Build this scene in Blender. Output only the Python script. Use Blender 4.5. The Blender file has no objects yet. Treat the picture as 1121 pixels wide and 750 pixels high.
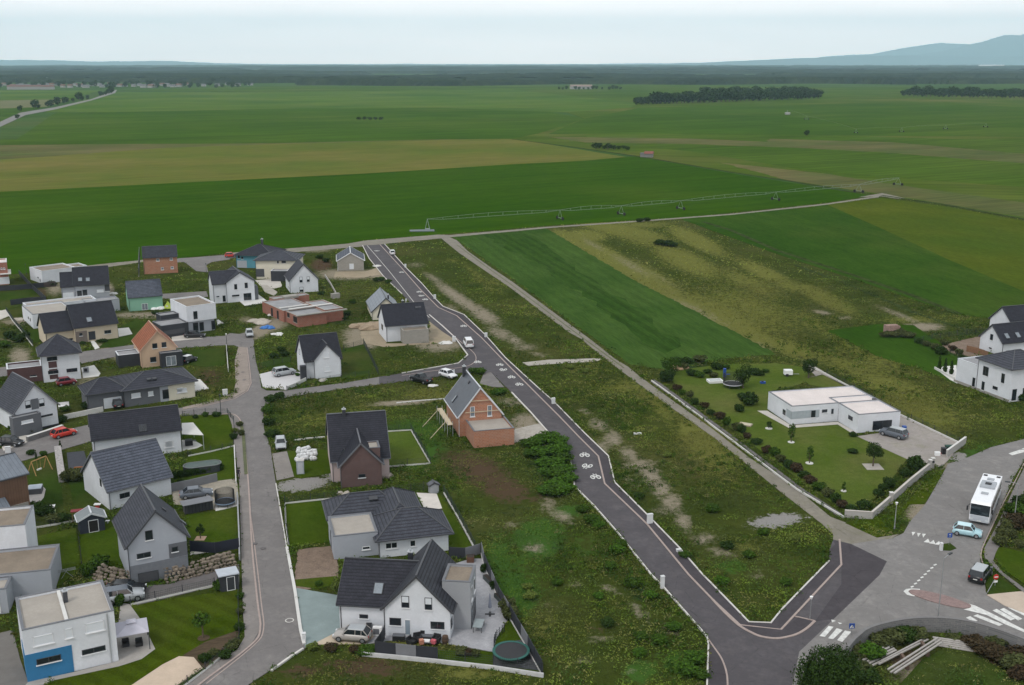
import bpy, bmesh, math, random
import numpy as np
from mathutils import Vector, Matrix
from mathutils.geometry import tessellate_polygon
random.seed(7); rng = np.random.default_rng(7)
R = math.radians
scene = bpy.context.scene
COL = scene.collection

# ---------------------------------------------------------------- camera
H = 60.0; F = 1205.0; PX, PY = 560.5, 375.0
PIT = math.atan(307/1205.0); CP, SP = math.cos(PIT), math.sin(PIT)
cam_d = bpy.data.cameras.new('camera'); cam = bpy.data.objects.new('camera', cam_d); COL.objects.link(cam)
cam.location = (0, 0, H); cam.rotation_euler = (math.pi/2-PIT, 0, 0)
cam_d.sensor_width = 36; cam_d.lens = 36*F/1121.0; cam_d.clip_end = 60000; cam_d.clip_start = 1
scene.camera = cam

def ray(x, y):
    rx = (x-PX)/F; ry = (PY-y)/F
    return rx, CP+ry*SP, -SP+ry*CP
def G(x, y, z=0.0):                      # a traced point of the photo set down on the level z
    dx, dy, dz = ray(x, y); t = (z-H)/dz
    return (dx*t, dy*t)
def GP(pts, z=0.0): return [G(p[0], p[1], z) for p in pts]
def zat(y, Y):                           # height of a traced row over a point Y metres ahead
    ry = (PY-y)/F
    return H + Y*(-SP+ry*CP)/(CP+ry*SP)

# ---------------------------------------------------------------- materials
MATS = {}
def newmat(name):
    m = bpy.data.materials.new(name); m.use_nodes = True
    nt = m.node_tree; b = nt.nodes['Principled BSDF']
    return m, nt, b
def N(nt, t, **kw):
    n = nt.nodes.new(t)
    for k, v in kw.items():
        if k.startswith('_'): n.inputs[k[1:].replace('_', ' ')].default_value = v
        else: setattr(n, k, v)
    return n
def noise(nt, vec, scale, detail=3, rough=.6, dist=0):
    n = N(nt, 'ShaderNodeTexNoise'); n.inputs['Scale'].default_value = scale
    n.inputs['Detail'].default_value = detail; n.inputs['Roughness'].default_value = rough
    n.inputs['Distortion'].default_value = dist
    nt.links.new(vec, n.inputs['Vector']); return n.outputs['Fac']
def mixc(nt, f, a, b, mode='MIX'):
    n = N(nt, 'ShaderNodeMix', data_type='RGBA', blend_type=mode, clamp_result=False)
    for s, v in ((0, f), (6, a), (7, b)):
        if hasattr(v, 'is_output') or isinstance(v, bpy.types.NodeSocket): nt.links.new(v, n.inputs[s])
        else: n.inputs[s].default_value = v if s == 0 else (*v[:3], 1)
    return n.outputs[2]
def ramp(nt, f, lo, hi):
    n = N(nt, 'ShaderNodeMapRange'); nt.links.new(f, n.inputs[0])
    n.inputs[1].default_value = lo; n.inputs[2].default_value = hi; return n.outputs[0]
def math_(nt, op, a, b=None):
    n = N(nt, 'ShaderNodeMath', operation=op)
    for i, v in enumerate((a, b)):
        if v is None: continue
        if isinstance(v, bpy.types.NodeSocket): nt.links.new(v, n.inputs[i])
        else: n.inputs[i].default_value = v
    return n.outputs[0]
def pos(nt): return N(nt, 'ShaderNodeNewGeometry').outputs['Position']
def oco(nt): return N(nt, 'ShaderNodeTexCoord').outputs['Object']
def bump(nt, b, h, dist, st=.6):
    n = N(nt, 'ShaderNodeBump'); n.inputs['Distance'].default_value = dist; n.inputs['Strength'].default_value = st
    nt.links.new(h, n.inputs['Height']); nt.links.new(n.outputs[0], b.inputs['Normal'])
def sc3(c, k): return tuple(min(1, x*k) for x in c)

def M(name, c, rough=.8, var=.12, scale=1.5, spec=.3, metal=0, bmp=0, bscale=8):
    if name in MATS: return MATS[name]
    m, nt, b = newmat(name); v = oco(nt)
    f = noise(nt, v, scale, 4, .65)
    col = mixc(nt, ramp(nt, f, .3, .7), sc3(c, 1-var), sc3(c, 1+var))
    f2 = noise(nt, v, scale*9, 2)
    col = mixc(nt, ramp(nt, f2, .35, .65), col, mixc(nt, .5, col, sc3(c, 1-var)))
    nt.links.new(col, b.inputs['Base Color'])
    b.inputs['Roughness'].default_value = rough; b.inputs['Specular IOR Level'].default_value = spec
    b.inputs['Metallic'].default_value = metal
    if bmp: bump(nt, b, noise(nt, v, bscale, 3), bmp)
    MATS[name] = m; return m

def tile_mat(name, c, row=.26, cols=0, var=.25):
    m, nt, b = newmat(name); v = oco(nt)
    sep = N(nt, 'ShaderNodeSeparateXYZ'); nt.links.new(v, sep.inputs[0])
    r = math_(nt, 'FRACT', math_(nt, 'DIVIDE', sep.outputs['Z'], row))
    dark = ramp(nt, r, .05, .4)                      # the lip of each course
    s = math_(nt, 'ADD', sep.outputs['X'], sep.outputs['Y'])
    cf = math_(nt, 'FRACT', math_(nt, 'DIVIDE', s, .33))
    cl = ramp(nt, cf, 0, .16)
    f = noise(nt, v, 1.1, 4, .7)
    col = mixc(nt, ramp(nt, f, .3, .7), sc3(c, 1-var), sc3(c, 1+var))
    f3 = noise(nt, v, 7, 2, .7)
    col = mixc(nt, ramp(nt, f3, .35, .65), mixc(nt, .35, col, (0, 0, 0)), col)
    col = mixc(nt, dark, mixc(nt, .82, col, (.008, .008, .01)), col)
    if cols: col = mixc(nt, cl, mixc(nt, cols, col, (.01, .01, .012)), col)
    nt.links.new(col, b.inputs['Base Color']); b.inputs['Roughness'].default_value = .65
    b.inputs['Specular IOR Level'].default_value = .15
    bump(nt, b, r, .03, .5)
    MATS[name] = m; return m
def seam_mat(name, c, step=.5, ax='X'):
    m, nt, b = newmat(name); v = oco(nt)
    sep = N(nt, 'ShaderNodeSeparateXYZ'); nt.links.new(v, sep.inputs[0])
    r = math_(nt, 'FRACT', math_(nt, 'DIVIDE', sep.outputs[ax], step))
    f = noise(nt, v, .8, 4, .7)
    col = mixc(nt, ramp(nt, f, .3, .7), sc3(c, .8), sc3(c, 1.2))
    col = mixc(nt, ramp(nt, r, 0, .14), sc3(c, .35), col)
    nt.links.new(col, b.inputs['Base Color']); b.inputs['Roughness'].default_value = .45
    MATS[name] = m; return m
def brick_mat(name, c1, c2, mortar, bw=.5, bh=.25):
    m, nt, b = newmat(name); v = oco(nt)
    sep = N(nt, 'ShaderNodeSeparateXYZ'); nt.links.new(v, sep.inputs[0])
    cmb = N(nt, 'ShaderNodeCombineXYZ')
    nt.links.new(math_(nt, 'ADD', sep.outputs[0], sep.outputs[1]), cmb.inputs[0]); nt.links.new(sep.outputs[2], cmb.inputs[1])
    t = N(nt, 'ShaderNodeTexBrick'); nt.links.new(cmb.outputs[0], t.inputs['Vector'])
    t.inputs['Scale'].default_value = 1; t.inputs['Brick Width'].default_value = bw; t.inputs['Row Height'].default_value = bh
    t.inputs['Mortar Size'].default_value = .02
    t.inputs['Color1'].default_value = (*c1, 1); t.inputs['Color2'].default_value = (*c2, 1); t.inputs['Mortar'].default_value = (*mortar, 1)
    f = noise(nt, v, .7, 4, .7)
    col = mixc(nt, ramp(nt, f, .35, .7), t.outputs['Color'], mixc(nt, .45, t.outputs['Color'], mortar))
    nt.links.new(col, b.inputs['Base Color']); b.inputs['Roughness'].default_value = .9
    MATS[name] = m; return m
def ground_mat(name, a, b_, c_=None, s1=.12, s2=.9, s3=5, ang=0, ax=1.0, bmp=.05, rough=.95, attr=False, stripe=None, streak=.5):
    """large soft patches, metre-size mottling and fine grain; ang/ax stretch it along the rows of a field"""
    m, nt, b = newmat(name); v = pos(nt)
    mp = N(nt, 'ShaderNodeMapping'); mp.inputs['Rotation'].default_value = (0, 0, -ang); nt.links.new(v, mp.inputs[0])
    mp2 = N(nt, 'ShaderNodeMapping'); mp2.inputs['Scale'].default_value = (1/ax, 1, 1); nt.links.new(mp.outputs[0], mp2.inputs[0])
    w = mp2.outputs[0]
    f1 = noise(nt, v, s1, 4, .6); f2 = noise(nt, w, s2, 4, .7); f3 = noise(nt, w, s3, 3, .7)
    col = mixc(nt, ramp(nt, f1, .38, .62), a, b_)
    if c_: col = mixc(nt, ramp(nt, noise(nt, v, s1*.37+.001, 3), .5, .66), col, c_)
    col = mixc(nt, ramp(nt, f2, .36, .64), mixc(nt, streak, col, sc3(a, .55)), col)
    col = mixc(nt, ramp(nt, f3, .36, .66), mixc(nt, .3, col, (0, 0, 0)), col)
    if stripe:
        sp = N(nt, 'ShaderNodeSeparateXYZ'); nt.links.new(mp.outputs[0], sp.inputs[0])
        s = math_(nt, 'SINE', math_(nt, 'MULTIPLY', sp.outputs['Y'], 2*math.pi/stripe[0]))
        col = mixc(nt, ramp(nt, s, -.6, .6), mixc(nt, stripe[1], col, (0, 0, 0)), col)
    if attr:
        ga = N(nt, 'ShaderNodeAttribute', attribute_name='ga'); g = N(nt, 'ShaderNodeSeparateColor'); nt.links.new(ga.outputs['Color'], g.inputs[0])
        gb = N(nt, 'ShaderNodeAttribute', attribute_name='gb'); g2 = N(nt, 'ShaderNodeSeparateColor'); nt.links.new(gb.outputs['Color'], g2.inputs[0])
        rag = noise(nt, v, .8, 8, .82)
        def layer(col, k, colour, colour2, lo=.42, hi=.58):
            # raggedness: patch strength plus noise, cut at a threshold
            t = math_(nt, 'ADD', k, math_(nt, 'MULTIPLY', math_(nt, 'SUBTRACT', rag, .5), 1.6))
            cc = mixc(nt, ramp(nt, f3, .3, .7), colour, colour2)
            return mixc(nt, ramp(nt, t, lo, hi), col, cc)
        col = layer(col, g.outputs[2], (.15, .145, .04), (.09, .105, .022))
        col = layer(col, g2.outputs[0], (.05, .105, .018), (.035, .08, .014))
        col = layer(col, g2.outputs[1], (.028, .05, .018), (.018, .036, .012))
        col = layer(col, g.outputs[1], (.085, .052, .035), (.06, .045, .025))
        col = layer(col, math_(nt, 'MULTIPLY', g.outputs[0], 1.45), (.29, .25, .195), (.16, .14, .095), .45, .85)
        col = layer(col, g2.outputs[2], (.27, .26, .25), (.2, .19, .18), .5, .56)
    nt.links.new(col, b.inputs['Base Color']); b.inputs['Roughness'].default_value = rough
    b.inputs['Specular IOR Level'].default_value = .0
    if bmp: bump(nt, b, f3, bmp, 1)
    MATS[name] = m; return m
def asphalt_mat(name, c, var=.24, wear=(.5, .5, .5), wk=.25):
    m, nt, b = newmat(name); v = pos(nt)
    f1 = noise(nt, v, .16, 6, .7, 1.2); f2 = noise(nt, v, 1.4, 4, .7); f3 = noise(nt, v, 14, 2)
    col = mixc(nt, ramp(nt, f1, .3, .7), sc3(c, 1-var), sc3(c, 1+var))
    col = mixc(nt, ramp(nt, f2, .35, .7), sc3(c, .86), col)
    col = mixc(nt, math_(nt, 'MULTIPLY', ramp(nt, noise(nt, v, .3, 6, .8), .5, .75), wk), col, wear)
    col = mixc(nt, ramp(nt, f3, .3, .7), mixc(nt, .15, col, (0, 0, 0)), col)
    vo = N(nt, 'ShaderNodeTexVoronoi', feature='DISTANCE_TO_EDGE'); vo.inputs['Scale'].default_value = .22; nt.links.new(v, vo.inputs['Vector'])     # repaired cracks
    ck = ramp(nt, math_(nt, 'ADD', vo.outputs['Distance'], math_(nt, 'MULTIPLY', noise(nt, v, 1.3, 3), .05)), .018, .034)
    col = mixc(nt, ck, mixc(nt, .3, col, (0, 0, 0)), col)
    nt.links.new(col, b.inputs['Base Color']); b.inputs['Roughness'].default_value = .9
    b.inputs['Specular IOR Level'].default_value = .1
    MATS[name] = m; return m

# ---------------------------------------------------------------- mesh building
class MB:
    def __init__(s): s.v = []; s.f = []
    def add(s, vs, fs):
        n = len(s.v); s.v += [tuple(p) for p in vs]; s.f += [tuple(i+n for i in f) for f in fs]; return s
    def box(s, x0, y0, z0, x1, y1, z1):
        return s.add([(x0,y0,z0),(x1,y0,z0),(x1,y1,z0),(x0,y1,z0),(x0,y0,z1),(x1,y0,z1),(x1,y1,z1),(x0,y1,z1)],
                     [(0,3,2,1),(4,5,6,7),(0,1,5,4),(1,2,6,5),(2,3,7,6),(3,0,4,7)])
    def cb(s, cx, cy, cz, sx, sy, sz, rz=0):
        c, k = math.cos(rz), math.sin(rz); vs = []
        for dz in (-.5, .5):
            for dx, dy in ((-.5,-.5),(.5,-.5),(.5,.5),(-.5,.5)):
                x, y = dx*sx, dy*sy; vs.append((cx+x*c-y*k, cy+x*k+y*c, cz+dz*sz))
        return s.add(vs, [(0,3,2,1),(4,5,6,7),(0,1,5,4),(1,2,6,5),(2,3,7,6),(3,0,4,7)])
    def bar(s, p, q, w, h=None):            # rectangular bar between two points
        h = h or w; p = Vector(p); q = Vector(q); d = (q-p)
        if d.length < 1e-6: return s
        d.normalize(); up = Vector((0,0,1)) if abs(d.z) < .95 else Vector((1,0,0))
        a = d.cross(up).normalized(); b = a.cross(d)
        vs = []
        for o in (p, q):
            for i, j in ((-1,-1),(1,-1),(1,1),(-1,1)): vs.append(o+a*(i*w/2)+b*(j*h/2))
        return s.add(vs, [(0,3,2,1),(4,5,6,7),(0,1,5,4),(1,2,6,5),(2,3,7,6),(3,0,4,7)])
    def cyl(s, p, q, r, r2=None, n=10):
        r2 = r if r2 is None else r2; p = Vector(p); q = Vector(q); d = (q-p).normalized()
        up = Vector((0,0,1)) if abs(d.z) < .9 else Vector((1,0,0)); a = d.cross(up).normalized(); b = a.cross(d); vs = []
        for o, rr in ((p, r), (q, r2)):
            for k in range(n):
                t = 2*math.pi*k/n; vs.append(o+a*(math.cos(t)*rr)+b*(math.sin(t)*rr))
        return s.add(vs, [(k, (k+1) % n, n+(k+1) % n, n+k) for k in range(n)]+[tuple(range(n))[::-1], tuple(range(n, 2*n))])
    def prism(s, poly, z0, z1):
        n = len(poly); area = sum(poly[i][0]*poly[(i+1) % n][1]-poly[(i+1) % n][0]*poly[i][1] for i in range(n))
        if area < 0: poly = poly[::-1]
        tri = tessellate_polygon([[Vector((p[0], p[1], 0)) for p in poly]])
        vs = [(p[0], p[1], z0) for p in poly]+[(p[0], p[1], z1) for p in poly]
        fs = []
        for t in tri:
            a, b, c = [poly[i] for i in t]
            if (b[0]-a[0])*(c[1]-a[1])-(c[0]-a[0])*(b[1]-a[1]) < 0: t = t[::-1]
            fs.append(tuple(i+n for i in t))
        fs += [(i, (i+1) % n, n+(i+1) % n, n+i) for i in range(n)]
        return s.add(vs, fs)
    def ball(s, c, r, n=8, sz=1.0, seed=0, rough=0):
        rr = random.Random(seed); vs = [(c[0], c[1], c[2]-r*sz)]; fs = []
        m = max(3, n//2)
        for i in range(1, m):
            t = math.pi*i/m
            for k in range(n):
                p = 2*math.pi*k/n; q = r*(1+rough*(rr.random()-.5))
                vs.append((c[0]+q*math.sin(t)*math.cos(p), c[1]+q*math.sin(t)*math.sin(p), c[2]-q*sz*math.cos(t)))
        vs.append((c[0], c[1], c[2]+r*sz)); top = len(vs)-1
        for k in range(n):
            fs.append((0, 1+(k+1) % n, 1+k)); b = 1+(m-2)*n; fs.append((top, b+k, b+(k+1) % n))
            for i in range(m-2):
                a = 1+i*n; fs.append((a+k, a+(k+1) % n, a+n+(k+1) % n, a+n+k))
        return s.add(vs, fs)
    def build(s, name, mat, parent=None, smooth=False):
        me = bpy.data.meshes.new(name); me.from_pydata(s.v, [], s.f); me.materials.append(mat)
        if smooth: me.polygons.foreach_set('use_smooth', [True]*len(me.polygons))
        me.update()
        o = bpy.data.objects.new(name, me); COL.objects.link(o); o.parent = parent; return o
def tag(o, label=None, cat=None, group=None, kind=None):
    if label: o['label'] = label
    if cat: o['category'] = cat
    if group: o['group'] = group
    if kind: o['kind'] = kind
    return o
def thing(name, label, cat, loc=(0,0,0), rz=0, group=None):
    o = bpy.data.objects.new(name, None); COL.objects.link(o); o.empty_display_size = .3
    o.location = loc if len(loc) == 3 else (*loc, 0); o.rotation_euler = (0, 0, rz)
    return tag(o, label, cat, group)
KIDS = {}
def copy_tree(o, parent=None, label=None):
    c = o.copy(); COL.objects.link(c); c.parent = parent
    if label: c['label'] = label
    for ch in list(o.children): copy_tree(ch, c)
    return c

NOGROW = []; WILD = []
SHN = [0]
def sheet(name, px, z, mat, nogrow=True, thick=.08, raw=False, jag=0):
    SHN[0] += 1; z += SHN[0]*.00012
    poly = px if raw else GP(px)
    if jag:
        rr = random.Random(len(px)*7+int(abs(px[0][0]))); out = []
        for i in range(len(poly)):
            a, b = poly[i], poly[(i+1) % len(poly)]; d = math.dist(a, b); n = max(1, int(d/(jag*2.5)))
            n = min(n, 60)
            for k in range(n):
                t = k/n; out.append((a[0]+(b[0]-a[0])*t+rr.uniform(-jag, jag)*.6, a[1]+(b[1]-a[1])*t+rr.uniform(-jag, jag)*.6))
        poly = out
    o = MB().prism(poly, z-thick, z).build(name, mat); o['kind'] = 'structure'
    if nogrow: NOGROW.append(poly)
    return o
def ribbon_mb(pts, w, z0, z1, mb=None):
    mb = mb or MB(); n = len(pts); L = []; Rr = []
    for i in range(n):
        a = Vector(pts[max(0, i-1)]); b = Vector(pts[min(n-1, i+1)]); d = (b-a).normalized(); nrm = Vector((-d.y, d.x))
        p = Vector(pts[i]); L.append(p+nrm*w/2); Rr.append(p-nrm*w/2)
    vs = []
    for i in range(n):
        for z in (z0, z1): vs.append((L[i].x, L[i].y, z)); vs.append((Rr[i].x, Rr[i].y, z))
    fs = []
    for i in range(n-1):
        a = 4*i; b = a+4
        fs += [(a+2, a+3, b+3, b+2), (a+1, b+1, b+3, a+3), (a, a+2, b+2, b)]
    fs += [(0, 1, 3, 2), (4*n-4, 4*n-2, 4*n-1, 4*n-3)]
    return mb.add(vs, fs)
def ribbon(name, px, w, z0, z1, mat, raw=False, nogrow=True):
    SHN[0] += 1; z1 += SHN[0]*.00012
    pts = px if raw else GP(px)
    o = ribbon_mb(pts, w, z0, z1).build(name, mat); o['kind'] = 'structure'
    if nogrow:
        for i in range(len(pts)-1):
            a = Vector(pts[i]); b = Vector(pts[i+1]); d = (b-a).normalized()*.1; q = Vector((-d.y, d.x))*(w*5+1)
            NOGROW.append([tuple(a+q), tuple(b+q), tuple(b-q), tuple(a-q)])
    return o
def smooth_pts(pts, n=4):               # Catmull-Rom
    out = []
    for i in range(len(pts)-1):
        p0 = pts[max(0, i-1)]; p1 = pts[i]; p2 = pts[i+1]; p3 = pts[min(len(pts)-1, i+2)]
        for k in range(n):
            t = k/n
            out.append(tuple(.5*((2*p1[j])+(-p0[j]+p2[j])*t+(2*p0[j]-5*p1[j]+4*p2[j]-p3[j])*t*t+(-p0[j]+3*p1[j]-3*p2[j]+p3[j])*t**3) for j in (0, 1)))
    return out+[pts[-1]]

# ---------------------------------------------------------------- light and air
w = bpy.data.worlds.new('World'); scene.world = w; w.use_nodes = True
nt = w.node_tree; bg = nt.nodes['Background']
SUN_EL, SUN_AZ = R(52), R(215)          # behind the camera, to its left
sky = N(nt, 'ShaderNodeTexSky', sky_type='NISHITA'); sky.sun_disc = False
sky.sun_elevation = SUN_EL; sky.sun_rotation = SUN_AZ; sky.dust_density = 3; sky.air_density = 1.0
tc = N(nt, 'ShaderNodeTexCoord')
mp = N(nt, 'ShaderNodeMapping'); mp.inputs['Scale'].default_value = (1, 1, 9); nt.links.new(tc.outputs['Generated'], mp.inputs[0])
cf = noise(nt, mp.outputs[0], 4.5, 6, .6, .6)
cloud = mixc(nt, ramp(nt, cf, .3, .7), (7.8, 7.9, 8.1), (8.9, 9.0, 9.1))
sz_ = N(nt, 'ShaderNodeSeparateXYZ'); nt.links.new(tc.outputs['Generated'], sz_.inputs[0])
cloud = mixc(nt, ramp(nt, sz_.outputs[2], .055, .16), mixc(nt, 1, cloud, (2.7, 2.3, 2.15), 'MULTIPLY'), cloud)
cloud = mixc(nt, ramp(nt, sz_.outputs[2], .015, .052), mixc(nt, 1, cloud, (1.3, 1.24, 1.2), 'MULTIPLY'), cloud)      # low sky brightened to offset what the haze takes from it
nt.links.new(mixc(nt, .9, sky.outputs[0], cloud), bg.inputs[0]); bg.inputs[1].default_value = .118
sd = bpy.data.lights.new('sun', 'SUN'); sd.energy = 1.35; sd.angle = R(14); sd.color = (1, .96, .9)
so = bpy.data.objects.new('sun', sd); COL.objects.link(so); so.rotation_euler = (math.pi/2-SUN_EL, 0, -R(215)+math.pi); so.location = (0, 0, 200)
scene.view_settings.view_transform = 'Standard'; scene.view_settings.look = 'None'
scene.view_settings.exposure = .09; scene.view_settings.gamma = 1; scene.view_settings.use_curve_mapping = False
scene.cycles.max_bounces = 5; scene.cycles.diffuse_bounces = 2; scene.cycles.glossy_bounces = 2; scene.cycles.transmission_bounces = 2
scene.cycles.volume_bounces = 2; scene.cycles.use_denoising = True; scene.cycles.caustics_reflective = False; scene.cycles.caustics_refractive = False
scene.cycles.use_adaptive_sampling = True
# ================================================================ GROUND, FIELDS, FAR COUNTRY
far_grass = ground_mat('far_grass', (.045, .095, .02), (.06, .115, .028), (.085, .12, .035), s1=.006, s2=.02, s3=.15, ax=5, bmp=0, streak=.25)
meadow = ground_mat('meadow', (.046, .066, .012), (.066, .082, .017), (.085, .09, .026), s1=.09, s2=.8, s3=4.5, bmp=.12, attr=True)
# one base sheet out to the horizon
MB().prism([(-33000, -3500), (33000, -3500), (33000, 36000), (-33000, 36000)], -.6, -.12).build('ground', far_grass)['kind'] = 'structure'

# fine meadow ground around the houses; patches of soil, gravel and dry grass are marked on it
X0, X1, Y0, Y1, ST = -205.0, 225.0, 70.0, 530.0, 1.0
nx, ny = int((X1-X0)/ST)+1, int((Y1-Y0)/ST)+1
gx, gy = np.meshgrid(X0+np.arange(nx)*ST, Y0+np.arange(ny)*ST)
patch = {k: np.zeros_like(gx) for k in ('dirt', 'brown', 'yellow', 'lush', 'dark', 'gravel')}
def blob(kind, px, py, rx, ry, k=1.0, ang=None):
    # ellipse traced in the photo: centre and half-axes in pixels, set down on the ground
    c = G(px, py); e = G(px+rx, py); f = G(px, py-ry)
    a = Vector((e[0]-c[0], e[1]-c[1])); b = Vector((f[0]-c[0], f[1]-c[1]))
    if ang is not None:
        t = R(ang); e2 = G(px+rx*math.cos(t), py-rx*math.sin(t)); f2 = G(px-ry*math.sin(t), py-ry*math.cos(t))
        a = Vector((e2[0]-c[0], e2[1]-c[1])); b = Vector((f2[0]-c[0], f2[1]-c[1]))
    det = a.x*b.y-a.y*b.x
    dx, dy = gx-c[0], gy-c[1]
    u = (dx*b.y-dy*b.x)/det; v = (a.x*dy-a.y*dx)/det
    patch[kind][:] = np.maximum(patch[kind], k*np.exp(-(u*u+v*v)*.7))
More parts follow.
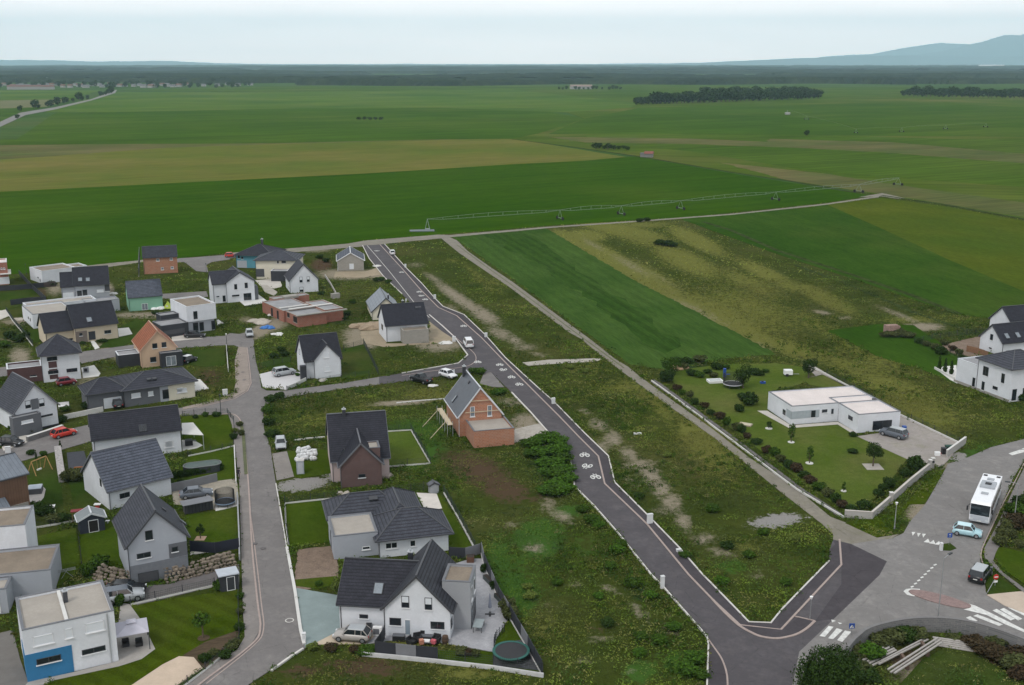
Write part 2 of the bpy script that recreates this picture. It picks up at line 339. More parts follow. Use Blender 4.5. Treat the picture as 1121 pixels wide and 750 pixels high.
for b_ in [
 ('dirt',500,325,45,7,.62,-35),('dirt',530,345,25,9,.62,-30),('dirt',548,365,22,8,.55,-20),('dirt',575,380,18,5,.5),('dirt',475,305,20,5,.5,-30),('dirt',455,290,15,5,.42),
 ('dirt',655,465,14,7,.6,-20),('dirt',712,520,20,12,.62,-50),('dirt',735,550,15,14,.6,-60),('dirt',700,508,25,8,.55),('dirt',770,590,18,8,.55),('dirt',660,490,10,16,.5),
 ('gravel',850,570,34,8,.9,6),('dirt',615,565,20,8,.55,-20),('dirt',600,552,12,12,.5),('dirt',668,645,16,5,.55,-25),('dirt',700,670,22,8,.5,-40),('dirt',735,690,14,8,.5,-50),
 ('dirt',585,600,16,7,.55),('dirt',655,700,16,5,.5),('dirt',560,575,14,6,.45),('dirt',600,665,18,7,.35),('dirt',640,722,20,6,.4),('dirt',690,735,18,6,.35),
 ('brown',525,515,48,20,.75,-25),('brown',550,535,40,16,.7,-15),('brown',500,500,30,10,.6),('brown',590,545,22,10,.5),
 ('dirt',575,465,18,14,.7),('dirt',560,440,22,7,.5),('dirt',590,470,14,8,.7,-50),
 ('dirt',437,441,34,3,.75,3),('yellow',470,432,40,8,.6),('lush',560,620,40,30,.55),('lush',460,470,50,16,.7),('lush',450,500,30,30,.6),
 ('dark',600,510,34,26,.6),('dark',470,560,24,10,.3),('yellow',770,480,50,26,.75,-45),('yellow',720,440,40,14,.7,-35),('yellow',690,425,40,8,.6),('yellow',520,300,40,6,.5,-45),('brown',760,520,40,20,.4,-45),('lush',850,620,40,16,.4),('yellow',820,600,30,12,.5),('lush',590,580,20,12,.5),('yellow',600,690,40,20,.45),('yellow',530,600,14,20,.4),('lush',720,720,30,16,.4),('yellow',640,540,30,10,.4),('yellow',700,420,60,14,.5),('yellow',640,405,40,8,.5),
 ('dirt',402,366,26,10,.85),('dirt',395,375,18,8,.85),('dirt',480,372,30,12,.8),('dirt',490,350,16,16,.75),('dirt',380,300,34,6,.8),('dirt',415,300,14,7,.75),
 ('dirt',300,355,22,8,.7,20),('dirt',285,362,22,7,.8,25),('dirt',270,350,12,5,.5),('brown',352,290,14,8,.8),('dirt',345,272,22,5,.6),('dirt',385,262,18,3,.5),
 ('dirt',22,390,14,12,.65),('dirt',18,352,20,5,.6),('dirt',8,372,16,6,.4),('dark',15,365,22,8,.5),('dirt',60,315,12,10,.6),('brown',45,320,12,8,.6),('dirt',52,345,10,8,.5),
 ('dirt',120,385,24,7,.6,-30),('dirt',105,420,30,5,.6),('dirt',95,410,16,12,.55),('brown',230,412,20,14,.6),('yellow',225,430,26,6,.5),('dirt',160,345,30,4,.65),('dirt',140,345,20,4,.6),('dirt',120,320,6,12,.7),
 ('brown',330,440,30,8,.4),('yellow',350,460,40,16,.45),('yellow',400,445,30,8,.45),('dark',300,455,10,16,.5),('dark',310,480,10,10,.5),
 ('gravel',330,530,34,8,.9,8),('gravel',365,520,12,8,.8),('dirt',300,530,14,6,.4),
 ('dirt',520,575,12,20,.3,-60),('yellow',430,710,60,16,.7),('brown',400,730,60,14,.65),('brown',330,735,40,10,.6),('yellow',520,735,60,12,.6),
 ('dark',780,600,60,20,.35),('dark',690,545,24,18,.3),('brown',820,660,20,8,.4),('dirt',830,630,14,8,.4),
 ('dirt',1005,560,16,12,.75,60),('gravel',1012,585,14,8,.7),('dirt',1040,510,14,7,.6),('gravel',1050,500,12,6,.8),
 ('dirt',640,290,60,8,.5,-25),('dirt',760,340,60,9,.42,-25),('yellow',820,340,90,30,.6,-20),('brown',880,330,60,14,.35,-15),('dirt',900,342,14,3,.55,-10),('dirt',925,348,10,3,.5),
 ('yellow',950,390,80,18,.55,-25),('dark',930,310,60,8,.45,-25),('dark',860,300,50,8,.4,-25),('lush',940,340,60,10,.4,-20),('yellow',1000,450,70,30,.7,-20),('dirt',985,345,40,4,.5,-22),('dirt',1010,358,26,5,.7),('dirt',880,282,20,4,.5),('dirt',740,320,20,5,.3),
 ('dark',760,405,40,10,.6),('brown',740,400,20,6,.4),('yellow',860,400,50,6,.5),('brown',880,405,30,5,.5),('dirt',890,415,10,5,.6),('dirt',910,425,22,5,.55,-25),
 ('dirt',1000,735,30,14,.55),('brown',990,720,30,12,.7),('brown',1090,715,40,14,.8),('dark',1050,700,60,8,.5),('dark',960,710,24,14,.5),
 ('dirt',960,400,12,6,.2),('lush',1060,500,50,14,.6,20),
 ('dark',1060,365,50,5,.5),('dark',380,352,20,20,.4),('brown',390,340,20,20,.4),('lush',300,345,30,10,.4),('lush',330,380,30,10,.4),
 ('lush',550,290,60,12,.3),('yellow',495,285,14,4,.5),('yellow',540,310,14,5,.5),('dark',300,335,20,6,.3),
 ('yellow',640,268,50,12,.7,-20),('yellow',700,300,70,14,.75,-25),('yellow',790,345,80,18,.75,-25),('dirt',690,290,50,7,.4,-28),('dirt',830,378,40,8,.36,-20),('yellow',700,260,70,12,.6,-15),('yellow',880,350,80,16,.5,-20),
 ('yellow',625,262,30,8,.8,-25),('yellow',665,282,50,12,.85,-28),('yellow',720,315,60,12,.85,-28),('yellow',765,340,60,12,.85,-25),('yellow',810,362,60,12,.85,-22),('yellow',860,380,70,10,.7,-18),('yellow',750,285,60,14,.7,-22),('yellow',820,310,60,14,.6,-22),('yellow',700,246,60,6,.6),('yellow',930,400,70,14,.6,-20),('yellow',980,425,60,16,.7,-20),('yellow',680,252,60,8,.8,-10),('yellow',760,262,50,10,.75,-25),('yellow',840,300,60,10,.7,-25),('yellow',900,325,60,10,.7,-25),('yellow',1000,350,50,6,.6),('yellow',640,258,30,8,.8),('dirt',672,480,12,10,.6,-40),('dirt',688,497,14,9,.6,-40),('dirt',724,535,14,12,.6,-50),('dirt',748,570,16,10,.6,-45),('dirt',690,525,16,8,.4,-40),('dirt',640,450,14,5,.45,-20),('dirt',790,605,22,7,.5,-10),('dirt',515,335,30,7,.6,-35),('dirt',562,372,18,6,.55,-25),('dirt',590,388,16,4,.45,-10),('dirt',720,560,12,8,.4),('lush',560,650,30,24,.95),('lush',590,590,30,24,.9),('lush',545,610,14,24,.8),('lush',450,490,40,20,.9),('lush',620,560,20,10,.7),('lush',700,735,20,14,.8),('lush',740,725,16,14,.8),('lush',800,620,30,10,.6),('dark',560,700,40,14,.5),('lush',640,600,20,20,.5),('dark',700,650,20,20,.5),('brown',655,690,18,8,.5),('dirt',630,640,12,5,.45),('dark',610,600,14,10,.5),('dirt',650,268,24,5,.4,-28),('dirt',725,305,40,5,.35,-28),('dirt',785,352,40,5,.35,-25)]:
    blob(*b_)
zz = (np.sin(gx*.9)*np.cos(gy*.7)+np.sin(gx*.37+2)*np.sin(gy*.31))*.03
verts = np.stack([gx, gy, zz*0-.02], -1).reshape(-1, 3)
ii = np.arange(nx*ny).reshape(ny, nx)
fa = np.stack([ii[:-1, :-1], ii[:-1, 1:], ii[1:, 1:], ii[1:, :-1]], -1).reshape(-1, 4)
me = bpy.data.meshes.new('meadow'); me.vertices.add(len(verts)); me.vertices.foreach_set('co', verts.ravel())
me.loops.add(fa.size); me.loops.foreach_set('vertex_index', fa.ravel().astype(np.int32))
me.polygons.add(len(fa)); me.polygons.foreach_set('loop_start', np.arange(0, fa.size, 4, dtype=np.int32)); me.update(calc_edges=True)
for nm, ks in (('ga', ('dirt', 'brown', 'yellow')), ('gb', ('lush', 'dark', 'gravel'))):
    at = me.attributes.new(nm, 'FLOAT_COLOR', 'POINT')
    arr = np.ones((nx*ny, 4), dtype=np.float32)
    for q, k in enumerate(ks): arr[:, q] = patch[k].ravel()
    at.data.foreach_set('color', arr.ravel())
me.materials.append(meadow); mo = bpy.data.objects.new('meadow', me); COL.objects.link(mo); mo['kind'] = 'structure'

# --- fields (traced outlines)
def field(name, px, z, mat, jag=0, nogrow=True): return sheet(name, px, z, mat, nogrow, .1, jag=jag)
angL = math.atan2(G(560, 152)[1]-G(940, 212)[1], G(560, 152)[0]-G(940, 212)[0])    # the long ditch
angC = math.atan2(G(690, 400)[1]-G(495, 259)[1], G(690, 400)[0]-G(495, 259)[0])
angT = math.atan2(G(640, 176)[1]-G(0, 210)[1], G(640, 176)[0]-G(0, 210)[0])
big = ground_mat('big_field', (.032, .086, .001), (.042, .098, .002), (.06, .108, .007), s1=.012, s2=.09, s3=1.2, ang=angT, ax=9, bmp=0, streak=.42, stripe=(13, .06))
crop = ground_mat('crop_field', (.048, .1, .018), (.07, .128, .026), (.036, .082, .013), s1=.04, s2=.35, s3=2.6, ang=angC, ax=9, bmp=.15, streak=.45, stripe=(3.4, .1))
crop2 = ground_mat('crop_dark', (.034, .08, .012), (.048, .098, .016), (.058, .11, .022), s1=.05, s2=.5, s3=3, ang=angC, ax=8, bmp=.15, streak=.5, stripe=(3.4, .16))
bright = ground_mat('bright_field', (.03, .076, .006), (.045, .094, .01), (.065, .098, .016), s1=.02, s2=.2, s3=1.8, ang=angC, ax=5, bmp=0, streak=.4)
olive = ground_mat('olive_field', (.072, .1, .008), (.092, .115, .012), (.06, .1, .01), s1=.02, s2=.15, s3=1.4, ang=angL, ax=4, bmp=0, streak=.3)
tan = ground_mat('straw_field', (.145, .15, .032), (.105, .14, .024), (.175, .155, .045), s1=.012, s2=.06, s3=.6, ang=angT, ax=14, bmp=0, streak=.3)
tan2 = ground_mat('stubble', (.15, .135, .055), (.085, .115, .032), (.065, .112, .026), s1=.012, s2=.03, s3=.3, ang=angT, ax=16, bmp=0, streak=.45)
green2 = ground_mat('green_two', (.052, .105, .008), (.078, .13, .014), (.1, .135, .026), s1=.006, s2=.018, s3=.2, ang=angT, ax=16, bmp=0, streak=.45)
green3 = ground_mat('green_three', (.075, .145, .018), (.115, .165, .03), (.055, .118, .018), s1=.006, s2=.018, s3=.2, ang=angT, ax=16, bmp=0, streak=.4)
dkgreen = ground_mat('dark_green', (.045, .1, .006), (.064, .12, .01), (.08, .125, .016), s1=.006, s2=.018, s3=.2, ang=angT, ax=16, bmp=0, streak=.45)
pivotg = ground_mat('pivot_ground', (.062, .112, .009), (.092, .13, .018), (.14, .142, .04), s1=.008, s2=.02, s3=.2, ang=R(-12), ax=16, bmp=0, streak=.45)
field('field', [(-40,210),(0,210),(200,200),(400,190),(560,180),(640,176),(690,172),(700,172),(800,190),(940,212),(955,214),(905,222),(750,238),(600,247),(480,257),(400,263),(380,267),(312,273),(250,277),(150,288),(118,292),(60,297),(-60,305)], .03, big)
field('field', [(-40,176),(0,175),(180,162),(300,158),(450,154),(560,152),(600,158),(685,172),(640,176),(560,180),(400,190),(200,200),(0,210),(-40,211)], .05, tan)
field('field', [(-40,160),(0,159),(100,158),(300,157),(460,153),(560,152),(450,154),(300,158),(180,162),(0,175),(-40,176)], .06, tan2)
field('field', [(-40,152),(18,153),(60,124),(120,123),(300,119),(480,118),(600,122),(640,130),(590,146),(560,152),(300,157),(0,159),(-40,160)], .04, dkgreen)
field('field', [(48,123),(90,110),(130,101),(300,101),(560,98),(700,112),(690,118),(620,123),(480,118),(300,119),(120,123)], .05, green3)
field('field', [(128,99),(300,94.5),(560,94),(700,96),(700,108),(560,98),(300,101)], .04, green2)
field('field', [(-40,111),(0,110),(78,108.5),(50,117),(0,119),(-40,119.5)], .06, ground_mat('pale_stubble', (.17,.17,.09), (.15,.16,.08), s1=.01, s2=.05, s3=.4, bmp=0, streak=.2))
field('field', [(-40,99),(0,99),(110,99),(78,108.5),(0,110),(-40,111)], .05, green3)
field('field', [(-40,119.5),(0,119),(50,117),(30,122),(0,135),(-40,150)], .05, dkgreen)
# country beyond the ditch
field('field', [(560,152),(640,130),(620,123),(690,118),(700,112),(880,108),(985,100),(1170,108),(1260,140),(1260,262),(1121,240),(1040,225),(955,212),(800,188),(700,171),(620,160)], .02, pivotg)
field('field', [(560,98),(700,92),(905,96),(1000,94.5),(985,103),(880,109),(700,113)], .05, green2)
field('field', [(640,130),(700,118),(1000,112),(1140,118),(1140,150),(900,148),(700,146),(600,147)], .035, dkgreen)
field('field', [(700,146),(900,149),(1140,154),(1200,200),(1121,205),(1000,196),(880,186),(760,166),(650,156),(640,148)], .045, green2)
field('field', [(840,152),(980,156),(1160,172),(1160,182),(980,168),(840,160)], .055, tan2, jag=3)
field('field', [(790,178),(900,190),(1000,205),(1121,222),(1180,232),(1180,246),(1121,238),(1040,224),(955,211),(860,197)], .055, tan2, jag=2)
field('field', [(600,150),(760,152),(900,158),(900,163),(760,158),(640,156)], .055, tan2, jag=2)
# right of the new estate
field('field', [(905,224),(965,216.5),(1040,227),(1121,242),(1220,262),(1220,350),(1121,319),(1040,285),(960,248),(880,228)], .03, olive)
field('field', [(745,240),(830,231),(880,228),(905,224),(960,248),(1040,285),(1121,319),(1220,350),(1220,400),(1121,352),(1050,345),(1000,328),(930,304),(850,278)], .05, bright)
field('field', [(495,259),(560,254),(598,250),(640,275),(700,310),(760,340),(850,388),(800,392),(730,405),(690,399),(620,349),(560,304)], .03, crop, jag=.6)
field('field', [(528,256),(572,253),(640,300),(700,340),(748,380),(722,386),(650,330),(580,285)], .05, crop2, jag=2.5)
field('field', [(905,362),(960,355),(1000,356),(1030,376),(1040,385),(1060,398),(1068,412),(1046,420),(1010,405),(960,390)], .02, bright)
ditch_m = M('ditch', (.04, .058, .018), var=.5, scale=.3, spec=0)
# --- low country: woods, town, hills
def canopy(name, pts_fn, x0, x1, y0, y1, st, hmin, hmax, col, label=None, gap=0, seed=1):
    """a far wood: uneven crowns packed together, with clearings"""
    r = np.random.default_rng(seed); n1 = int((x1-x0)/st)+1; n2 = int((y1-y0)/st)+1
    ax, ay = np.meshgrid(x0+np.arange(n1)*st, y0+np.arange(n2)*st)
    ax = ax+r.uniform(-.35, .35, ax.shape)*st; ay = ay+r.uniform(-.35, .35, ax.shape)*st
    hh = r.uniform(hmin, hmax, ax.shape)*(.75+.25*np.sin(ax*.004+1)*np.cos(ay*.003))
    keep = pts_fn(ax, ay)
    hh = np.where(keep, hh, -1.0)
    ii = np.arange(n1*n2).reshape(n2, n1)
    v = np.stack([ax, ay, hh], -1).reshape(-1, 3)
    fs = np.stack([ii[:-1, :-1], ii[:-1, 1:], ii[1:, 1:], ii[1:, :-1]], -1).reshape(-1, 4)
    ok = (hh.ravel()[fs] > -.5).any(1); fs = fs[ok]
    m = MB(); m.v = [tuple(p) for p in v]; m.f = [tuple(f) for f in fs]
    o = m.build(name, col); tag(o, label, 'woodland', kind='stuff'); return o
wood_m = ground_mat('far_wood', (.014, .024, .011), (.034, .046, .018), (.012, .02, .012), s1=.01, s2=.04, s3=.12, bmp=0)
def px_of(X, Y):
    d = Y*CP+H*SP; u = Y*SP-H*CP
    return PX+F*X/d, PY-F*u/d
def fn1(X, Y):
    x, y = px_of(X, Y)
    edge = 3050+np.where(x < 330, 420, 0)+130*np.sin(X*.0021)+80*np.sin(X*.009)+np.where(x > 1000, 150, 0)
    return Y > edge
def fn2(X, Y):
    return (np.sin(X*.0013+Y*.0009)+np.sin(Y*.0031-X*.0006+1.3)+.6*np.sin(X*.004+Y*.0055)) > -.4
canopy('woodland', fn1, -2300, 2300, 2800, 3600, 14, 9, 19, wood_m, 'dark belt of woodland along the far edge of the fields', seed=3)
canopy('woodland', lambda X, Y: fn2(X, Y) & fn1(X, Y), -3700, 3700, 3610, 6800, 30, 12, 22, wood_m, 'blue-green woodland mass beyond the front belt of trees', seed=4)
canopy('woodland', fn2, -7500, 7500, 6830, 14500, 75, 12, 32, wood_m, 'hazy wooded plain just under the horizon', seed=5)
# hills
hill_m = ground_mat('hazed_hill_forest', (.075, .1, .09), (.1, .12, .1), s1=.002, s2=.01, s3=.05, bmp=0)  # paler than the forest itself: distance haze put into the colour
def hills(name, prof, y0, depth, seed):
    """prof: list of (photo x, photo y of the crest)"""
    r = random.Random(seed); m = MB(); n = len(prof); rows = 9; vs = []
    ycr = y0+depth*.5
    dense = []
    for i in range(n-1):
        for k in range(8):
            t = k/8; dense.append((prof[i][0]+(prof[i+1][0]-prof[i][0])*t, prof[i][1]+(prof[i+1][1]-prof[i][1])*t+r.uniform(-.25, .25)))
    dense.append(prof[-1]); n = len(dense)
    for j in range(rows):
        t = j/(rows-1); Y = y0+depth*t; k = math.sin(math.pi*t)**1.3
        for (x, y) in dense:
            X = (x-PX)/F*(ycr*CP+H*SP); h = max(0, zat(y, ycr))
            vs.append((X, Y, -1+h*k*(1 if abs(t-.5) < .01 else r.uniform(.82, 1.0))))
    fs = [(j*n+i, j*n+i+1, (j+1)*n+i+1, (j+1)*n+i) for j in range(rows-1) for i in range(n-1)]
    o = m.add(vs, fs).build(name, hill_m, smooth=True); o['kind'] = 'structure'
hills('hills', [(-120,67),(-40,66),(0,65.5),(60,66),(100,67.5),(180,66.5),(215,68),(250,69.5),(330,70.5),(450,70),(560,70.5),(700,69.5),(830,68)], 27000, 3200, 1)
hills('hills', [(740,70),(780,68),(820,66),(912,62.5),(954,61),(1000,60.5),(1060,62),(1200,61)], 25500, 3000, 2)
hills('mountains', [(930,69),(960,64),(1000,60),(1030,56),(1050,51),(1060,48.5),(1072,46),(1084,42),(1096,38.3),(1106,38.2),(1113,38.8),(1121,35.6),(1160,30),(1220,26),(1300,34)], 27500, 4000, 3)
hills('mountains', [(850,69),(880,65),(912,61),(954,59),(970,56),(981,53.6),(992,52),(1005,50),(1018,48),(1029,46.9),(1040,47.6),(1052,48),(1080,50),(1120,54)], 32000, 2500, 4)

# air
HAZE = MB().box(-34000, -4000, -3, 34000, 37000, 1400).build('haze', None)
HAZE.data.materials.clear()
hm = bpy.data.materials.new('haze'); hm.use_nodes = True; hn = hm.node_tree
for n_ in list(hn.nodes): hn.nodes.remove(n_)
ho = hn.nodes.new('ShaderNodeOutputMaterial'); pv = hn.nodes.new('ShaderNodeVolumePrincipled')
pv.inputs['Color'].default_value = (.6, .865, 1, 1); pv.inputs['Density'].default_value = 5.5e-5
pv.inputs['Anisotropy'].default_value = .0
hn.links.new(pv.outputs[0], ho.inputs['Volume']); HAZE.data.materials.append(hm); tag(HAZE, 'pale blue haze over the plain', 'haze', kind='stuff')

# --- trees
leaf_mats = {}
def leaf_mat(name, c, c2=None):
    m, nt, b = newmat(name); v = oco(nt)
    at = N(nt, 'ShaderNodeAttribute', attribute_name='lc')
    oi = N(nt, 'ShaderNodeObjectInfo')
    col = mixc(nt, at.outputs['Fac'], sc3(c, .6), c2 or sc3(c, 1.5))
    col = mixc(nt, math_(nt, 'MULTIPLY', oi.outputs['Random'], .35), col, mixc(nt, .5, col, (.02, .03, .01)))
    nt.links.new(col, b.inputs['Base Color']); b.inputs['Roughness'].default_value = .8
    b.inputs['Specular IOR Level'].default_value = .03
    return m
LG = leaf_mat('leaf_green', (.036, .072, .009)); LD = leaf_mat('leaf_dark', (.023, .044, .009)); LR = leaf_mat('leaf_red', (.045, .031, .018))
LY = leaf_mat('leaf_yellow', (.09, .12, .025)); LB = leaf_mat('leaf_bright', (.042, .092, .01)); LO = leaf_mat('leaf_olive', (.06, .07, .025))
BARK = M('bark', (.11, .085, .06), var=.3, scale=6)
def leaf_mesh(name, lobes, n, size, mat, seed=0, up=.3):
    """n leaf clumps spread through the volume of the lobes (cx,cy,cz,rx,ry,rz)"""
    r = np.random.default_rng(seed); lobes = np.array(lobes, float)
    wts = lobes[:, 3]*lobes[:, 4]*lobes[:, 5]; wts = wts/wts.sum()
    li = r.choice(len(lobes), n, p=wts)
    d = r.normal(size=(n, 3)); d /= np.linalg.norm(d, axis=1)[:, None]
    rad = r.uniform(.45, 1.0, n)**.5
    rad *= 1+.22*np.sin(d[:, 0]*5+seed)*np.cos(d[:, 1]*6+d[:, 2]*4)
    c = lobes[li, :3]+d*rad[:, None]*lobes[li, 3:]
    a = r.normal(size=(n, 3)); a /= np.linalg.norm(a, axis=1)[:, None]
    nn = d*.7+r.normal(size=(n, 3))*.6; nn[:, 2] += up; nn /= np.linalg.norm(nn, axis=1)[:, None]
    a = np.cross(nn, a); a /= np.linalg.norm(a, axis=1)[:, None]; b = np.cross(nn, a)
    s = size*r.uniform(.6, 1.4, n)[:, None]
    v = np.stack([c-a*s, c-b*s*.6, c+a*s, c+b*s*.6], 1).reshape(-1, 3)
    me = bpy.data.meshes.new(name); me.vertices.add(4*n); me.vertices.foreach_set('co', v.ravel())
    me.loops.add(4*n); me.loops.foreach_set('vertex_index', np.arange(4*n, dtype=np.int32))
    me.polygons.add(n); me.polygons.foreach_set('loop_start', np.arange(0, 4*n, 4, dtype=np.int32)); me.update(calc_edges=True)
    at = me.attributes.new('lc', 'FLOAT', 'FACE'); at.data.foreach_set('value', r.uniform(0, 1, n).astype(np.float32))
    me.materials.append(mat); return me
def tree_meshes(h, r, n, size, mat, seed, trunk=.35, tall=1.0):
    rr = random.Random(seed); lobes = [(0, 0, h*(trunk+1)/2, r*.75, r*.75, h*(1-trunk)/2)]
    for k in range(6):
        t = k*1.05+rr.random(); q = r*rr.uniform(.35, .6)
        lobes.append((math.cos(t)*r*.5, math.sin(t)*r*.5, h*(trunk+.15+rr.random()*(.75-trunk)), q, q, q*.85*tall))
    crown = leaf_mesh('crown', lobes, n, size, mat, seed)
    mb = MB(); mb.cyl((0, 0, -.1), (0, 0, h*.55), r*.07+.05, r*.03+.02, 8)
    for k in range(5):
        t = k*1.3+rr.random(); z = h*(trunk*.8+.08*k); mb.cyl((0, 0, z), (math.cos(t)*r*.6, math.sin(t)*r*.6, z+h*.25), r*.03+.02, .02, 5)
    tme = bpy.data.meshes.new('trunk'); tme.from_pydata(mb.v, [], mb.f); tme.materials.append(BARK)
    return crown, tme
def plant(name, label, cat, meshes, X, Y, s=1, rz=None, group=None, sz=None, z=0):
    t = thing(name, label, cat, (X, Y, z), rz if rz is not None else random.uniform(0, 6.28), group)
    t.scale = (s, s, sz or s)
    for nm, me_ in meshes:
        o = bpy.data.objects.new(nm, me_); COL.objects.link(o); o.parent = t
    return t
FARM = [tree_meshes(13, 6, 260, 1.3, LD, 10+i, .12) for i in range(4)]
FARM2 = [tree_meshes(6, 3, 160, .7, LD, 20+i, .2) for i in range(3)]
def far_tree(x, y, h, label, group, wide=1.0, set_=FARM, base=13, yoff=0):
    X, Y = G(x, y); Y += yoff; X *= (Y)/(Y-yoff) if yoff else 1
    c, t = random.choice(set_); s = h/base
    return plant('tree', label, 'tree', [('crown', c), ('trunk', t)], X, Y, s*wide, group=group, sz=s)
# the copse in the fields, two wings
GC = 'trees of the long copse standing in the fields'
for i in range(46):
    x = 697+i*4.4+random.uniform(-1, 1)
    y = 114.6-(x-697)*.032
    hh = random.uniform(11, 15)*(.75 if x < 712 else 1)*(1.2 if 760 < x < 800 else 1)*(.85 if x > 840 else 1)
    far_tree(x, y, hh*1.15, 'dark tree in the long copse among the far green fields', GC, 1.35)
for i in range(22):
    x = 772+i*5.6+random.uniform(-1, 1); far_tree(x, 104.5+random.uniform(-.8, .6), random.uniform(11, 17), 'dark tree in the row behind the long copse', 'trees of the row behind the copse', 1.5)
for i in range(34):
    x = 990+i*4.8+random.uniform(-1, 1); y = 105.5+(x-990)*.016
    far_tree(x, y, random.uniform(13, 18)*(.8 if x < 1000 else 1), 'dark tree in the belt at the right edge of the plain', 'trees of the right hand belt', 1.35)
for x in (612, 616, 620, 630, 634, 639, 644, 649, 653, 659, 667, 671, 675, 679):
    far_tree(x, 98+random.uniform(-.3, .5), random.uniform(5, 9), 'small dark tree in the broken row near the far farm', 'trees of the broken row', 1.3)
for x in (1023, 1030, 1037): far_tree(x, 93, 12, 'tall pointed tree rising over the far woodland on the right', 'tall trees over the woodland', .7)
for i, (x, y, h) in enumerate([(22,122,7),(38,119,11),(42,119,6),(52,117,7),(56,116.5,9),(63,115,11),(70,113.5,6),(72,113,10),(80,111.5,6),(86,110,12),(90,110,7),(96,109,7),(110,105,8),(113,104.5,6),(116,104,7),(119,103,10),(122,102,14),(19,130,5)]):
    far_tree(x, y, h, 'small round tree lining the country road far left', 'trees lining the country road', 1.2)
for i in range(52):
    x = -4+i*5.4+random.uniform(-3, 3); far_tree(x, 95.4+random.uniform(-3, 1.2), random.uniform(8, 15), 'dark tree among the houses of the distant village', 'trees of the distant village', 1.3)
# field shrubs
for i in range(9): far_tree(652+i*4.2+random.uniform(-1, 1), 163.2+.15*i+random.uniform(-1.2, .6), random.uniform(2.5, 4.5), 'low dark bush in the thicket beside the field hut', 'bushes of the hut thicket', 1.5, FARM2, 6)
for i in range(5): far_tree(393+i*6, 131.5, 3.4, 'low dark bush in the clump alone in the green field', 'bushes of the lone clump', 1.7, FARM2, 6)
far_tree(883, 149, 5, 'single round bush alone in the far right field', None, 1.2, FARM2, 6)
far_tree(508, 91.5, 14, 'tree standing apart before the woodland near the centre', None, 1.2)
# --- distant village, farm and works
HW = M('far_wall', (.3, .3, .29)); HR = M('far_roof_red', (.14, .08, .065)); HG = M('far_roof_grey', (.13, .13, .14)); HWH = M('far_white', (.75, .76, .78))
def far_house(x, y, L, D, h, rh, roof, wall, label, group, name='distant_house'):
    X, Y = G(x, y); t = thing(name, label, 'house', (X, Y, 0), random.uniform(-.3, .3), group)
    MB().box(-L/2, -D/2, 0, L/2, D/2, h).build('wall', wall, t)
    MB().add([(-L/2-.5, -D/2-.5, h), (L/2+.5, -D/2-.5, h), (L/2+.5, D/2+.5, h), (-L/2-.5, D/2+.5, h), (-L/2-.5, 0, h+rh), (L/2+.5, 0, h+rh)],
             [(0, 1, 5, 4), (2, 3, 4, 5), (0, 4, 3), (1, 2, 5), (0, 3, 2, 1)]).build('roof', roof, t)
for i in range(34):
    x = -6+i*6.3+random.uniform(-2, 2); red = random.random() < .35
    far_house(x, 96.3-random.uniform(0, 3.0), random.uniform(10, 16), 9, random.uniform(3, 5.5), 3.5, HR if red else HG, HW,
              'tiny %s-roofed house in the distant village on the left' % ('red' if red else 'grey'), 'houses of the distant village, %s roofs' % ('red' if red else 'grey'))
for i, x in enumerate((222, 236, 250, 262, 274)):
    far_house(x+random.uniform(-3, 3), 94.2+random.uniform(-1.2, .6), random.uniform(9, 15), 9, 3.6, 3, HG, HW, 'tiny white house in the hamlet right of the distant village', 'white houses of the hamlet')
far_house(28, 98, 75, 16, 6, 4, HR, HW, 'long red-roofed barn at the front of the distant village', None, 'distant_barn')
far_house(52, 98, 30, 14, 6, 4, HR, HW, 'shorter red-roofed barn beside the long one in the village', None, 'distant_barn')
far_house(22, 87.5, 170, 50, 8, 2, M('far_pale', (.4,.42,.44)), M('far_pale', (.4,.42,.44)), 'huge pale works hall behind the distant village', None, 'distant_hall')
far_house(636, 97.6, 50, 14, 6, 4, M('barn_roof', (.25, .19, .17)), HW, 'long grey-pink barn beyond the green fields', None, 'distant_barn')
far_house(963, 80.5, 130, 30, 9, 2, HWH, HWH, 'low white hall in a clearing of the far woodland', None, 'distant_hall')
far_house(1085, 74.8, 230, 60, 30, 4, HWH, HWH, 'pale tower block on the far right plain', None, 'distant_block')
far_house(862, 125.5, 5, 4, 1.6, 1, HW, HW, 'little white hut in the far right field', None, 'field_hut')
t = thing('field_hut', 'small hut with a red roof beside the farm ditch', 'hut', G(708, 172), -.25)
MB().box(-4, -2.5, 0, 4, 2.5, 2.4).build('wall', M('hut_wall', (.17, .17, .16)), t)
MB().add([(-1.5,-3,2.4),(4.4,-3,2.4),(4.4,3,2.4),(-1.5,3,2.4),(-1.5,0,3.8),(4.4,0,3.8)], [(0,1,5,4),(2,3,4,5),(0,4,3),(1,2,5),(0,3,2,1)]).build('roof', M('hut_roof', (.2, .07, .055)), t)
MB().box(-4.3,-2.8,2.4,-1.6,2.8,2.6).build('lean_to_roof', HG, t)
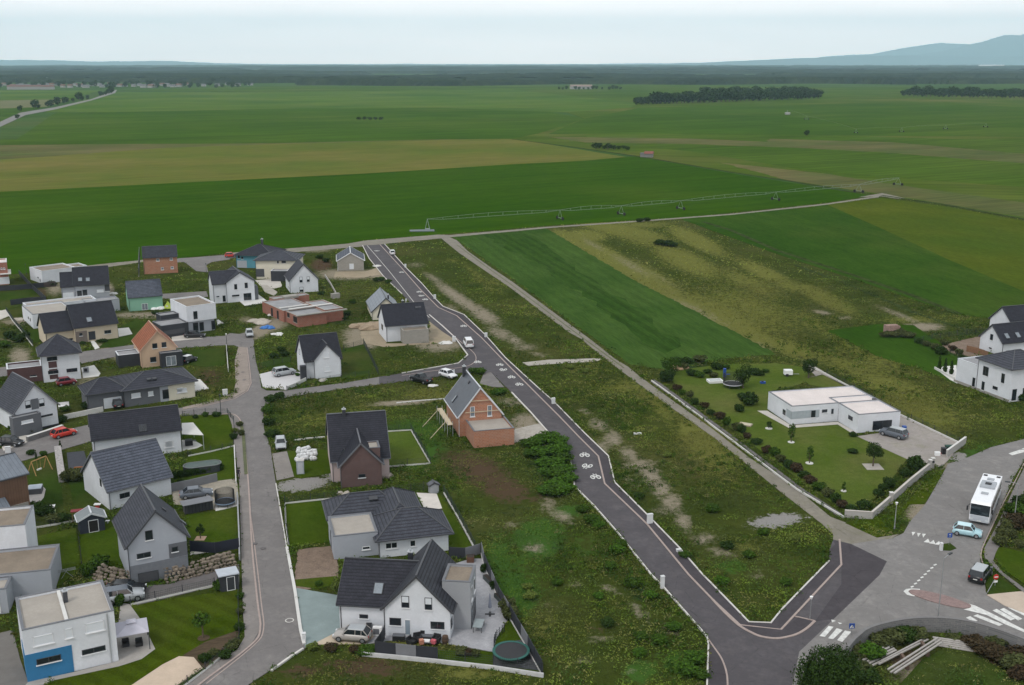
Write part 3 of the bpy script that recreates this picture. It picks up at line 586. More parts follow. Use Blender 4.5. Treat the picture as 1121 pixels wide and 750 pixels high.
# --- irrigation pivots
STEEL = M('galvanised', (.2, .24, .23), .5, .1, 2, .5, .4)
def pivot(label, towers, first):
    wd_ = .09 if first else .05
    """towers: (x, y ground) and the pipeline arching between them"""
    pts = [G(x, y) for x, y in towers]
    t = thing('irrigation_pivot', label, 'irrigation boom', (*pts[0], 0)); o = Vector((*pts[0], 0))
    pipe = MB(); z0 = 3.8
    for a, b in zip(pts[:-1], pts[1:]):
        a = Vector((*a, 0)); b = Vector((*b, 0)); d = b-a; n = max(6, int(d.length/6)); pr = None; side = Vector((-d.y, d.x, 0)).normalized()
        for k in range(n+1):
            q = k/n; p = a+d*q+Vector((0, 0, z0+.8*math.sin(math.pi*q)))-o
            low = p-Vector((0, 0, 1.3*math.sin(math.pi*q)**.5 if 0 < k < n else 0))
            if pr:
                pipe.bar(pr[0], p, wd_)
                if first: pipe.bar(pr[1]+side*.5, low+side*.5, .06); pipe.bar(pr[1]-side*.5, low-side*.5, .06)
                if first: pipe.bar(p, low+side*.5, .05); pipe.bar(p, low-side*.5, .05)
            pr = (p, low)
    pipe.build('pipe_truss', STEEL, t)
    for i, (a, nxt) in enumerate(zip(pts[1:], pts[2:]+[pts[-2]])):
        a = Vector((*a, 0))-o; d = Vector((nxt[0]-pts[i+1][0], nxt[1]-pts[i+1][1], 0)).normalized(); s = Vector((-d.y, d.x, 0))
        tw = MB(); tw.bar(a+s*1.6+Vector((0,0,.7)), a+Vector((0,0,z0)), .09); tw.bar(a-s*1.6+Vector((0,0,.7)), a+Vector((0,0,z0)), .09); tw.bar(a+s*2.3+Vector((0,0,.7)), a-s*2.3+Vector((0,0,.7)), .2)
        tw.build('wheel_tower', STEEL, t)
        for k in (-1, 1):
            c = a+s*2.1*k+Vector((0,0,.65)); MB().cyl(c-d*.18, c+d*.18, .65, n=14).build('wheel', M('tyre', (.02, .02, .022)), t)
    MB().box(-.9,-.9,0,.9,.9,.25).bar((-.8,-.8,.2),(0,0,z0),.14).bar((.8,-.8,.2),(0,0,z0),.14).bar((.8,.8,.2),(0,0,z0),.14).bar((-.8,.8,.2),(0,0,z0),.14).build('base_frame', STEEL, t)
    return t
pivot('long wheeled irrigation boom crossing the near green field', [(468,251),(613,240.5),(680,235.5),(745,229.5),(849,219.5),(940,210.8),(983,203)], True)
pivot('hazy irrigation boom with five wheeled towers in the far right field', [(862,124),(883,131),(937,146),(987,144.5),(1035,141.5),(1079,139.5)], False)
MB().box(-4.5,-1.6,.02,4.5,1.6,.35).build('farm_trailer', M('trailer_blue', (.15, .17, .19)))
ft = bpy.data.objects['farm_trailer']; ft.location = (*G(462, 253), 0); ft.rotation_euler[2] = .1; ft.name = 'concrete_slab'
tag(ft, 'low blue-grey platform at the foot of the near irrigation boom', 'platform')
# ================================================================ ROADS, LOTS, LAWNS
new_asph = asphalt_mat('new_asphalt', (.094, .087, .094), wear=(.2, .18, .18), wk=.35)
dark_asph = asphalt_mat('dark_asphalt', (.07, .063, .07), wear=(.15, .13, .14), wk=.2)
old_asph = asphalt_mat('old_asphalt', (.215, .205, .2), wear=(.36, .34, .32), wk=.5)
old_asph2 = asphalt_mat('older_asphalt', (.19, .178, .175), wear=(.3, .28, .26), wk=.5)
track_m = asphalt_mat('farm_track', (.235, .215, .18), .3, wear=(.14, .14, .08), wk=.7)
gravel_m = asphalt_mat('gravel', (.42, .39, .35), .2, wear=(.22, .2, .15), wk=.7)
dirt_m = asphalt_mat('bare_soil', (.34, .28, .2), .25, wear=(.14, .15, .07), wk=.6)
gravel_bl = M('blue_gravel', (.21, .26, .26), .95, .12, .6)
concrete = M('concrete', (.48, .45, .41), .85, .14, .5)
conc_w = M('white_concrete', (.58, .57, .55), .8, .08, .6)
kerb_m = M('kerb_stone', (.58, .56, .53), .85, .12, .8)
pink_m = M('pink_sett', (.34, .275, .25), .85, .15, 3)
paint = M('road_paint', (.62, .62, .6), .8, .28, 2.5)
lawn_m = ground_mat('lawn_grass', (.052, .084, .005), (.066, .096, .007), (.074, .096, .012), s1=.15, s2=1.1, s3=6, ang=R(-35), ax=1, bmp=.05, streak=.35, stripe=(2.2, .17))
lawn_y = ground_mat('lawn_dry', (.078, .12, .018), (.1, .136, .026), (.13, .14, .042), s1=.12, s2=.9, s3=6, bmp=.05, streak=.3)
lawn_g = ground_mat('lawn_rough', (.034, .064, .009), (.045, .078, .012), (.07, .08, .022), s1=.12, s2=.9, s3=5, bmp=.06, streak=.35)
lawn_p = ground_mat('lawn_plain', (.045, .08, .006), (.06, .093, .008), (.074, .1, .014), s1=.25, s2=1.1, s3=6, bmp=.05, streak=.35)
soil_m = ground_mat('tilled_soil', (.1, .075, .05), (.13, .095, .065), s1=.1, s2=1, s3=5, ang=R(20), ax=5, bmp=.1)
redsoil = ground_mat('warm_soil', (.24, .18, .14), (.28, .215, .17), s1=.1, s2=1, s3=5, bmp=.05)
ZR = .06
# the new estate road (purple-grey) from the field down to the junction
road_left = [(397,269),(404,283),(420,303),(440,322),(455,338),(470,352),(484,363),(498,372),(513,389),(502,398),(440,409),(415,413),(415,421),(440,418),(470,414),(505,408),(538,408),(560,430),(602,476),(620,488),(624,500),(629,533),(650,554),(678,586),(713,630),(725,642),(774,698),(778,708),(776,750),(776,775)]
road_right = [(862,775),(868,745),(875,714),(912,679),(963,630),(971,615),(932,596),(912,591),(907.6,604),(907.6,615),(856,668),(844,683),(819.6,682),(780,641),(769,630),(743,600),(710,566),(673,529),(666,500),(640,475),(606,440),(590,426),(553,392),(532,368),(508,345),(485,336),(476,327),(462,311),(444,293),(421,267.6)]
sheet('road', road_left+road_right, ZR, new_asph)
sheet('road', [(912,592),(932,596.5),(970.5,615),(962.5,630),(912,678.5),(892,680.8),(921,640),(921,612)], ZR+.005, dark_asph, False)
# footway along its right side, darker, a step up
foot_in = [(416,268),(440,294),(460,317),(480,337),(500,346),(527,370),(554,398),(574,418),(612,456),(635,480),(655,500),(662,530),(708,574),(754,630),(780,657),(810,685),(855,690),(921,619),(919,591)]
foot_out = [(907.6,604),(907.6,615),(856,668),(844,683),(819.6,682),(780,641),(769,630),(743,600),(710,566),(673,529),(666,500),(640,475),(606,440),(590,426),(553,392),(532,368),(508,345),(485,336),(476,327),(462,311),(444,293),(421,267.6)]
sheet('pavement', foot_in+foot_out, ZR+.05, dark_asph, False)
sheet('pavement', [(810,685),(820,692),(833,697),(850,699.5),(872,694),(891,681),(874,677),(855,690)], ZR+.05, dark_asph, False)
ribbon('kerb', foot_in, .24, 0, ZR+.07, pink_m, nogrow=False)
ribbon('kerb', smooth_pts([(780,657),(794,672),(808.6,685),(820,692),(833,697.5),(850,699.7),(864,697.5),(874.6,694),(884,688),(892,680.6)]), .3, 0, ZR+.075, pink_m, nogrow=False)
ribbon('kerb', [(892,680.6),(870,675.5)], .18, 0, ZR+.08, pink_m, nogrow=False)
ribbon('kerb', foot_out[1:], .18, 0, .2, kerb_m, nogrow=False)
ribbon('kerb', [(397,269),(404,283),(420,303),(440,322)], .18, 0, .18, kerb_m, nogrow=False)
ribbon('kerb', [(402,269),(426,297),(453,331),(470,348)], .13, 0, ZR+.03, kerb_m, nogrow=False)
ribbon('kerb', [(470,345),(484,357),(498,370),(512,389),(502,398),(440,409)], .22, 0, .18, kerb_m, nogrow=False)
ribbon('kerb', smooth_pts([(484,356),(500,371),(516,384),(521,391),(519,397),(508,402),(470,407),(440,411.5)]), .16, 0, ZR+.04, pink_m, nogrow=False)
ribbon('kerb', [(560,430),(581,452),(602,476)], .24, 0, .18, kerb_m, nogrow=False)
ribbon('kerb', [(624,500),(629,533),(650,554)], .2, 0, .16, kerb_m, nogrow=False)
ribbon('kerb', [(650,554),(678,586),(713,630),(725,642),(774,698),(775.5,708),(774,750),(773,775)], .17, 0, .2, kerb_m, nogrow=False)
ribbon('kerb', smooth_pts([(774,699),(782,710),(790,722),(795,736),(796.5,750),(796,775)]), .18, 0, ZR+.05, pink_m, nogrow=False)
sheet('pavement', [(775,701),(782,710),(790,722),(795,736),(796.5,750),(796,775),(774,775),(774,740)], ZR+.04, dark_asph, False)
# grey road to the south and east, the bus road, the farm track
sheet('road', [(875,714),(862,775),(884,790),(905,745),(940,712),(952,690),(986,681),(1026,679),(1068,686),(1121,702),(1190,730),(1190,700),(1121,672),(1100,662),(1080,652),(1078,640),(1074,626),(1073,612),(1076,598),(1088.7,571.6),(1108.7,524.4),(1121,504.5),(1150,485),(1200,468),(1200,462),(1121,481),(1085,490),(1056,502.6),(1038,508),(1027,528),(1012.5,553.4),(996,571.6),(989,584),(973.6,591),(965,591),(932,596),(971,615),(963,630),(912,679)], ZR, old_asph)
sheet('road', [(965,591),(973.6,591),(984,585),(960,589),(930,574),(909,566),(880,542),(860,527),(820,501),(780,470),(730,434),(700,412),(688,402),(673,393),(648,373),(627,357.6),(560,308),(536,292),(512,275),(500,263),(490,259),(482,260),(494,270),(504,278),(526,293),(560,316),(590,339),(621.5,363),(636,371),(660,391),(677.7,404.4),(700,421),(740,450),(780,478),(820,510.4),(844,530),(868,549),(899,573),(912,585),(912,592),(932,597)], ZR-.02, track_m)
for off in (0,):
    ribbon('grass_strip', [(500,268),(530,290.5),(560,312),(625,360.5),(683,403)], .35, 0, ZR, M('strip_grass', (.1, .11, .05), var=.4, scale=.5), nogrow=False)
sheet('path', [(572,397),(600,394),(650,392.5),(660,393),(652,396),(620,397.5),(578,400.5)], .03, gravel_m)
sheet('path', [(250,277),(312,272.5),(380,267),(400,263.5),(480,257),(492,257.5),(600,248.4),(700,241.6),(800,234.2),(905,222.9),(950,216.2),(962,214.8),(962,216),(905,224.2),(800,235.5),(700,242.8),(600,249.8),(492,260),(472,262),(430,266),(397,270),(312,277),(250,281)], .05, track_m, jag=.3)
sheet('path', [(940,216),(966,211.5),(990,217),(985,218),(965,215)], .07, track_m, jag=.3)
sheet('path', [(118,288.5),(150,285.5),(160,284),(160,286.5),(118,292.5),(60,298),(60,295)], .05, track_m, jag=.2)
sheet('path', [(-30,150),(0,133.5),(22,123.5),(60,117.5),(100,108.5),(121,101),(124,98.5),(128,98.5),(126,102),(100,110),(62,119.5),(28,126),(0,139),(-30,160)], .08, old_asph, False)
for pts_, wd_ in (([(560,152.5),(620,160),(700,171.5),(800,188.5),(860,197.5),(940,211.5)], 1.8), ([(965,214),(1040,225),(1121,240),(1190,253)], 2.4), ([(770,243),(800,252),(850,274),(930,300),(1000,324),(1050,344)], 2.0), ([(870,290),(930,312),(1000,342),(1060,362)], 1.4)):
    ribbon('ditch', pts_, wd_, 0, .08 if wd_ != 1.4 else .04, ditch_m, nogrow=False)
# left estate streets
sheet('road', [(204,370),(246,368),(252,365),(262,366),(274,363),(278,374),(278,380),(280,396),(284,410),(286,425),(292,428),(312,428),(380,419),(415,413),(415,421),(380,425),(320,434),(300,438),(288,446),(289,470),(296,490),(302,530),(314,600),(324,648),(334,710),(308,726),(272,750),(240,785),(170,785),(206,750),(224,734),(260,712),(268,698),(266,670),(264,600),(262,530),(254,466),(250,454),(196,455),(94,485),(28,504),(-30,516),(-30,500),(0,492),(31,483),(69,472),(94,466),(150,452),(216,445),(256,436),(261,428),(261,380),(256,378),(246,378),(200,381),(165,385),(130,390),(90,398),(40,408),(-30,416),(-30,406),(40,398),(92,385),(144,378)], ZR, old_asph2)
sheet('pavement', [(261,380),(270,381),(272,400),(274,420),(270,428),(256,436),(216,446),(200,449),(200,446.5),(240,437),(256,430),(258,420),(257,395)], ZR+.05, asphalt_mat('pink_walk', (.3,.255,.225), wear=(.36,.3,.25)), False)
ribbon('kerb', [(270.5,381),(273,400),(275,420),(271,428.5),(257,437),(216,447)], .18, 0, ZR+.08, pink_m, nogrow=False)
sheet('pavement', [(250,453.5),(259,456),(266,468),(272,530),(276,600),(282,660),(285,690),(274,708),(220,749),(190,775),(170,785),(206,750),(224,734),(260,712),(268,698),(266,670),(264,600),(262,530),(254,466)], ZR+.05, asphalt_mat('walk', (.235,.215,.205), wear=(.34,.3,.26)), False)
ribbon('kerb', smooth_pts([(236,455),(250,453.5),(259,456),(264.5,464),(266.5,475),(272,530),(276,600),(282,660),(285,690),(274,708),(220,749),(190,775)]), .22, 0, ZR+.09, pink_m, nogrow=False)
ribbon('kerb', smooth_pts([(270,530),(279,600),(286,660),(288.5,690),(277,708),(226,749)]), .14, 0, ZR+.02, pink_m, nogrow=False)
ribbon('planting_strip', [(263.5,462),(266.5,478),(268,500),(269.5,520)], .5, 0, ZR+.12, M('strip_grass'  , (.1, .11, .05)), nogrow=False)
ribbon('kerb', [(314,600),(323,648),(329,690),(333,706)], .35, 0, .22, conc_w, nogrow=False)
ribbon('kerb', [(302,530),(308,565),(314,600)], .15, 0, .15, kerb_m, nogrow=False)
ribbon('kerb', [(332,711),(318,720),(297,735)], .25, 0, .18, kerb_m, nogrow=False)
sheet('road', [(195,283),(248,280),(252,284),(232,287),(226,290),(228,298),(215,297),(206,290)], ZR, old_asph2)
sheet('road', [(160,286),(250,279),(312,274),(312,277),(250,283),(200,287),(160,290)], ZR-.01, old_asph2)
sheet('road', [(178,322),(226,319),(228,325),(205,327),(180,327),(150,330),(150,324)], ZR, old_asph2)
sheet('driveway', [(279,307),(306,305),(309,314),(300,316),(285,313)], .05, concrete)
sheet('driveway', [(285,312),(292,312),(304,320),(300,324),(290,320)], .06, gravel_m)
# lots
sheet('driveway', [(326,602),(322,640),(324,648),(370,638),(371,622),(364,598)], .04, redsoil, jag=.2)
sheet('driveway', [(324,644),(370,652),(373,690),(334,710)], .05, gravel_bl)
sheet('driveway', [(334,710),(373,688),(412,688),(412,702),(400,705),(350,706),(336,706)], .04, M('sand_paving', (.47,.39,.3), .9, .1, .7))
sheet('lawn', [(323,635),(369,631),(370,640),(347,645),(324,642)], .05, lawn_p)
sheet('lawn', [(310,551),(369,545),(375,566),(361,582),(361,594),(315,598)], .04, lawn_p)
sheet('lawn', [(470,540),(482,541),(520,603),(492,608),(490,580)], .04, lawn_p)
sheet('driveway', [(298,497),(314,494),(322,522),(303,526)], .04, asphalt_mat('drive', (.25,.23,.215), wear=(.36,.32,.28)))
sheet('lawn', [(314,494),(362,492),(362,518),(330,524),(322,522)], .03, lawn_p)
sheet('lawn', [(424,472),(450,471),(471,507),(424,511)], .03, lawn_y)
sheet('patio', [(448,632),(516,612),(530,612),(560,672),(543,700),(540,714),(460,700),(422,702),(400,706),(418,690)], .06, None or M('patio_slabs', (.33,.33,.35), .8, .25, .5))
sheet('patio', [(456,540),(478,541),(484,557),(466,560)], .08, M('pale_slab', (.56,.52,.48), .85, .1, .6))
sheet('lawn', [(478,712),(540,714),(543,700),(562,672),(566,674),(590,732),(590,738),(478,722)], .05, lawn_p)
sheet('gravel_bed', [(541,712),(545,706),(576,700),(593,735),(540,729)], .07, M('dark_gravel', (.07,.07,.08), .9, .5, 2))
sheet('driveway', [(596,478),(600,462),(562,470),(562,485)], .03, gravel_m, jag=.15)
sheet('driveway', [(530,408),(538,408),(552,424),(541,424),(525,420)], .03, old_asph2)
# cubic white and blue house
sheet('lawn', [(262,645),(262,702),(212,720),(190,730),(150,770),(20,770),(60,744),(130,727),(165,708),(170,712),(153,677),(142,663)], .04, lawn_m)
sheet('patio', [(31,747),(82,736),(130,724),(128,700),(132,660),(142,662),(155,680),(170,711),(155,722),(130,730),(60,745),(20,760)], .05, M('grey_paving', (.33,.31,.29), .9, .12, .8))
sheet('patio', [(212,720),(196,719),(178,728),(130,760),(150,775),(180,760),(222,732)], .06, M('sand_flags', (.5,.4,.31), .9, .1, .6))
sheet('gravel_bed', [(225,703),(262,690),(262,704),(226,733),(212,722),(200,718)], .05, soil_m)
sheet('driveway', [(146,655),(140,645),(150,642),(185,640),(240,622),(262,618),(262,640),(235,642),(150,663)], .05, M('dark_paving', (.12,.11,.11), .9, .15, 1))
sheet('driveway', [(-30,700),(14,690),(22,722),(31,747),(28,775),(-30,775)], .045, M('grey_paving2', (.15,.14,.13), .9, .12, .8))
# lawns of the left block
sheet('lawn', [(28,590),(83,578),(86,606),(88,622),(65,642),(40,640)], .04, lawn_p)
sheet('lawn', [(86,580),(130,568),(140,600),(140,618),(100,628),(88,620)], .04, lawn_p)
sheet('patio', [(33,610),(54,605),(66,630),(36,640)], .07, M('slate_paving', (.24,.26,.3), .85, .1, .8))
sheet('patio', [(30,532),(44,530),(50,536),(48,545),(42,552),(38,560),(34,560)], .05, M('round_terrace', (.45,.42,.4), .85, .15, .8))
sheet('lawn', [(30,500),(62,492),(66,520),(70,560),(40,572),(34,560)], .03, lawn_g)
sheet('lawn', [(74,520),(118,512),(122,560),(84,572)], .03, lawn_g)
sheet('gravel_bed', [(73,496),(92,494),(98,514),(76,520)], .05, M('dark_tarp', (.03,.032,.045), .6, .3, 1.5))
sheet('lawn', [(199,456),(249,453),(256,470),(257,488),(206,500),(200,494)], .04, lawn_p)
sheet('lawn', [(206,500),(257,489),(259,524),(212,530),(188,528)], .04, lawn_p)
sheet('patio', [(199,482),(215,484),(222,488),(216,491),(200,494)], .08, conc_w)
sheet('driveway', [(188,536),(259,520),(262,552),(236,558),(190,552)], .03, M('gravel_lot', (.3,.27,.22), .9, .3, .5))
sheet('lawn', [(203,564),(236,560),(261,555),(261,590),(209,602)], .04, lawn_p)
sheet('patio', [(236,549),(258,548),(260,554),(236,560)], .06, conc_w)
sheet('gravel_bed', [(209,602),(261,592),(262,600),(208,608)], .05, concrete)
# middle left
sheet('lawn', [(129,360),(150,348),(160,357),(148,372),(132,380),(108,381)], .03, lawn_g)
sheet('patio', [(129,360),(141,359),(145,366),(130,369)], .08, conc_w)
sheet('patio', [(99,374),(103,373),(109,381),(104,383)], .08, conc_w)
sheet('patio', [(89,403),(103,400),(110,409),(108,412),(91,414)], .06, conc_w)
sheet('lawn', [(30,362),(48,360),(50,372),(36,376)], .03, lawn_g)
sheet('driveway', [(-20,342),(8,339),(10,346),(0,350),(-20,352)], .03, concrete)
sheet('lawn', [(-10,322),(40,317),(46,330),(2,340),(-10,340)], .03, lawn_g)
sheet('driveway', [(66,329),(85,327),(98,326),(102,332),(70,335)], .05, concrete)
sheet('driveway', [(2,490),(16,478),(40,476),(31,484),(4,494)], .07, concrete)
sheet('patio', [(262,330),(282,322),(294,331),(268,335)], .07, conc_w)
sheet('patio', [(237,349),(245,354),(238,356)], .07, conc_w)
sheet('patio', [(212,416),(219,415.5),(229,426),(213,429)], .07, conc_w)
sheet('driveway', [(188,367),(206,366),(222,366),(222,371),(188,374)], .09, concrete)
sheet('driveway', [(284,410),(300,406),(331,408),(336,416),(314,427),(288,425)], .06, M('white_gravel', (.5,.49,.5), .9, .06, 2))
sheet('lawn', [(287,396),(318,390),(319,404),(300,406),(287,404)], .03, lawn_g)
sheet('lawn', [(376,382),(398,377),(410,397),(405,410),(374,412)], .03, lawn_g)
sheet('lawn', [(318,421),(336,417),(374,412),(404,409),(404,412),(340,420),(318,424)], .03, lawn_p)
sheet('lawn', [(197,385),(246,381),(247,400),(225,402),(197,398)], .03, lawn_g)
sheet('driveway', [(404,352),(418,352),(423,376),(470,376),(471,350),(478,345),(499,372),(480,376),(420,380),(398,376),(394,362)], .03, dirt_m, jag=.5)
sheet('driveway', [(367,298),(400,297),(418,292),(406,283),(416,292),(420,300),(398,304),(366,304)], .03, dirt_m, jag=.3)
# bungalow on the right: its garden and yard
sheet('lawn', [(728,410),(745,405),(790,399),(850,398),(886,403),(884,414),(905,410),(930,422),(920,428),(880,420),(845,428),(841,452),(865,468),(917,464),(938,478),(993,503),(960,545),(925,560),(895,540),(812,478),(752,432)], .03, lawn_y)
sheet('driveway', [(938,478),(985,471),(962,440),(900,410),(893,412),(884,402),(890,400),(985,455),(1052,486),(1038,504),(1030,512),(993,503)], .05, asphalt_mat('yard', (.33,.3,.28), wear=(.2,.2,.12), wk=.6))
sheet('path', [(829,450),(840,450),(866,466),(917,462),(938,474),(938,478),(917,465),(864,469)], .06, concrete)
sheet('gravel_bed', [(715,415),(725,421),(800,476),(880,536),(922,563),(918,566),(870,532),(796,476),(712,418)], .05, M('mulch', (.13,.12,.12), .9, .4, 2))
sheet('lawn', [(925,573),(984,560),(1018,522),(1036,512),(1026,530),(1012,552),(996,552),(984,566),(976,582),(960,589)], .04, lawn_m, nogrow=False)
sheet('lawn', [(1028,597),(1040,595.5),(1047,601),(1040,603.5),(1030,603)], .12, lawn_g)
# far right houses
sheet('driveway', [(1031,378),(1074,368),(1080,388),(1056,392),(1040,386)], .04, redsoil, jag=.3)
sheet('lawn', [(962,362),(1000,356),(1024,378),(1040,387),(1062,396),(1060,404),(1024,402),(1000,392)], .03, bright, jag=.3)
sheet('patio', [(1023,403),(1047,400),(1048,420),(1040,416)], .06, conc_w)
sheet('pavement', [(1121,513),(1160,495),(1160,520),(1121,540),(1104,580),(1090,606),(1087,615),(1098,628),(1121,645),(1150,660),(1150,668),(1121,650),(1094,628),(1078,612),(1077,602),(1092,575),(1110,535)], ZR+.07, asphalt_mat('right_walk', (.2,.185,.18), wear=(.3,.27,.24)))
ribbon('kerb', smooth_pts([(1121,508),(1111,528),(1098,552),(1082,586),(1075,602),(1074,612),(1078,622)]), .12, 0, ZR+.1, pink_m, nogrow=False)
sheet('lawn', [(1089,600),(1100,600),(1121,606),(1150,612),(1150,655),(1121,640),(1099,625),(1089,612)], .1, lawn_p)
sheet('lawn', [(1081,646),(1078,640),(1079,628),(1090,630),(1115,648),(1082,652)], .1, lawn_g)
sheet('driveway', [(1080,652),(1115,648.5),(1150,648),(1180,690),(1121,672),(1100,664)], ZR+.05, M('tan_drive', (.46,.38,.31), .9, .1, .6))
sheet('lawn', [(985,750),(1010,722),(1030,712),(1050,704),(1070,716),(1090,730),(1121,744),(1121,775),(975,775)], .05, lawn_g, nogrow=False)
# markings
def mark(px): return sheet('road_marking', px, ZR+.012, paint, False, .01)
for q in ([(912,684),(918.5,686),(904,699.5),(897,697.5)], [(918,688),(923.5,690),(910,702.5),(905,700)], [(922,690),(930,692),(918,701),(912,700.5)],
          [(899,685),(905,686),(900,692),(895,697)]):
    pass
mark([(907,686),(912.5,687),(903,698),(897,697)]); mark([(916,688.5),(922.5,690.5),(912,700.5),(906.5,699.5)]); mark([(925,691),(932,692.5),(922,703.5),(916.5,701.5)])
mark([(910,679),(915,680.5),(911,682)]); mark([(917,682),(922,683),(919,684)])
for x, y in ((998,585),(1004,586.2),(1009.5,587)): mark([(x,y-2),(x+4,y-1.8),(x+1,y+2.2)])
for x, y in ((1012,593),(1018,594.4),(1024,595.6)): mark([(x+4,y-2.6),(x+6,y+2),(x-1,y+1)])
for i in range(8):
    t_ = i/7.0; x = 998+t_*25; y = 642.5-t_*24
    mark([(x-1.6,y+.6),(x+1.6,y-.7),(x+2.6,y+.5),(x-.4,y+1.6)])
mark([(989,648),(992,645.5),(998,645),(1007,645.5),(1007,647),(998,646.6),(994,648),(996,650),(1002,652),(1001,653.5),(993,652)])
sheet('traffic_island', smooth_pts([(995,648),(998,646.5),(1010,647.5),(1035,653),(1055,660),(1063,664),(1058,667),(1040,664.5),(1015,658),(997,651)], 3), ZR+.07, M('island_setts', (.24,.17,.16), .9, .3, 3), False)
mark([(1058,661),(1068,664),(1085,672),(1105,682),(1121,690),(1140,700),(1121,693),(1100,684),(1080,674),(1072,672),(1055,668),(1062,666)])
for x, y, dx, dy in ((1088,668,20,11),(1096,667,20,12),(1067,674,28,11),(1059,676,8,5),(1105,665,30,15)):
    mark([(x-1.5,y+1),(x+3,y-.7),(x+dx+3,y+dy-.7),(x+dx-1.5,y+dy+1)])
mark([(1104,497),(1116,493),(1121,493),(1121,495.5),(1108,499)]); mark([(1118,492),(1121,491),(1121,492.5)])
def bike_mark(px, py, s=1.0, rz=0):
    c = Vector(G(px, py)); m = MB()
    for dx in (-.75, .75):
        for k in range(10):
            a, b = k*math.pi/5, (k+1)*math.pi/5
            for w0, w1 in ((.34, .62),):
                P = [(dx+math.cos(a)*w0, math.sin(a)*w0), (dx+math.cos(a)*w1, math.sin(a)*w1), (dx+math.cos(b)*w1, math.sin(b)*w1), (dx+math.cos(b)*w0, math.sin(b)*w0)]
                m.add([(x, y, 0) for x, y in P], [(0, 1, 2, 3)])
    for a, b in (((-.75,0),(-.3,.8)),((-.3,.8),(.5,.8)),((.5,.8),(.75,0)),((-.3,.8),(.05,.05)),((.05,.05),(.5,.8)),((-.75,0),(.05,.05)),((.5,.8),(.45,1.1)),((-.45,1.0),(-.1,1.0))):
        m.bar((*a,0),(*b,0),.14,.002)
    o = m.build('road_marking', paint); o.location = (c.x, c.y, ZR+.045); o.rotation_euler[2] = rz; o.scale = (s*.62, s*1.35, 1); o['kind'] = 'structure'
for x, y, rz in ((640,499,.0),(643,510.5,2.8),(652,523,.1),(547,400,.1),(551,405,3),(560,413.5,.1),(568.5,421.5,.2),(523,397,.1),(413,275,1.2),(439.6,298.5,.2),(459,320,.1),(461.5,324,3),(465.5,328.3,.1),(507.5,357.5,.1)):
    bike_mark(x, y, .95 if y > 480 else .9, rz)
ml = MB(); c_ = G(317, 680)
for k in range(20):
    a, b = k*math.pi/10, (k+1)*math.pi/10
    ml.add([(math.cos(a)*.38,math.sin(a)*.38,0),(math.cos(a)*.5,math.sin(a)*.5,0),(math.cos(b)*.5,math.sin(b)*.5,0),(math.cos(b)*.38,math.sin(b)*.38,0)],[(0,1,2,3)])
o = ml.build('road_marking', kerb_m); o.location = (*c_, ZR+.045); o['kind'] = 'structure'
for i, (x, y) in enumerate([(266,408),(267.5,416.5),(279,596),(288,601)]):
    c_ = G(x, y); mc = MB().cyl((0,0,0),(0,0,.02),.35,n=16).build('manhole_cover', M('iron', (.12,.11,.11))); mc.location = (*c_, ZR+.05); tag(mc, ['iron manhole cover on the upper left street near the kerb','iron manhole cover just below another on the upper left street','square-set iron cover on the left pavement beside the grey house garden','iron cover in the left street beside the pink kerb'][i], 'manhole cover')
# ================================================================ HOUSES
W_WHITE = M('render_white', (.62, .64, .68), .9, .1, .35); W_GREY = M('render_grey', (.30, .31, .33), .9, .05, .5); W_LGREY = M('render_light_grey', (.34, .36, .4), .9, .05, .5)
W_DGREY = M('render_dark_grey', (.12, .125, .14), .9, .08, .6); W_ANTH = M('anthracite', (.035, .037, .045), .6, .15, 1); W_BEIGE = M('render_beige', (.55, .47, .36), .9, .05, .5)
W_CREAM = M('render_cream', (.62, .58, .48), .9, .05, .5); W_MINT = M('render_mint', (.22, .42, .31), .9, .06, .5); W_PINK = M('render_pink', (.5, .41, .4), .9, .05, .5)
W_BLUE = M('render_blue', (.035, .17, .34), .9, .1, .6); W_TEAL = M('render_teal', (.09, .26, .33), .9, .08, .6); W_SALM = M('render_salmon', (.52, .37, .26), .9, .05, .5)
W_BLOCK = brick_mat('concrete_blocks', (.27, .255, .23), (.22, .21, .19), (.34, .32, .29), .5, .22)
W_BRICK = brick_mat('orange_brick', (.40, .15, .075), (.31, .115, .06), (.36, .25, .19), .5, .26)
W_BRICK2 = brick_mat('red_brick', (.30, .085, .05), (.24, .07, .045), (.30, .2, .16), .5, .26)
W_BRICK3 = brick_mat('plum_brick', (.10, .05, .045), (.075, .037, .036), (.13, .09, .085), .35, .12)
W_WINE = M('cladding_wine', (.085, .045, .045), .8, .15, 1); W_BROWNB = brick_mat('brown_brick', (.13, .10, .085), (.095, .075, .065), (.2, .17, .15), .3, .1)
W_WOOD = seam_mat('wood_cladding', (.17, .10, .065), .22, 'Y')
R_DARK = tile_mat('roof_dark', (.032, .033, .045), .24, .35); R_SLATE = tile_mat('roof_slate', (.048, .05, .066), .22, .25); R_GREY = tile_mat('roof_grey', (.1, .112, .145), .3, .15)
R_MID = tile_mat('roof_mid', (.066, .07, .088), .26, .3); R_BLUEG = seam_mat('roof_bluegrey', (.16, .18, .21), .6); R_ZINC = seam_mat('roof_zinc', (.13, .15, .18), .55)
R_TERRA = tile_mat('roof_terracotta', (.34, .115, .055), .26, .3); R_ANT = tile_mat('roof_anthracite', (.052, .054, .066), .3, .35)
F_GRAVEL = M('flat_roof_gravel', (.34, .31, .275), .95, .12, .5, bmp=.02, bscale=20); F_BROWN = M('flat_roof_sedum', (.22, .18, .14), .95, .2, .4); F_PINKW = M('flat_roof_pale', (.62, .56, .54), .9, .1, .35)
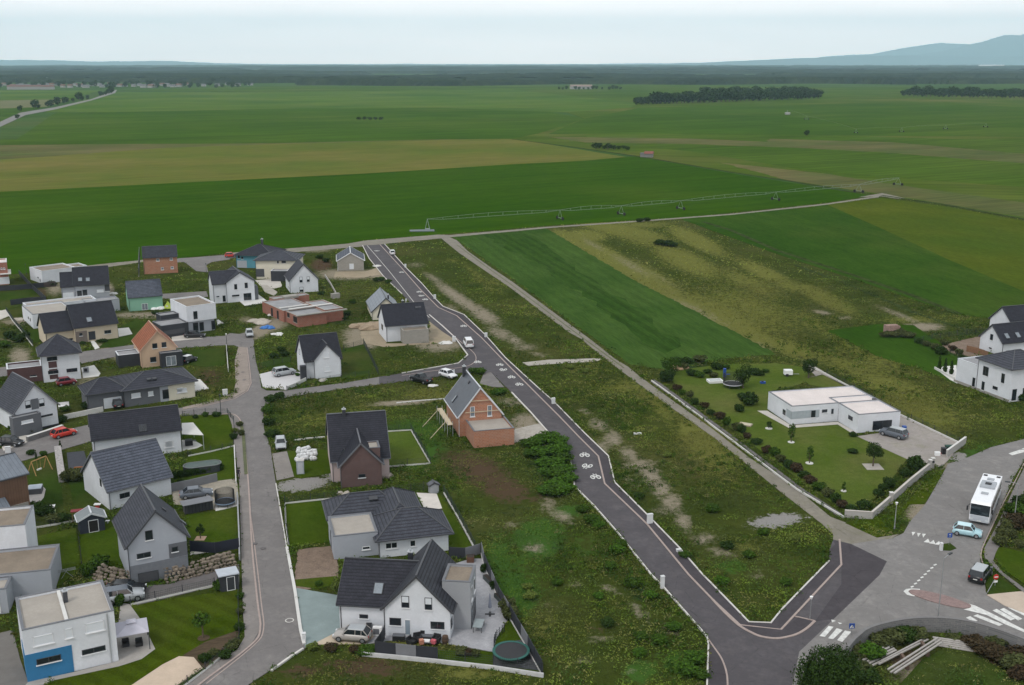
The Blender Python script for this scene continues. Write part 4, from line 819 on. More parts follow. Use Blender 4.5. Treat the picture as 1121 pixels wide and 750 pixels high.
F_GREY = M('flat_roof_grey', (.27, .27, .28), .9, .18, .4); COPING = M('coping', (.13, .135, .15), .5, .1, 1); COPW = M('coping_white', (.55, .57, .6), .6, .05, 1)
GLASS = M('window_glass', (.018, .022, .028), .08, .3, .7, .6); GLASSL = M('window_glass_pale', (.2, .23, .26), .2, .3, 1.2, .5); SHUT = M('roller_shutter', (.62, .65, .69), .6, .04, 2); SHUTD = M('shutter_dark', (.07, .072, .08), .6, .1, 2)  # GLASSL: paler blue-grey panes, for windows and skylights alike
FRW = M('frame_white', (.7, .71, .73), .5, .03, 1); FRD = M('frame_dark', (.05, .052, .06), .5, .05, 1); GUT = M('gutter', (.06, .062, .07), .45, .05, 1); GUTW = M('gutter_zinc', (.42, .44, .46), .4, .05, 1, .5, .3)
DOORM = M('door_grey', (.22, .27, .32), .5, .05, 1); DOORD = M('door_dark', (.04, .043, .05), .5, .05, 1); BAREW = M('opening_shade', (.02, .018, .016), .9, .2, 1)  # opening sheet is near-black: interior shade put into its colour

def px_of3(X, Y, Z):
    d = Y*CP-(Z-H)*SP; u = Y*SP+(Z-H)*CP
    return PX+F*X/d, PY-F*u/d
class House:
    def __init__(s, label, A, B, name='house', cat='house', za=0, zb=0, group=None):
        """A, B: traced base (or eave, with za/zb) corners of the wall that faces the camera"""
        s.A = Vector(G(*A, za)); b = Vector(G(*B, zb)); d = b-s.A; s.L = d.length; s.ang = math.atan2(d.y, d.x)
        s.t = thing(name, label, cat, (s.A.x, s.A.y, 0), s.ang, group); s.c, s.k = math.cos(s.ang), math.sin(s.ang)
        NOGROW.append(None); s.ng = len(NOGROW)-1; NOGROW[s.ng] = [(s.A.x, s.A.y)]*3
    def l(s, x, y, z=0):                       # photo point on level z -> house coordinates
        p = Vector(G(x, y, z))-s.A; return (p.x*s.c+p.y*s.k, -p.x*s.k+p.y*s.c)
    def world(s, x, y): return (s.A.x+x*s.c-y*s.k, s.A.y+x*s.k+y*s.c)
    def ng_(s, x0, y0, x1, y1, m=.3): NOGROW.append([s.world(x0-m, y0-m), s.world(x1+m, y0-m), s.world(x1+m, y1+m), s.world(x0-m, y1+m)])
    def onplane(s, px, py, plane, at):         # photo point on a wall plane -> (coordinate along wall, z)
        r = ray(px, py); o = Vector((-s.A.x, -s.A.y)); ox, oy = o.x*s.c+o.y*s.k, -o.x*s.k+o.y*s.c
        dx, dy = r[0]*s.c+r[1]*s.k, -r[0]*s.k+r[1]*s.c
        if plane == 'f': t = (at-oy)/dy; return ox+dx*t, H+r[2]*t
        t = (at-ox)/dx; return oy+dy*t, H+r[2]*t
    def win(s, x0, y0, x1, y1, plane='f', at=0, kind='dark', name='window', fr=FRD, sill=True, sgn=None):
        p_ = [s.onplane(x0, y0, plane, at)[0], s.onplane(x1, y0, plane, at)[0]]; zc_ = s.onplane((x0+x1)/2, (y0+y1)/2, plane, at)[1]
        q_ = [px_of3(*s.world(*((u, at) if plane == 'f' else (at, u))), zc_) for u in p_]
        if q_[1][1] < q_[0][1]: y0, y1 = y1, y0          # the wall runs up to the right: take the other diagonal
        a = s.onplane(x0, y0, plane, at); b = s.onplane(x1, y1, plane, at)
        u0, u1 = sorted((a[0], b[0])); z0, z1 = sorted((a[1], b[1])); z0 = max(z0, .03)
        if u1-u0 < .35: m = (u0+u1)/2; u0, u1 = m-.3, m+.3
        return s.winm(u0, u1, z0, z1, plane, at, kind, name, fr, sill, sgn)
    def winm(s, u0, u1, z0, z1, plane='f', at=0, kind='dark', name='window', fr=FRD, sill=True, sgn=None):
        sg = sgn if sgn else (-1 if plane in ('f', 'l') else 1)       # outward direction
        def bx(mb, u0_, z0_, u1_, z1_, d0, d1):
            d0, d1 = sorted((at+sg*d0, at+sg*d1))
            if plane == 'f': mb.box(u0_, d0, z0_, u1_, d1, z1_)
            else: mb.box(d0, u0_, z0_, d1, u1_, z1_)
        f = MB(); w_ = .07
        for q in ((u0, z0, u0+w_, z1), (u1-w_, z0, u1, z1), (u0, z1-w_, u1, z1), (u0, z0, u1, z0+w_)): bx(f, *q, -.05, .045)
        if kind in ('dark', 'light') and u1-u0 > 1.3: bx(f, (u0+u1)/2-.035, z0, (u0+u1)/2+.035, z1, 0, .035)
        wo = f.build(name, fr, s.t)
        p = MB(); bx(p, u0+w_, z0+w_, u1-w_, z1-w_, -.02, .018)
        m = {'dark': GLASS, 'light': GLASSL, 'shut': SHUT, 'shutd': SHUTD, 'hole': BAREW, 'door': DOORM, 'doord': DOORD, 'half': GLASS}[kind]
        p.build('shutter' if kind.startswith('shut') else ('panel' if kind.startswith('door') else 'pane'), m, wo)
        if kind == 'half':
            q = MB(); bx(q, u0+w_, z0+(z1-z0)*.45, u1-w_, z1-w_, .0, .04); q.build('shutter', SHUT, wo)
        if sill and 'door' not in name:
            q = MB(); bx(q, u0-.08, z0-.09, u1+.08, z0, -.02, .12); q.build('sill', FRW if kind != 'hole' else W_BLOCK, wo)
        return wo
    def box(s, x0, y0, x1, y1, z1, mat, z0=0, name='wall'):
        s.ng_(x0, y0, x1, y1); return MB().box(x0, y0, z0, x1, y1, z1).build(name, mat, s.t)
    def flat(s, x0, y0, x1, y1, h, mat, roofm=F_GRAVEL, cop=COPING, z0=0, par=.35):
        """walls with a raised edge round a sunken flat roof"""
        s.ng_(x0, y0, x1, y1); w_ = .25
        m = MB().box(x0, y0, z0, x1, y1, h-par)
        for q in ((x0, y0, x1, y0+w_), (x0, y1-w_, x1, y1), (x0, y0+w_, x0+w_, y1-w_), (x1-w_, y0+w_, x1, y1-w_)): m.box(q[0], q[1], h-par, q[2], q[3], h)
        m.build('wall', mat, s.t)
        MB().box(x0+w_, y0+w_, h-par, x1-w_, y1-w_, h-par+.08).build('flat_roof', roofm, s.t)
        m = MB(); e = .04
        for q in ((x0-e, y0-e, x1+e, y0+w_), (x0-e, y1-w_, x1+e, y1+e), (x0-e, y0+w_, x0+w_, y1-w_), (x1-w_, y0+w_, x1+e, y1-w_)): m.box(q[0], q[1], h, q[2], q[3], h+.05)
        m.build('coping', cop, s.t)
    def gable(s, x0, y0, x1, y1, ze, zr, ax, mat, roofm, ov=.35, og=.25, trim=GUT, z0=0, drain=True, ze2=None):
        """ax 'x': the ridge runs along x (eave faces the camera); 'y': the gable faces the camera"""
        s.ng_(x0, y0, x1, y1); ze2 = ze if ze2 is None else ze2
        if ax == 'x':
            ym = (y0+y1)/2; T = lambda p, q, z: (q, p, z); a0, a1, b0, b1 = y0, y1, x0, x1
        else: T = lambda p, q, z: (p, q, z); a0, a1, b0, b1 = x0, x1, y0, y1
        am = (a0+a1)/2
        if ze2 != ze: am = a0+(a1-a0)*(zr-ze)/((zr-ze)+(zr-ze2))
        prof = [(a0, z0), (a1, z0), (a1, ze2), (am, zr), (a0, ze)]
        vs = [T(p, b0, z) for p, z in prof]+[T(p, b1, z) for p, z in prof]
        fs = [(0, 1, 2, 3, 4), (9, 8, 7, 6, 5)]+[(i, (i+1) % 5, 5+(i+1) % 5, 5+i) for i in (0, 1, 4)]
        m = MB().add(vs, fs); s.fixn(m.build('wall', mat, s.t))
        th = .16; r = MB()
        for sgn, a, z_ in ((-1, a0, ze), (1, a1, ze2)):
            dz = (zr-z_)/abs(am-a); ae = a+sgn*ov; zz_ = z_-dz*ov
            q = [(am, zr+.02), (ae, zz_+.02), (ae, zz_+th+.02), (am, zr+th*1.3)]
            vs = [T(p, b0-og, z) for p, z in q]+[T(p, b1+og, z) for p, z in q]
            r.add(vs, [(0, 1, 2, 3), (7, 6, 5, 4), (3, 2, 6, 7), (0, 4, 5, 1), (1, 5, 6, 2), (0, 3, 7, 4)])
        ro = r.build('roof', roofm, s.t); s.fixn(ro)
        c = MB().bar(T(am, b0-og, zr+th*1.3+.03), T(am, b1+og, zr+th*1.3+.03), .2, .1); c.build('ridge_cap', trim, ro)
        for bb in (b0-og-.02, b1+og+.02):              # verge trim on both gables
            for a, z_, sgn in ((a0, ze, -1), (a1, ze2, 1)):
                dz = (zr-z_)/abs(am-a); MB().bar(T(a+sgn*ov, bb, z_-dz*ov+th/2), T(am, bb, zr+th/2+.03), .05, .22).build('verge', trim, ro)
        for a, z_, sgn in ((a0, ze, -1), (a1, ze2, 1)):
            dz = (zr-z_)/abs(am-a); MB().bar(T(a+sgn*(ov+.08), b0-og, z_-dz*ov+.05), T(a+sgn*(ov+.08), b1+og, z_-dz*ov+.05), .13, .12).build('gutter', trim, s.t)
        if drain:
            d = MB().cyl(T(a0-.05, b0+.15 if ax == 'x' else b0-.05, z0), T(a0-.05, b0+.15 if ax == 'x' else b0-.05, ze-.05), .05, n=6)
            d.build('downpipe', trim, s.t)
        return ro
    def hip(s, x0, y0, x1, y1, ze, zr, mat, roofm, ov=.5, inset=None, z0=0, trim=GUT, wall=True):
        if wall: s.box(x0, y0, x1, y1, ze, mat, z0)
        X0_, Y0_, X1_, Y1_ = x0-ov, y0-ov, x1+ov, y1+ov; W_, D_ = X1_-X0_, Y1_-Y0_
        i = min(W_, D_)/2 if inset is None else inset
        if W_ >= D_: a, b = (X0_+i, (Y0_+Y1_)/2), (X1_-i, (Y0_+Y1_)/2)
        else: a, b = ((X0_+X1_)/2, Y0_+i), ((X0_+X1_)/2, Y1_-i)
        e = ze+.02; t = .15
        base = [(X0_, Y0_), (X1_, Y0_), (X1_, Y1_), (X0_, Y1_)]
        vs = [(*p, e) for p in base]+[(*p, e+t) for p in base]+[(*a, zr), (*b, zr)]
        if W_ >= D_: top = [(4, 5, 9, 8), (5, 6, 9), (6, 7, 8, 9), (7, 4, 8)]
        else: top = [(4, 5, 8), (5, 6, 9, 8), (6, 7, 9), (7, 4, 8, 9)]
        ro = MB().add(vs, [(3, 2, 1, 0)]+[(j, (j+1) % 4, 4+(j+1) % 4, 4+j) for j in range(4)]+top).build('roof', roofm, s.t)
        m = MB()
        if W_ >= D_: prs = ((4, 8), (7, 8), (5, 9), (6, 9), (8, 9))
        else: prs = ((4, 8), (5, 8), (6, 9), (7, 9), (8, 9))
        for p, q in prs:
            if math.dist(vs[p], vs[q]) > .1: m.bar((vs[p][0], vs[p][1], vs[p][2]+.03), (vs[q][0], vs[q][1], vs[q][2]+.03), .18, .08)
        m.build('ridge_cap', trim, ro)
        g = MB()
        for j in range(4):
            p, q = base[j], base[(j+1) % 4]; g.bar((*p, e+t-.05), (*q, e+t-.05), .16, .13)
        g.build('gutter', trim, s.t)
        MB().cyl((x0-.05, y0-.05, z0), (x0-.05, y0-.05, ze), .05, n=6).build('downpipe', trim, s.t)
        return ro
    def fixn(s, o):
        bm = bmesh.new(); bm.from_mesh(o.data); bmesh.ops.recalc_face_normals(bm, faces=bm.faces); bm.to_mesh(o.data); bm.free()
    def onroof(s, roof, px, py, w_, h_, plane, name='skylight', mat=GLASSL):
        """lay a roof window where the traced ray meets the roof slope: plane=(a, z0, dzda, axis)"""
        a0, z0, k, axis = plane
        r = ray(px, py); o = Vector((-s.A.x, -s.A.y)); ox, oy = o.x*s.c+o.y*s.k, -o.x*s.k+o.y*s.c
        dx, dy, dz = r[0]*s.c+r[1]*s.k, -r[0]*s.k+r[1]*s.c, r[2]
        # z = z0 + k*(coord-a0)
        oa, da = (oy, dy) if axis == 'y' else (ox, dx)
        t = (z0+k*(oa-a0)-H)/(dz-k*da); p = Vector((ox+dx*t, oy+dy*t, H+dz*t))
        u = Vector((1, 0, 0)) if axis == 'y' else Vector((0, 1, 0)); vv = (Vector((0, 1, k)) if axis == 'y' else Vector((1, 0, k))).normalized(); nn = u.cross(vv)
        if nn.z < 0: nn = -nn
        def slab(w1, h1, d0, d1):
            q = []
            for d_ in (d0, d1):
                for i, j in ((-1,-1),(1,-1),(1,1),(-1,1)): q.append(p+u*(i*w1/2)+vv*(j*h1/2)+nn*d_)
            return MB().add(q, [(0,3,2,1),(4,5,6,7),(0,1,5,4),(1,2,6,5),(2,3,7,6),(3,0,4,7)])
        b = slab(w_+.14, h_+.14, .05, .28); so_ = b.build(name, FRD, roof); s.fixn(so_)
        g = slab(w_, h_, .28, .30); go = g.build('pane', mat, so_); s.fixn(go)
    def chimney(s, roof, x, y, z0, z1, w_=.5, mat=W_ANTH, cap=True):
        c = MB().box(x-w_/2, y-w_/2, z0, x+w_/2, y+w_/2, z1).build('chimney', mat, roof)
        if cap: MB().box(x-w_/2-.06, y-w_/2-.06, z1, x+w_/2+.06, y+w_/2+.06, z1+.1).cyl((x, y, z1+.1), (x, y, z1+.35), .12, n=8).build('chimney_cap', GUTW, c)
    def sub(s, name, mb, mat, parent=None): return mb.build(name, mat, parent or s.t)
def ridge_from(h, D, py_, x, ze=None):         # height of a ridge row seen over a point of the house
    X, Y = h.world(x, D); return zat(py_, Y)
def solveD(h, x, ry, ze, y0=0, pitch=40, lo=3, hi=14):
    """depth so that a roof of this pitch shows its ridge on photo row ry"""
    k = math.tan(R(pitch)); best = None
    D = lo
    while D < hi:
        zr = ze+D/2*k; X, Y = h.world(x, y0+D/2); e = abs(zat(ry, Y)-zr-.2)
        if best is None or e < best[0]: best = (e, D, zr)
        D += .05
    return best[1], best[2]
def heave(h, x, y, row): X, Y = h.world(x, y); return zat(row, Y)
def zoom(ox, oy, s): return lambda *q: tuple(v/s+(ox if i % 2 == 0 else oy) for i, v in enumerate(q))
za = zoom(0, 250, 5); zb = zoom(180, 250, 5); zc = zoom(360, 250, 5); zd = zoom(0, 380, 5); ze_ = zoom(180, 380, 5); zf = zoom(0, 500, 6.25); zg = zoom(120, 500, 6.25); zh = zoom(0, 600, 5)
zi = zoom(300, 430, 5); zj = zoom(440, 390, 5); zk = zoom(340, 520, 5.605); zl = zoom(340, 600, 4.3115); zm = zoom(0, 270, 10); zn = zoom(0, 330, 8.333); zo = zoom(100, 310, 6.25); zp = zoom(820, 400, 4.1667); zq = zoom(940, 330, 5); zr_ = zoom(300, 380, 9.342)
def XR(h, D, zr, ze, x0=0, y0=0): return (y0, ze, (zr-ze)/(D/2), 'y')      # front slope of an x-ridge roof

# --- back row
h = House('raw orange brick house with dark roof standing nearest the big field', (158, 300.4), (195, 298.4)); e = heave(h, 0, 0, 282)
D, zr = solveD(h, 0, 270, e); h.gable(0, 0, h.L, D, e, zr, 'x', W_BRICK, R_SLATE, .3, .15)
for q in ((855,165,872,180),(930,160,945,175),(882,213,896,228),(935,208,950,222)): h.win(*za(*q), kind='light', fr=FRW)
for q in ((757,155,766,180),(757,200,764,218)): h.win(*za(*q), 'l', 0, 'hole')
h = House('pale grey house with long dark roof, two skylights and a garage wing', (82.4, 327), (120, 324.5)); e = heave(h, 0, 0, 312.4)
D, zr = solveD(h, 0, 293, e); r = h.gable(0, 0, h.L, D, e, zr, 'x', W_LGREY, R_DARK)
for x in (439, 481): h.onroof(r, *za(x, 283), .9, 1.1, XR(h, D, zr, e))
x2 = h.l(*za(340, 392))[0]; r2 = h.gable(x2, .6, -.02, D-.8, e-.3, zr-1.1, 'x', W_LGREY, R_DARK, .3, .2)
h.win(*za(347,350,402,390), 'f', .6, 'shut', 'garage_door', FRW); h.win(*za(425,340,447,385), kind='dark', name='door'); h.win(*za(455,335,476,384), kind='dark', name='door'); h.win(*za(531,334,566,350), kind='shut', fr=FRW); h.win(*za(575,300,598,345), kind='shutd', name='wall_panel')
h = House('low white flat-roofed house half hidden behind the two-skylight house', (47, 311), (62, 309)); h.flat(0, 0, 9.5, 9, 3.6, W_WHITE, F_BROWN, COPW); h.win(*zm(520,380,590,412), kind='dark'); h.win(*zm(410,330,425,350), 'l', 0); h.win(*zm(435,350,445,385), 'l', 0)
h.flat(6, 4, 14.5, 10, 2.9, W_WHITE, F_BROWN, COPW)
h = House('brick and white flat-roofed building cut by the left edge', (-9, 313), (10, 311.6)); h.flat(0, 0, h.L, 7, 6.3, W_BRICK2, F_PINKW, COPW); h.win(*zm(8,228,24,250), kind='light', fr=FRW); h.win(*zm(38,228,54,250), kind='light', fr=FRW); h.win(*zm(-60,330,98,418), kind='shut', name='garage_door', fr=FRW); MB().box(h.L-2, -1.2, 3.1, h.L+.8, 6, 3.3).build('canopy', conc_w, h.t)
h = House('mint green house with plain grey roof', (141.6, 341), (178.6, 338)); e = heave(h, 0, 0, 326.2)
D, zr = solveD(h, 0, 308, e); h.gable(0, 0, h.L, D, e, zr, 'x', W_MINT, R_GREY, .15, .12); h.win(*za(778,410,808,448), kind='light', name='terrace_door', fr=FRW)
h = House('long low white flat-roofed house left of the beige house', (37, 360), (77, 355)); x1, y1 = h.l(25.6, 335, 3.3); h.flat(0, 0, h.L+1, max(7, y1), 3.4, W_WHITE, F_GRAVEL, COPING)
h.flat(h.L-7, y1-.5, h.L+9, y1+5, 3.1, W_WHITE, F_GRAVEL, COPW); h.win(*zn(255,135,265,165), 'l', 0); h.win(*zn(272,150,282,185), 'l', 0)
h = House('small white block behind the beige house, beside the mint house', (122.4, 341), (131.6, 340)); h.flat(-6, 0, h.L, 5, 2.9, W_LGREY, F_GREY, COPING)
# beige house
h = House('beige house with two stepped dark roofs and brown brick porch', (83, 376), (129.6, 370)); e = heave(h, h.L, 0, 353); e0 = heave(h, 0, 0, 358); e = (e+e0)/2
D, zr = solveD(h, 0, 334, e); r = h.gable(0, 0, h.L, D, e, zr, 'x', W_BEIGE, R_DARK); h.onroof(r, *za(488, 503), 1, 1.2, XR(h, D, zr, e))
x2 = h.l(50, 378)[0]; h.gable(max(x2, -6.5), 1.0, -.02, D-.6, e-.5, zr-1.3, 'x', W_BEIGE, R_DARK)
h.box(.1, -.25, 2.5, .02, 2.6, W_BROWNB, 0, 'porch_wall'); h.win(*za(435,572,450,590), 'f', -.25); h.win(*za(488,562,520,612), 'f', 0, 'doord', 'door'); h.win(*za(572,555,607,578)); h.win(*za(370,600,398,614), 'f', 1.0)
# villa
h = House('white villa with a dark pyramid roof and tall wine-coloured window strip', (48, 419), (89, 414.4)); e = heave(h, 0, 0, 390.5); D = 6.6
zr = zat(366, h.world(h.L/2, D/2)[1]); h.hip(0, 0, h.L, D, e, zr, W_WHITE, R_SLATE, .55)
h.box(*[0]*0, *(1.15, -.05, 2.65, .05, e-.2), W_WINE, 0, 'window_strip')
for q in ((258,50,312,78),(264,125,318,150)): h.win(*zd(*q), 'f', -.05)
h.win(*zd(365,113,422,140)); MB().box(1.15, -.12, 2.55, 2.65, .0, 2.75).box(1.15, -.12, .0, 2.65, 0, .5).build('lintel_band', W_WHITE, h.t)
x2, y2 = h.l(11, 399, 2.8); h.flat(-6.2, 1.6, -.02, 6.4, 3.0, W_WINE, F_GREY, COPW); h.win(*zd(165,150,200,162), 'f', 1.6)
# orange roofed
h = House('small salmon house with a steep orange tiled roof', (156, 403), (194, 398.5)); x1 = h.L; e = heave(h, 0, 0, 383.5); zr = zat(363, h.world(x1/2, 0)[1]); _, yb = h.l(161.6, 352.4, zr); D = max(6, yb)
h.gable(0, 0, x1, D, e, zr, 'y', W_SALM, R_TERRA, .25, .2, M('verge_pale', (.45,.3,.22)))
for q in ((418,410,450,448),(482,402,512,440),(404,503,442,543)): h.win(*zo(*q))
h.flat(x1*.5, -1.8, x1+.9, -.02, 3.0, W_ANTH, F_GREY, COPING, par=.2); h.win(*zo(515,495,578,568), 'f', -1.8, 'light', 'terrace_door', FRW)
h.flat(-4.2, 2.2, -.02, 6.2, 2.6, W_ANTH, F_GREY, COPW, par=.2)
# cubic white with anthracite garage
h = House('white cubic house with a recessed grey ground floor and black garage', (206, 366), (237, 361.5)); e = 6.4; zt = heave(h, 0, 0, 336); _, y1 = h.l(189.6, 327, zt); D = max(6, y1)
h.flat(0, 0, h.L+.2, D, zt, W_WHITE, F_BROWN, COPW, z0=heave(h, 0, 0, 353)); h.box(.4, .5, h.L-.2, D-.2, heave(h, 0, 0, 353)-.002, W_LGREY)
h.win(*zo(700,190,724,248)); 
for q in ((698,268,730,330),(742,265,768,328),(824,255,846,318)): h.win(*zo(*q), 'f', .5, 'dark', 'terrace_door', FRD)
h.flat(-6.2, -.6, -.02, 5.2, 2.9, W_ANTH, F_GREY, COPING, par=.2); h.win(*zo(497,305,640,358), 'f', -.6, 'shutd', 'garage_door'); h.flat(-4.2, 5.25, -.02, 8.5, 3.9, W_ANTH, F_GREY, COPING, par=.2)
# two-part white
h = House('white two-part house with cross roof and bare white terrace', (249, 331.6), (279.4, 329)); e = heave(h, 0, 0, 309.6); zr = zat(298.8, h.world(h.L/2, 0)[1]); 
h.gable(0, 0, h.L, 9.5, e, zr, 'y', W_WHITE, R_SLATE, .3, .2); x2 = h.l(232.4, 330.5, 0)[0]
h.gable(x2, .5, h.L*.5, 6.6, e-.15, e+2.35, 'x', W_WHITE, R_SLATE, .3, .2)
for q in ((383,305,397,335),(440,297,455,328),(370,362,410,375),(435,353,475,395)): h.win(*zb(*q))
for q in ((285,370,300,378),(320,367,334,402)): h.win(*zb(*q), 'f', .5)
h.box(h.L+.02, .5, h.L+1.0, 4.2, 3.6, W_DGREY, 0, 'chimney_wall')
h = House('bright blue house with a low dark hip roof beside the field road', (260, 293), (279, 293.5)); e = heave(h, 0, 0, 279.5); h.hip(-.2, 0, 11, 10.5, e, zat(267.3, h.world(5.5, 5)[1]), W_TEAL, R_DARK, .7)
h.win(*zb(402,148,413,165)); h.win(*zb(420,155,432,168)); h.box(0, -.03, 3, .0, 2.2, W_LGREY, 0, 'base_band'); h.chimney(h.t, 6.2, 5.2, e+2, e+4.2, .55, W_ANTH)
h = House('cream two-storey house with dark hip roof and black carport', (281, 305.5), (296, 305.5)); h.flat(h.L*0+4.9, -3.6, 9.6, .8, 3.0, W_ANTH, F_GREY, COPW, par=.2)
e = heave(h, 2, 0, 285.5); h.hip(0, 0, 11.6, 9.8, e, zat(274, h.world(5.8, 5)[1]), W_CREAM, R_MID, .6); h.win(*zb(640,170,665,190)); h.win(*zb(616,175,626,192)); h.win(*zb(520,180,530,205), 'l', 0); h.win(*zb(500,222,548,265), 'f', 0, 'shutd', 'garage_door')
h = House('plain white gable house with dark roof behind the unfinished brick shell', (318, 321), (348.6, 319)); e = heave(h, 0, 0, 307); zr = zat(290, h.world(h.L/2, 0)[1]); _, yb = h.l(320, 284.4, zr); h.gable(0, 0, h.L, min(max(yb, 7), 13), e, zr, 'y', W_WHITE, R_SLATE, .3, .2)
for q in ((740,265,755,297),(780,263,794,293),(740,320,760,348)): h.win(*zb(*q), kind='half')
h.win(*zb(642,318,654,342), 'l', 0, 'dark', 'door'); h.win(*zb(678,318,688,333), 'l', 0)
# unfinished shell
h = House('unfinished flat red brick shell with raw concrete roof slabs', (327, 358.6), (355.5, 354.5), name='building_shell'); hh = heave(h, 0, 0, 346.5)
_, yb = h.l(294, 323.6, hh); yb = min(max(yb, 14), 24)
h.flat(0, 0, 7.2, 7, hh, W_BRICK2, F_GREY, W_BLOCK, par=.15); h.flat(7.25, .9, 12, 12, hh+.4, W_BRICK2, F_GREY, W_BLOCK, par=.2); h.flat(-.6, 7.05, 7.2, yb-4, hh+.1, W_BRICK2, F_GREY, W_BLOCK, par=.2); h.flat(2.5, yb-3.95, 12, yb-1, hh+.3, W_BRICK2, F_GREY, W_BLOCK, par=.2)
h.box(5.2, yb-4.4, 9.0, yb-2.4, hh+.6, W_BLOCK, hh+.05, 'roof_upstand'); h.box(-.5, -.35, 12.5, .35, hh+.28, W_BLOCK, hh+.06, 'slab_edge'); h.box(.5, 5.9, 11.8, 6.7, hh+.6, conc_w, hh+.42, 'insulation_strip'); h.box(-.4, 9.5, 7, 10.1, hh+.35, conc_w, hh+.12, 'insulation_strip')
h.win(*zb(705,478,728,520), 'l', 0, 'hole', 'opening'); h.win(*zb(672,460,686,490), 'l', 0, 'hole', 'opening')
for y_ in (10, 13.5): h.winm(y_, y_+1.1, .1, 2.2, 'l', -.6, 'hole', 'opening')
# raw block garage-house by the new road
h = House('raw grey block bungalow with grey roof near the top of the new road', (370, 296.4), (398.4, 295.6)); e = heave(h, 0, 0, 285.6); zr = zat(277.2, h.world(h.L/2, 0)[1]); _, yb = h.l(379.6, 270.6, zr); h.gable(0, 0, h.L, min(max(yb, 6), 12), e, zr, 'y', W_BLOCK, R_GREY, .3, .2, FRW); h.win(*zc(113,193,136,224), kind='shut', name='door', fr=FRW)
h = House('white house with light grey roof partly behind the black-roofed one', (408, 350.5), (438, 349)); e = heave(h, 0, 0, 341); zr = zat(327, h.world(h.L/2, 0)[1]); _, yb = h.l(418, 315.6, zr); ro = h.gable(0, 0, h.L, min(max(yb, 7), 13), e, zr, 'y', W_CREAM, R_BLUEG, .3, .25)
h.chimney(ro, h.L*.62, 2, zr-1, zr+.5, .35)
h = House('white house with big black roof and block garage beside the new road', (423, 374.4), (468, 371)); e = heave(h, 0, 0, 356); D, zr = solveD(h, 0, 333.6, e); ro = h.gable(0, 0, h.L, D, e, zr, 'x', W_WHITE, R_DARK); h.chimney(ro, h.L*.52, D/2+.4, zr-.8, zr+.7, .45)
x0, y0 = h.l(442, 377); h.flat(x0, y0, h.l(470.6, 376)[0], -.02, 3.0, W_BLOCK, F_BROWN, W_BLOCK, par=.3); h.win(*zc(288,520,297,560), 'l', 0)
h.onroof(ro, *zc(480, 436), .5, .4, XR(h, D, zr, e), 'roof_vent', GUT); h.onroof(ro, *zc(497, 434), .5, .4, XR(h, D, zr, e), 'roof_vent', GUT)
# white with cross gable
h = House('white house with dark cross-gabled roof beside the white gravel drive', (345, 415), (373, 412)); e = heave(h, 0, 0, 394); zr = zat(377.5, h.world(h.L/2, 0)[1]); e2 = e
h.gable(0, 0, h.L, 5, e, zr, 'y', W_WHITE, R_DARK, .3, .2); xl = h.l(335, 416.5)[0]; 
zR = max(zr+.9, 7.6); h.gable(xl+.2, .8, h.L+.35, 8.6, e-.2, zR, 'x', W_WHITE, R_DARK, .35, .25)
h.win(*zr_(507,55,563,112), kind='shut', fr=FRW); h.win(*zr_(518,195,575,252), kind='shut', fr=FRW); h.box(xl-.9, -.3, xl+.15, .75, 2.9, W_ANTH, 0, 'porch_panel')
h.winm(2.2, 3.2, 3.6, 4.8, 'l', xl+.2, 'shut'); h.winm(5.4, 6.3, 3.6, 4.8, 'l', xl+.2, 'shut')
# black and white left
h = House('white gable house with grey roof and anthracite front block', (19, 475.5), (64.4, 465.5)); e = heave(h, h.L, 0, 441); e1 = heave(h, 0, 0, 451); e = (e+e1)/2; zr = zat(421, h.world(h.L/2, 0)[1]); _, yb = h.l(25.6, 407, zr); h.gable(0, 0, h.L, min(max(yb, 7), 13), e, zr, 'y', W_WHITE, R_MID, .4, .3, COPING)
h.flat(-1.0, -1.6, h.L*.52, -.02, 3.3, W_DGREY, F_GREY, COPING, par=.2); h.win(*zd(118,392,180,422), 'f', -1.6, 'shut', fr=FRW); h.win(*zd(222,362,288,388)); h.win(*zd(140,290,165,338), kind='half'); h.win(*zd(215,280,240,328), kind='half'); 
a_ = h.onplane(*zd(167, 287), 'f', 0); b2_ = h.onplane(*zd(213, 335), 'f', 0); MB().box(a_[0], -.07, b2_[1], b2_[0], -.0, a_[1]).build('wall_panel', W_DGREY, h.t); h.box(0, -.04, h.L, 0, .35, W_ANTH, 0, 'plinth')
# bungalow hip
h = House('grey and cream bungalow with wide dark hip roof and a garage', (137, 446), (213.6, 434.4)); e = 3.0; _, _ = 0, 0
zr = zat(404, h.world(h.L*.6, 5)[1]); zr = min(zr, 6.2); h.hip(0, 0, h.L, 9.6, e, zr, W_DGREY, R_SLATE, .6)
h.hip(-6.0, .9, .6, 7.2, e-.1, 5.0, W_DGREY, R_SLATE, .45, 3.2); h.box(h.L*.62, -.06, h.L+.03, .0, e-.1, W_CREAM, 0, 'wall_cladding')
h.box(h.L*.5, -.06, h.L*.62-.01, .0, e-.1, W_LGREY, 0, 'wall_cladding')
h.win(*zd(572,268,664,345), 'f', .9, 'shut', 'garage_door', FRW); h.win(*zd(720,248,768,280), kind='shut', fr=FRW); h.win(*zd(812,240,838,268), kind='shut', fr=FRW); h.win(*zd(892,230,922,285), 'f', -.06, 'dark', 'door'); h.win(*zd(970,220,1000,250), 'f', -.06, 'shut', fr=FRW); h.win(*ze_(70,222,122,252), 'f', -.06, 'shut', fr=FRW)
h.onroof(h.t, *zd(815, 180), .6, .5, (-.6, e+.17, (zr-e)/(5.4), 'y'), 'roof_vent', GUT); h.onroof(h.t, *zd(845, 176), .6, .5, (-.6, e+.17, (zr-e)/5.4, 'y'), 'roof_vent', GUT)
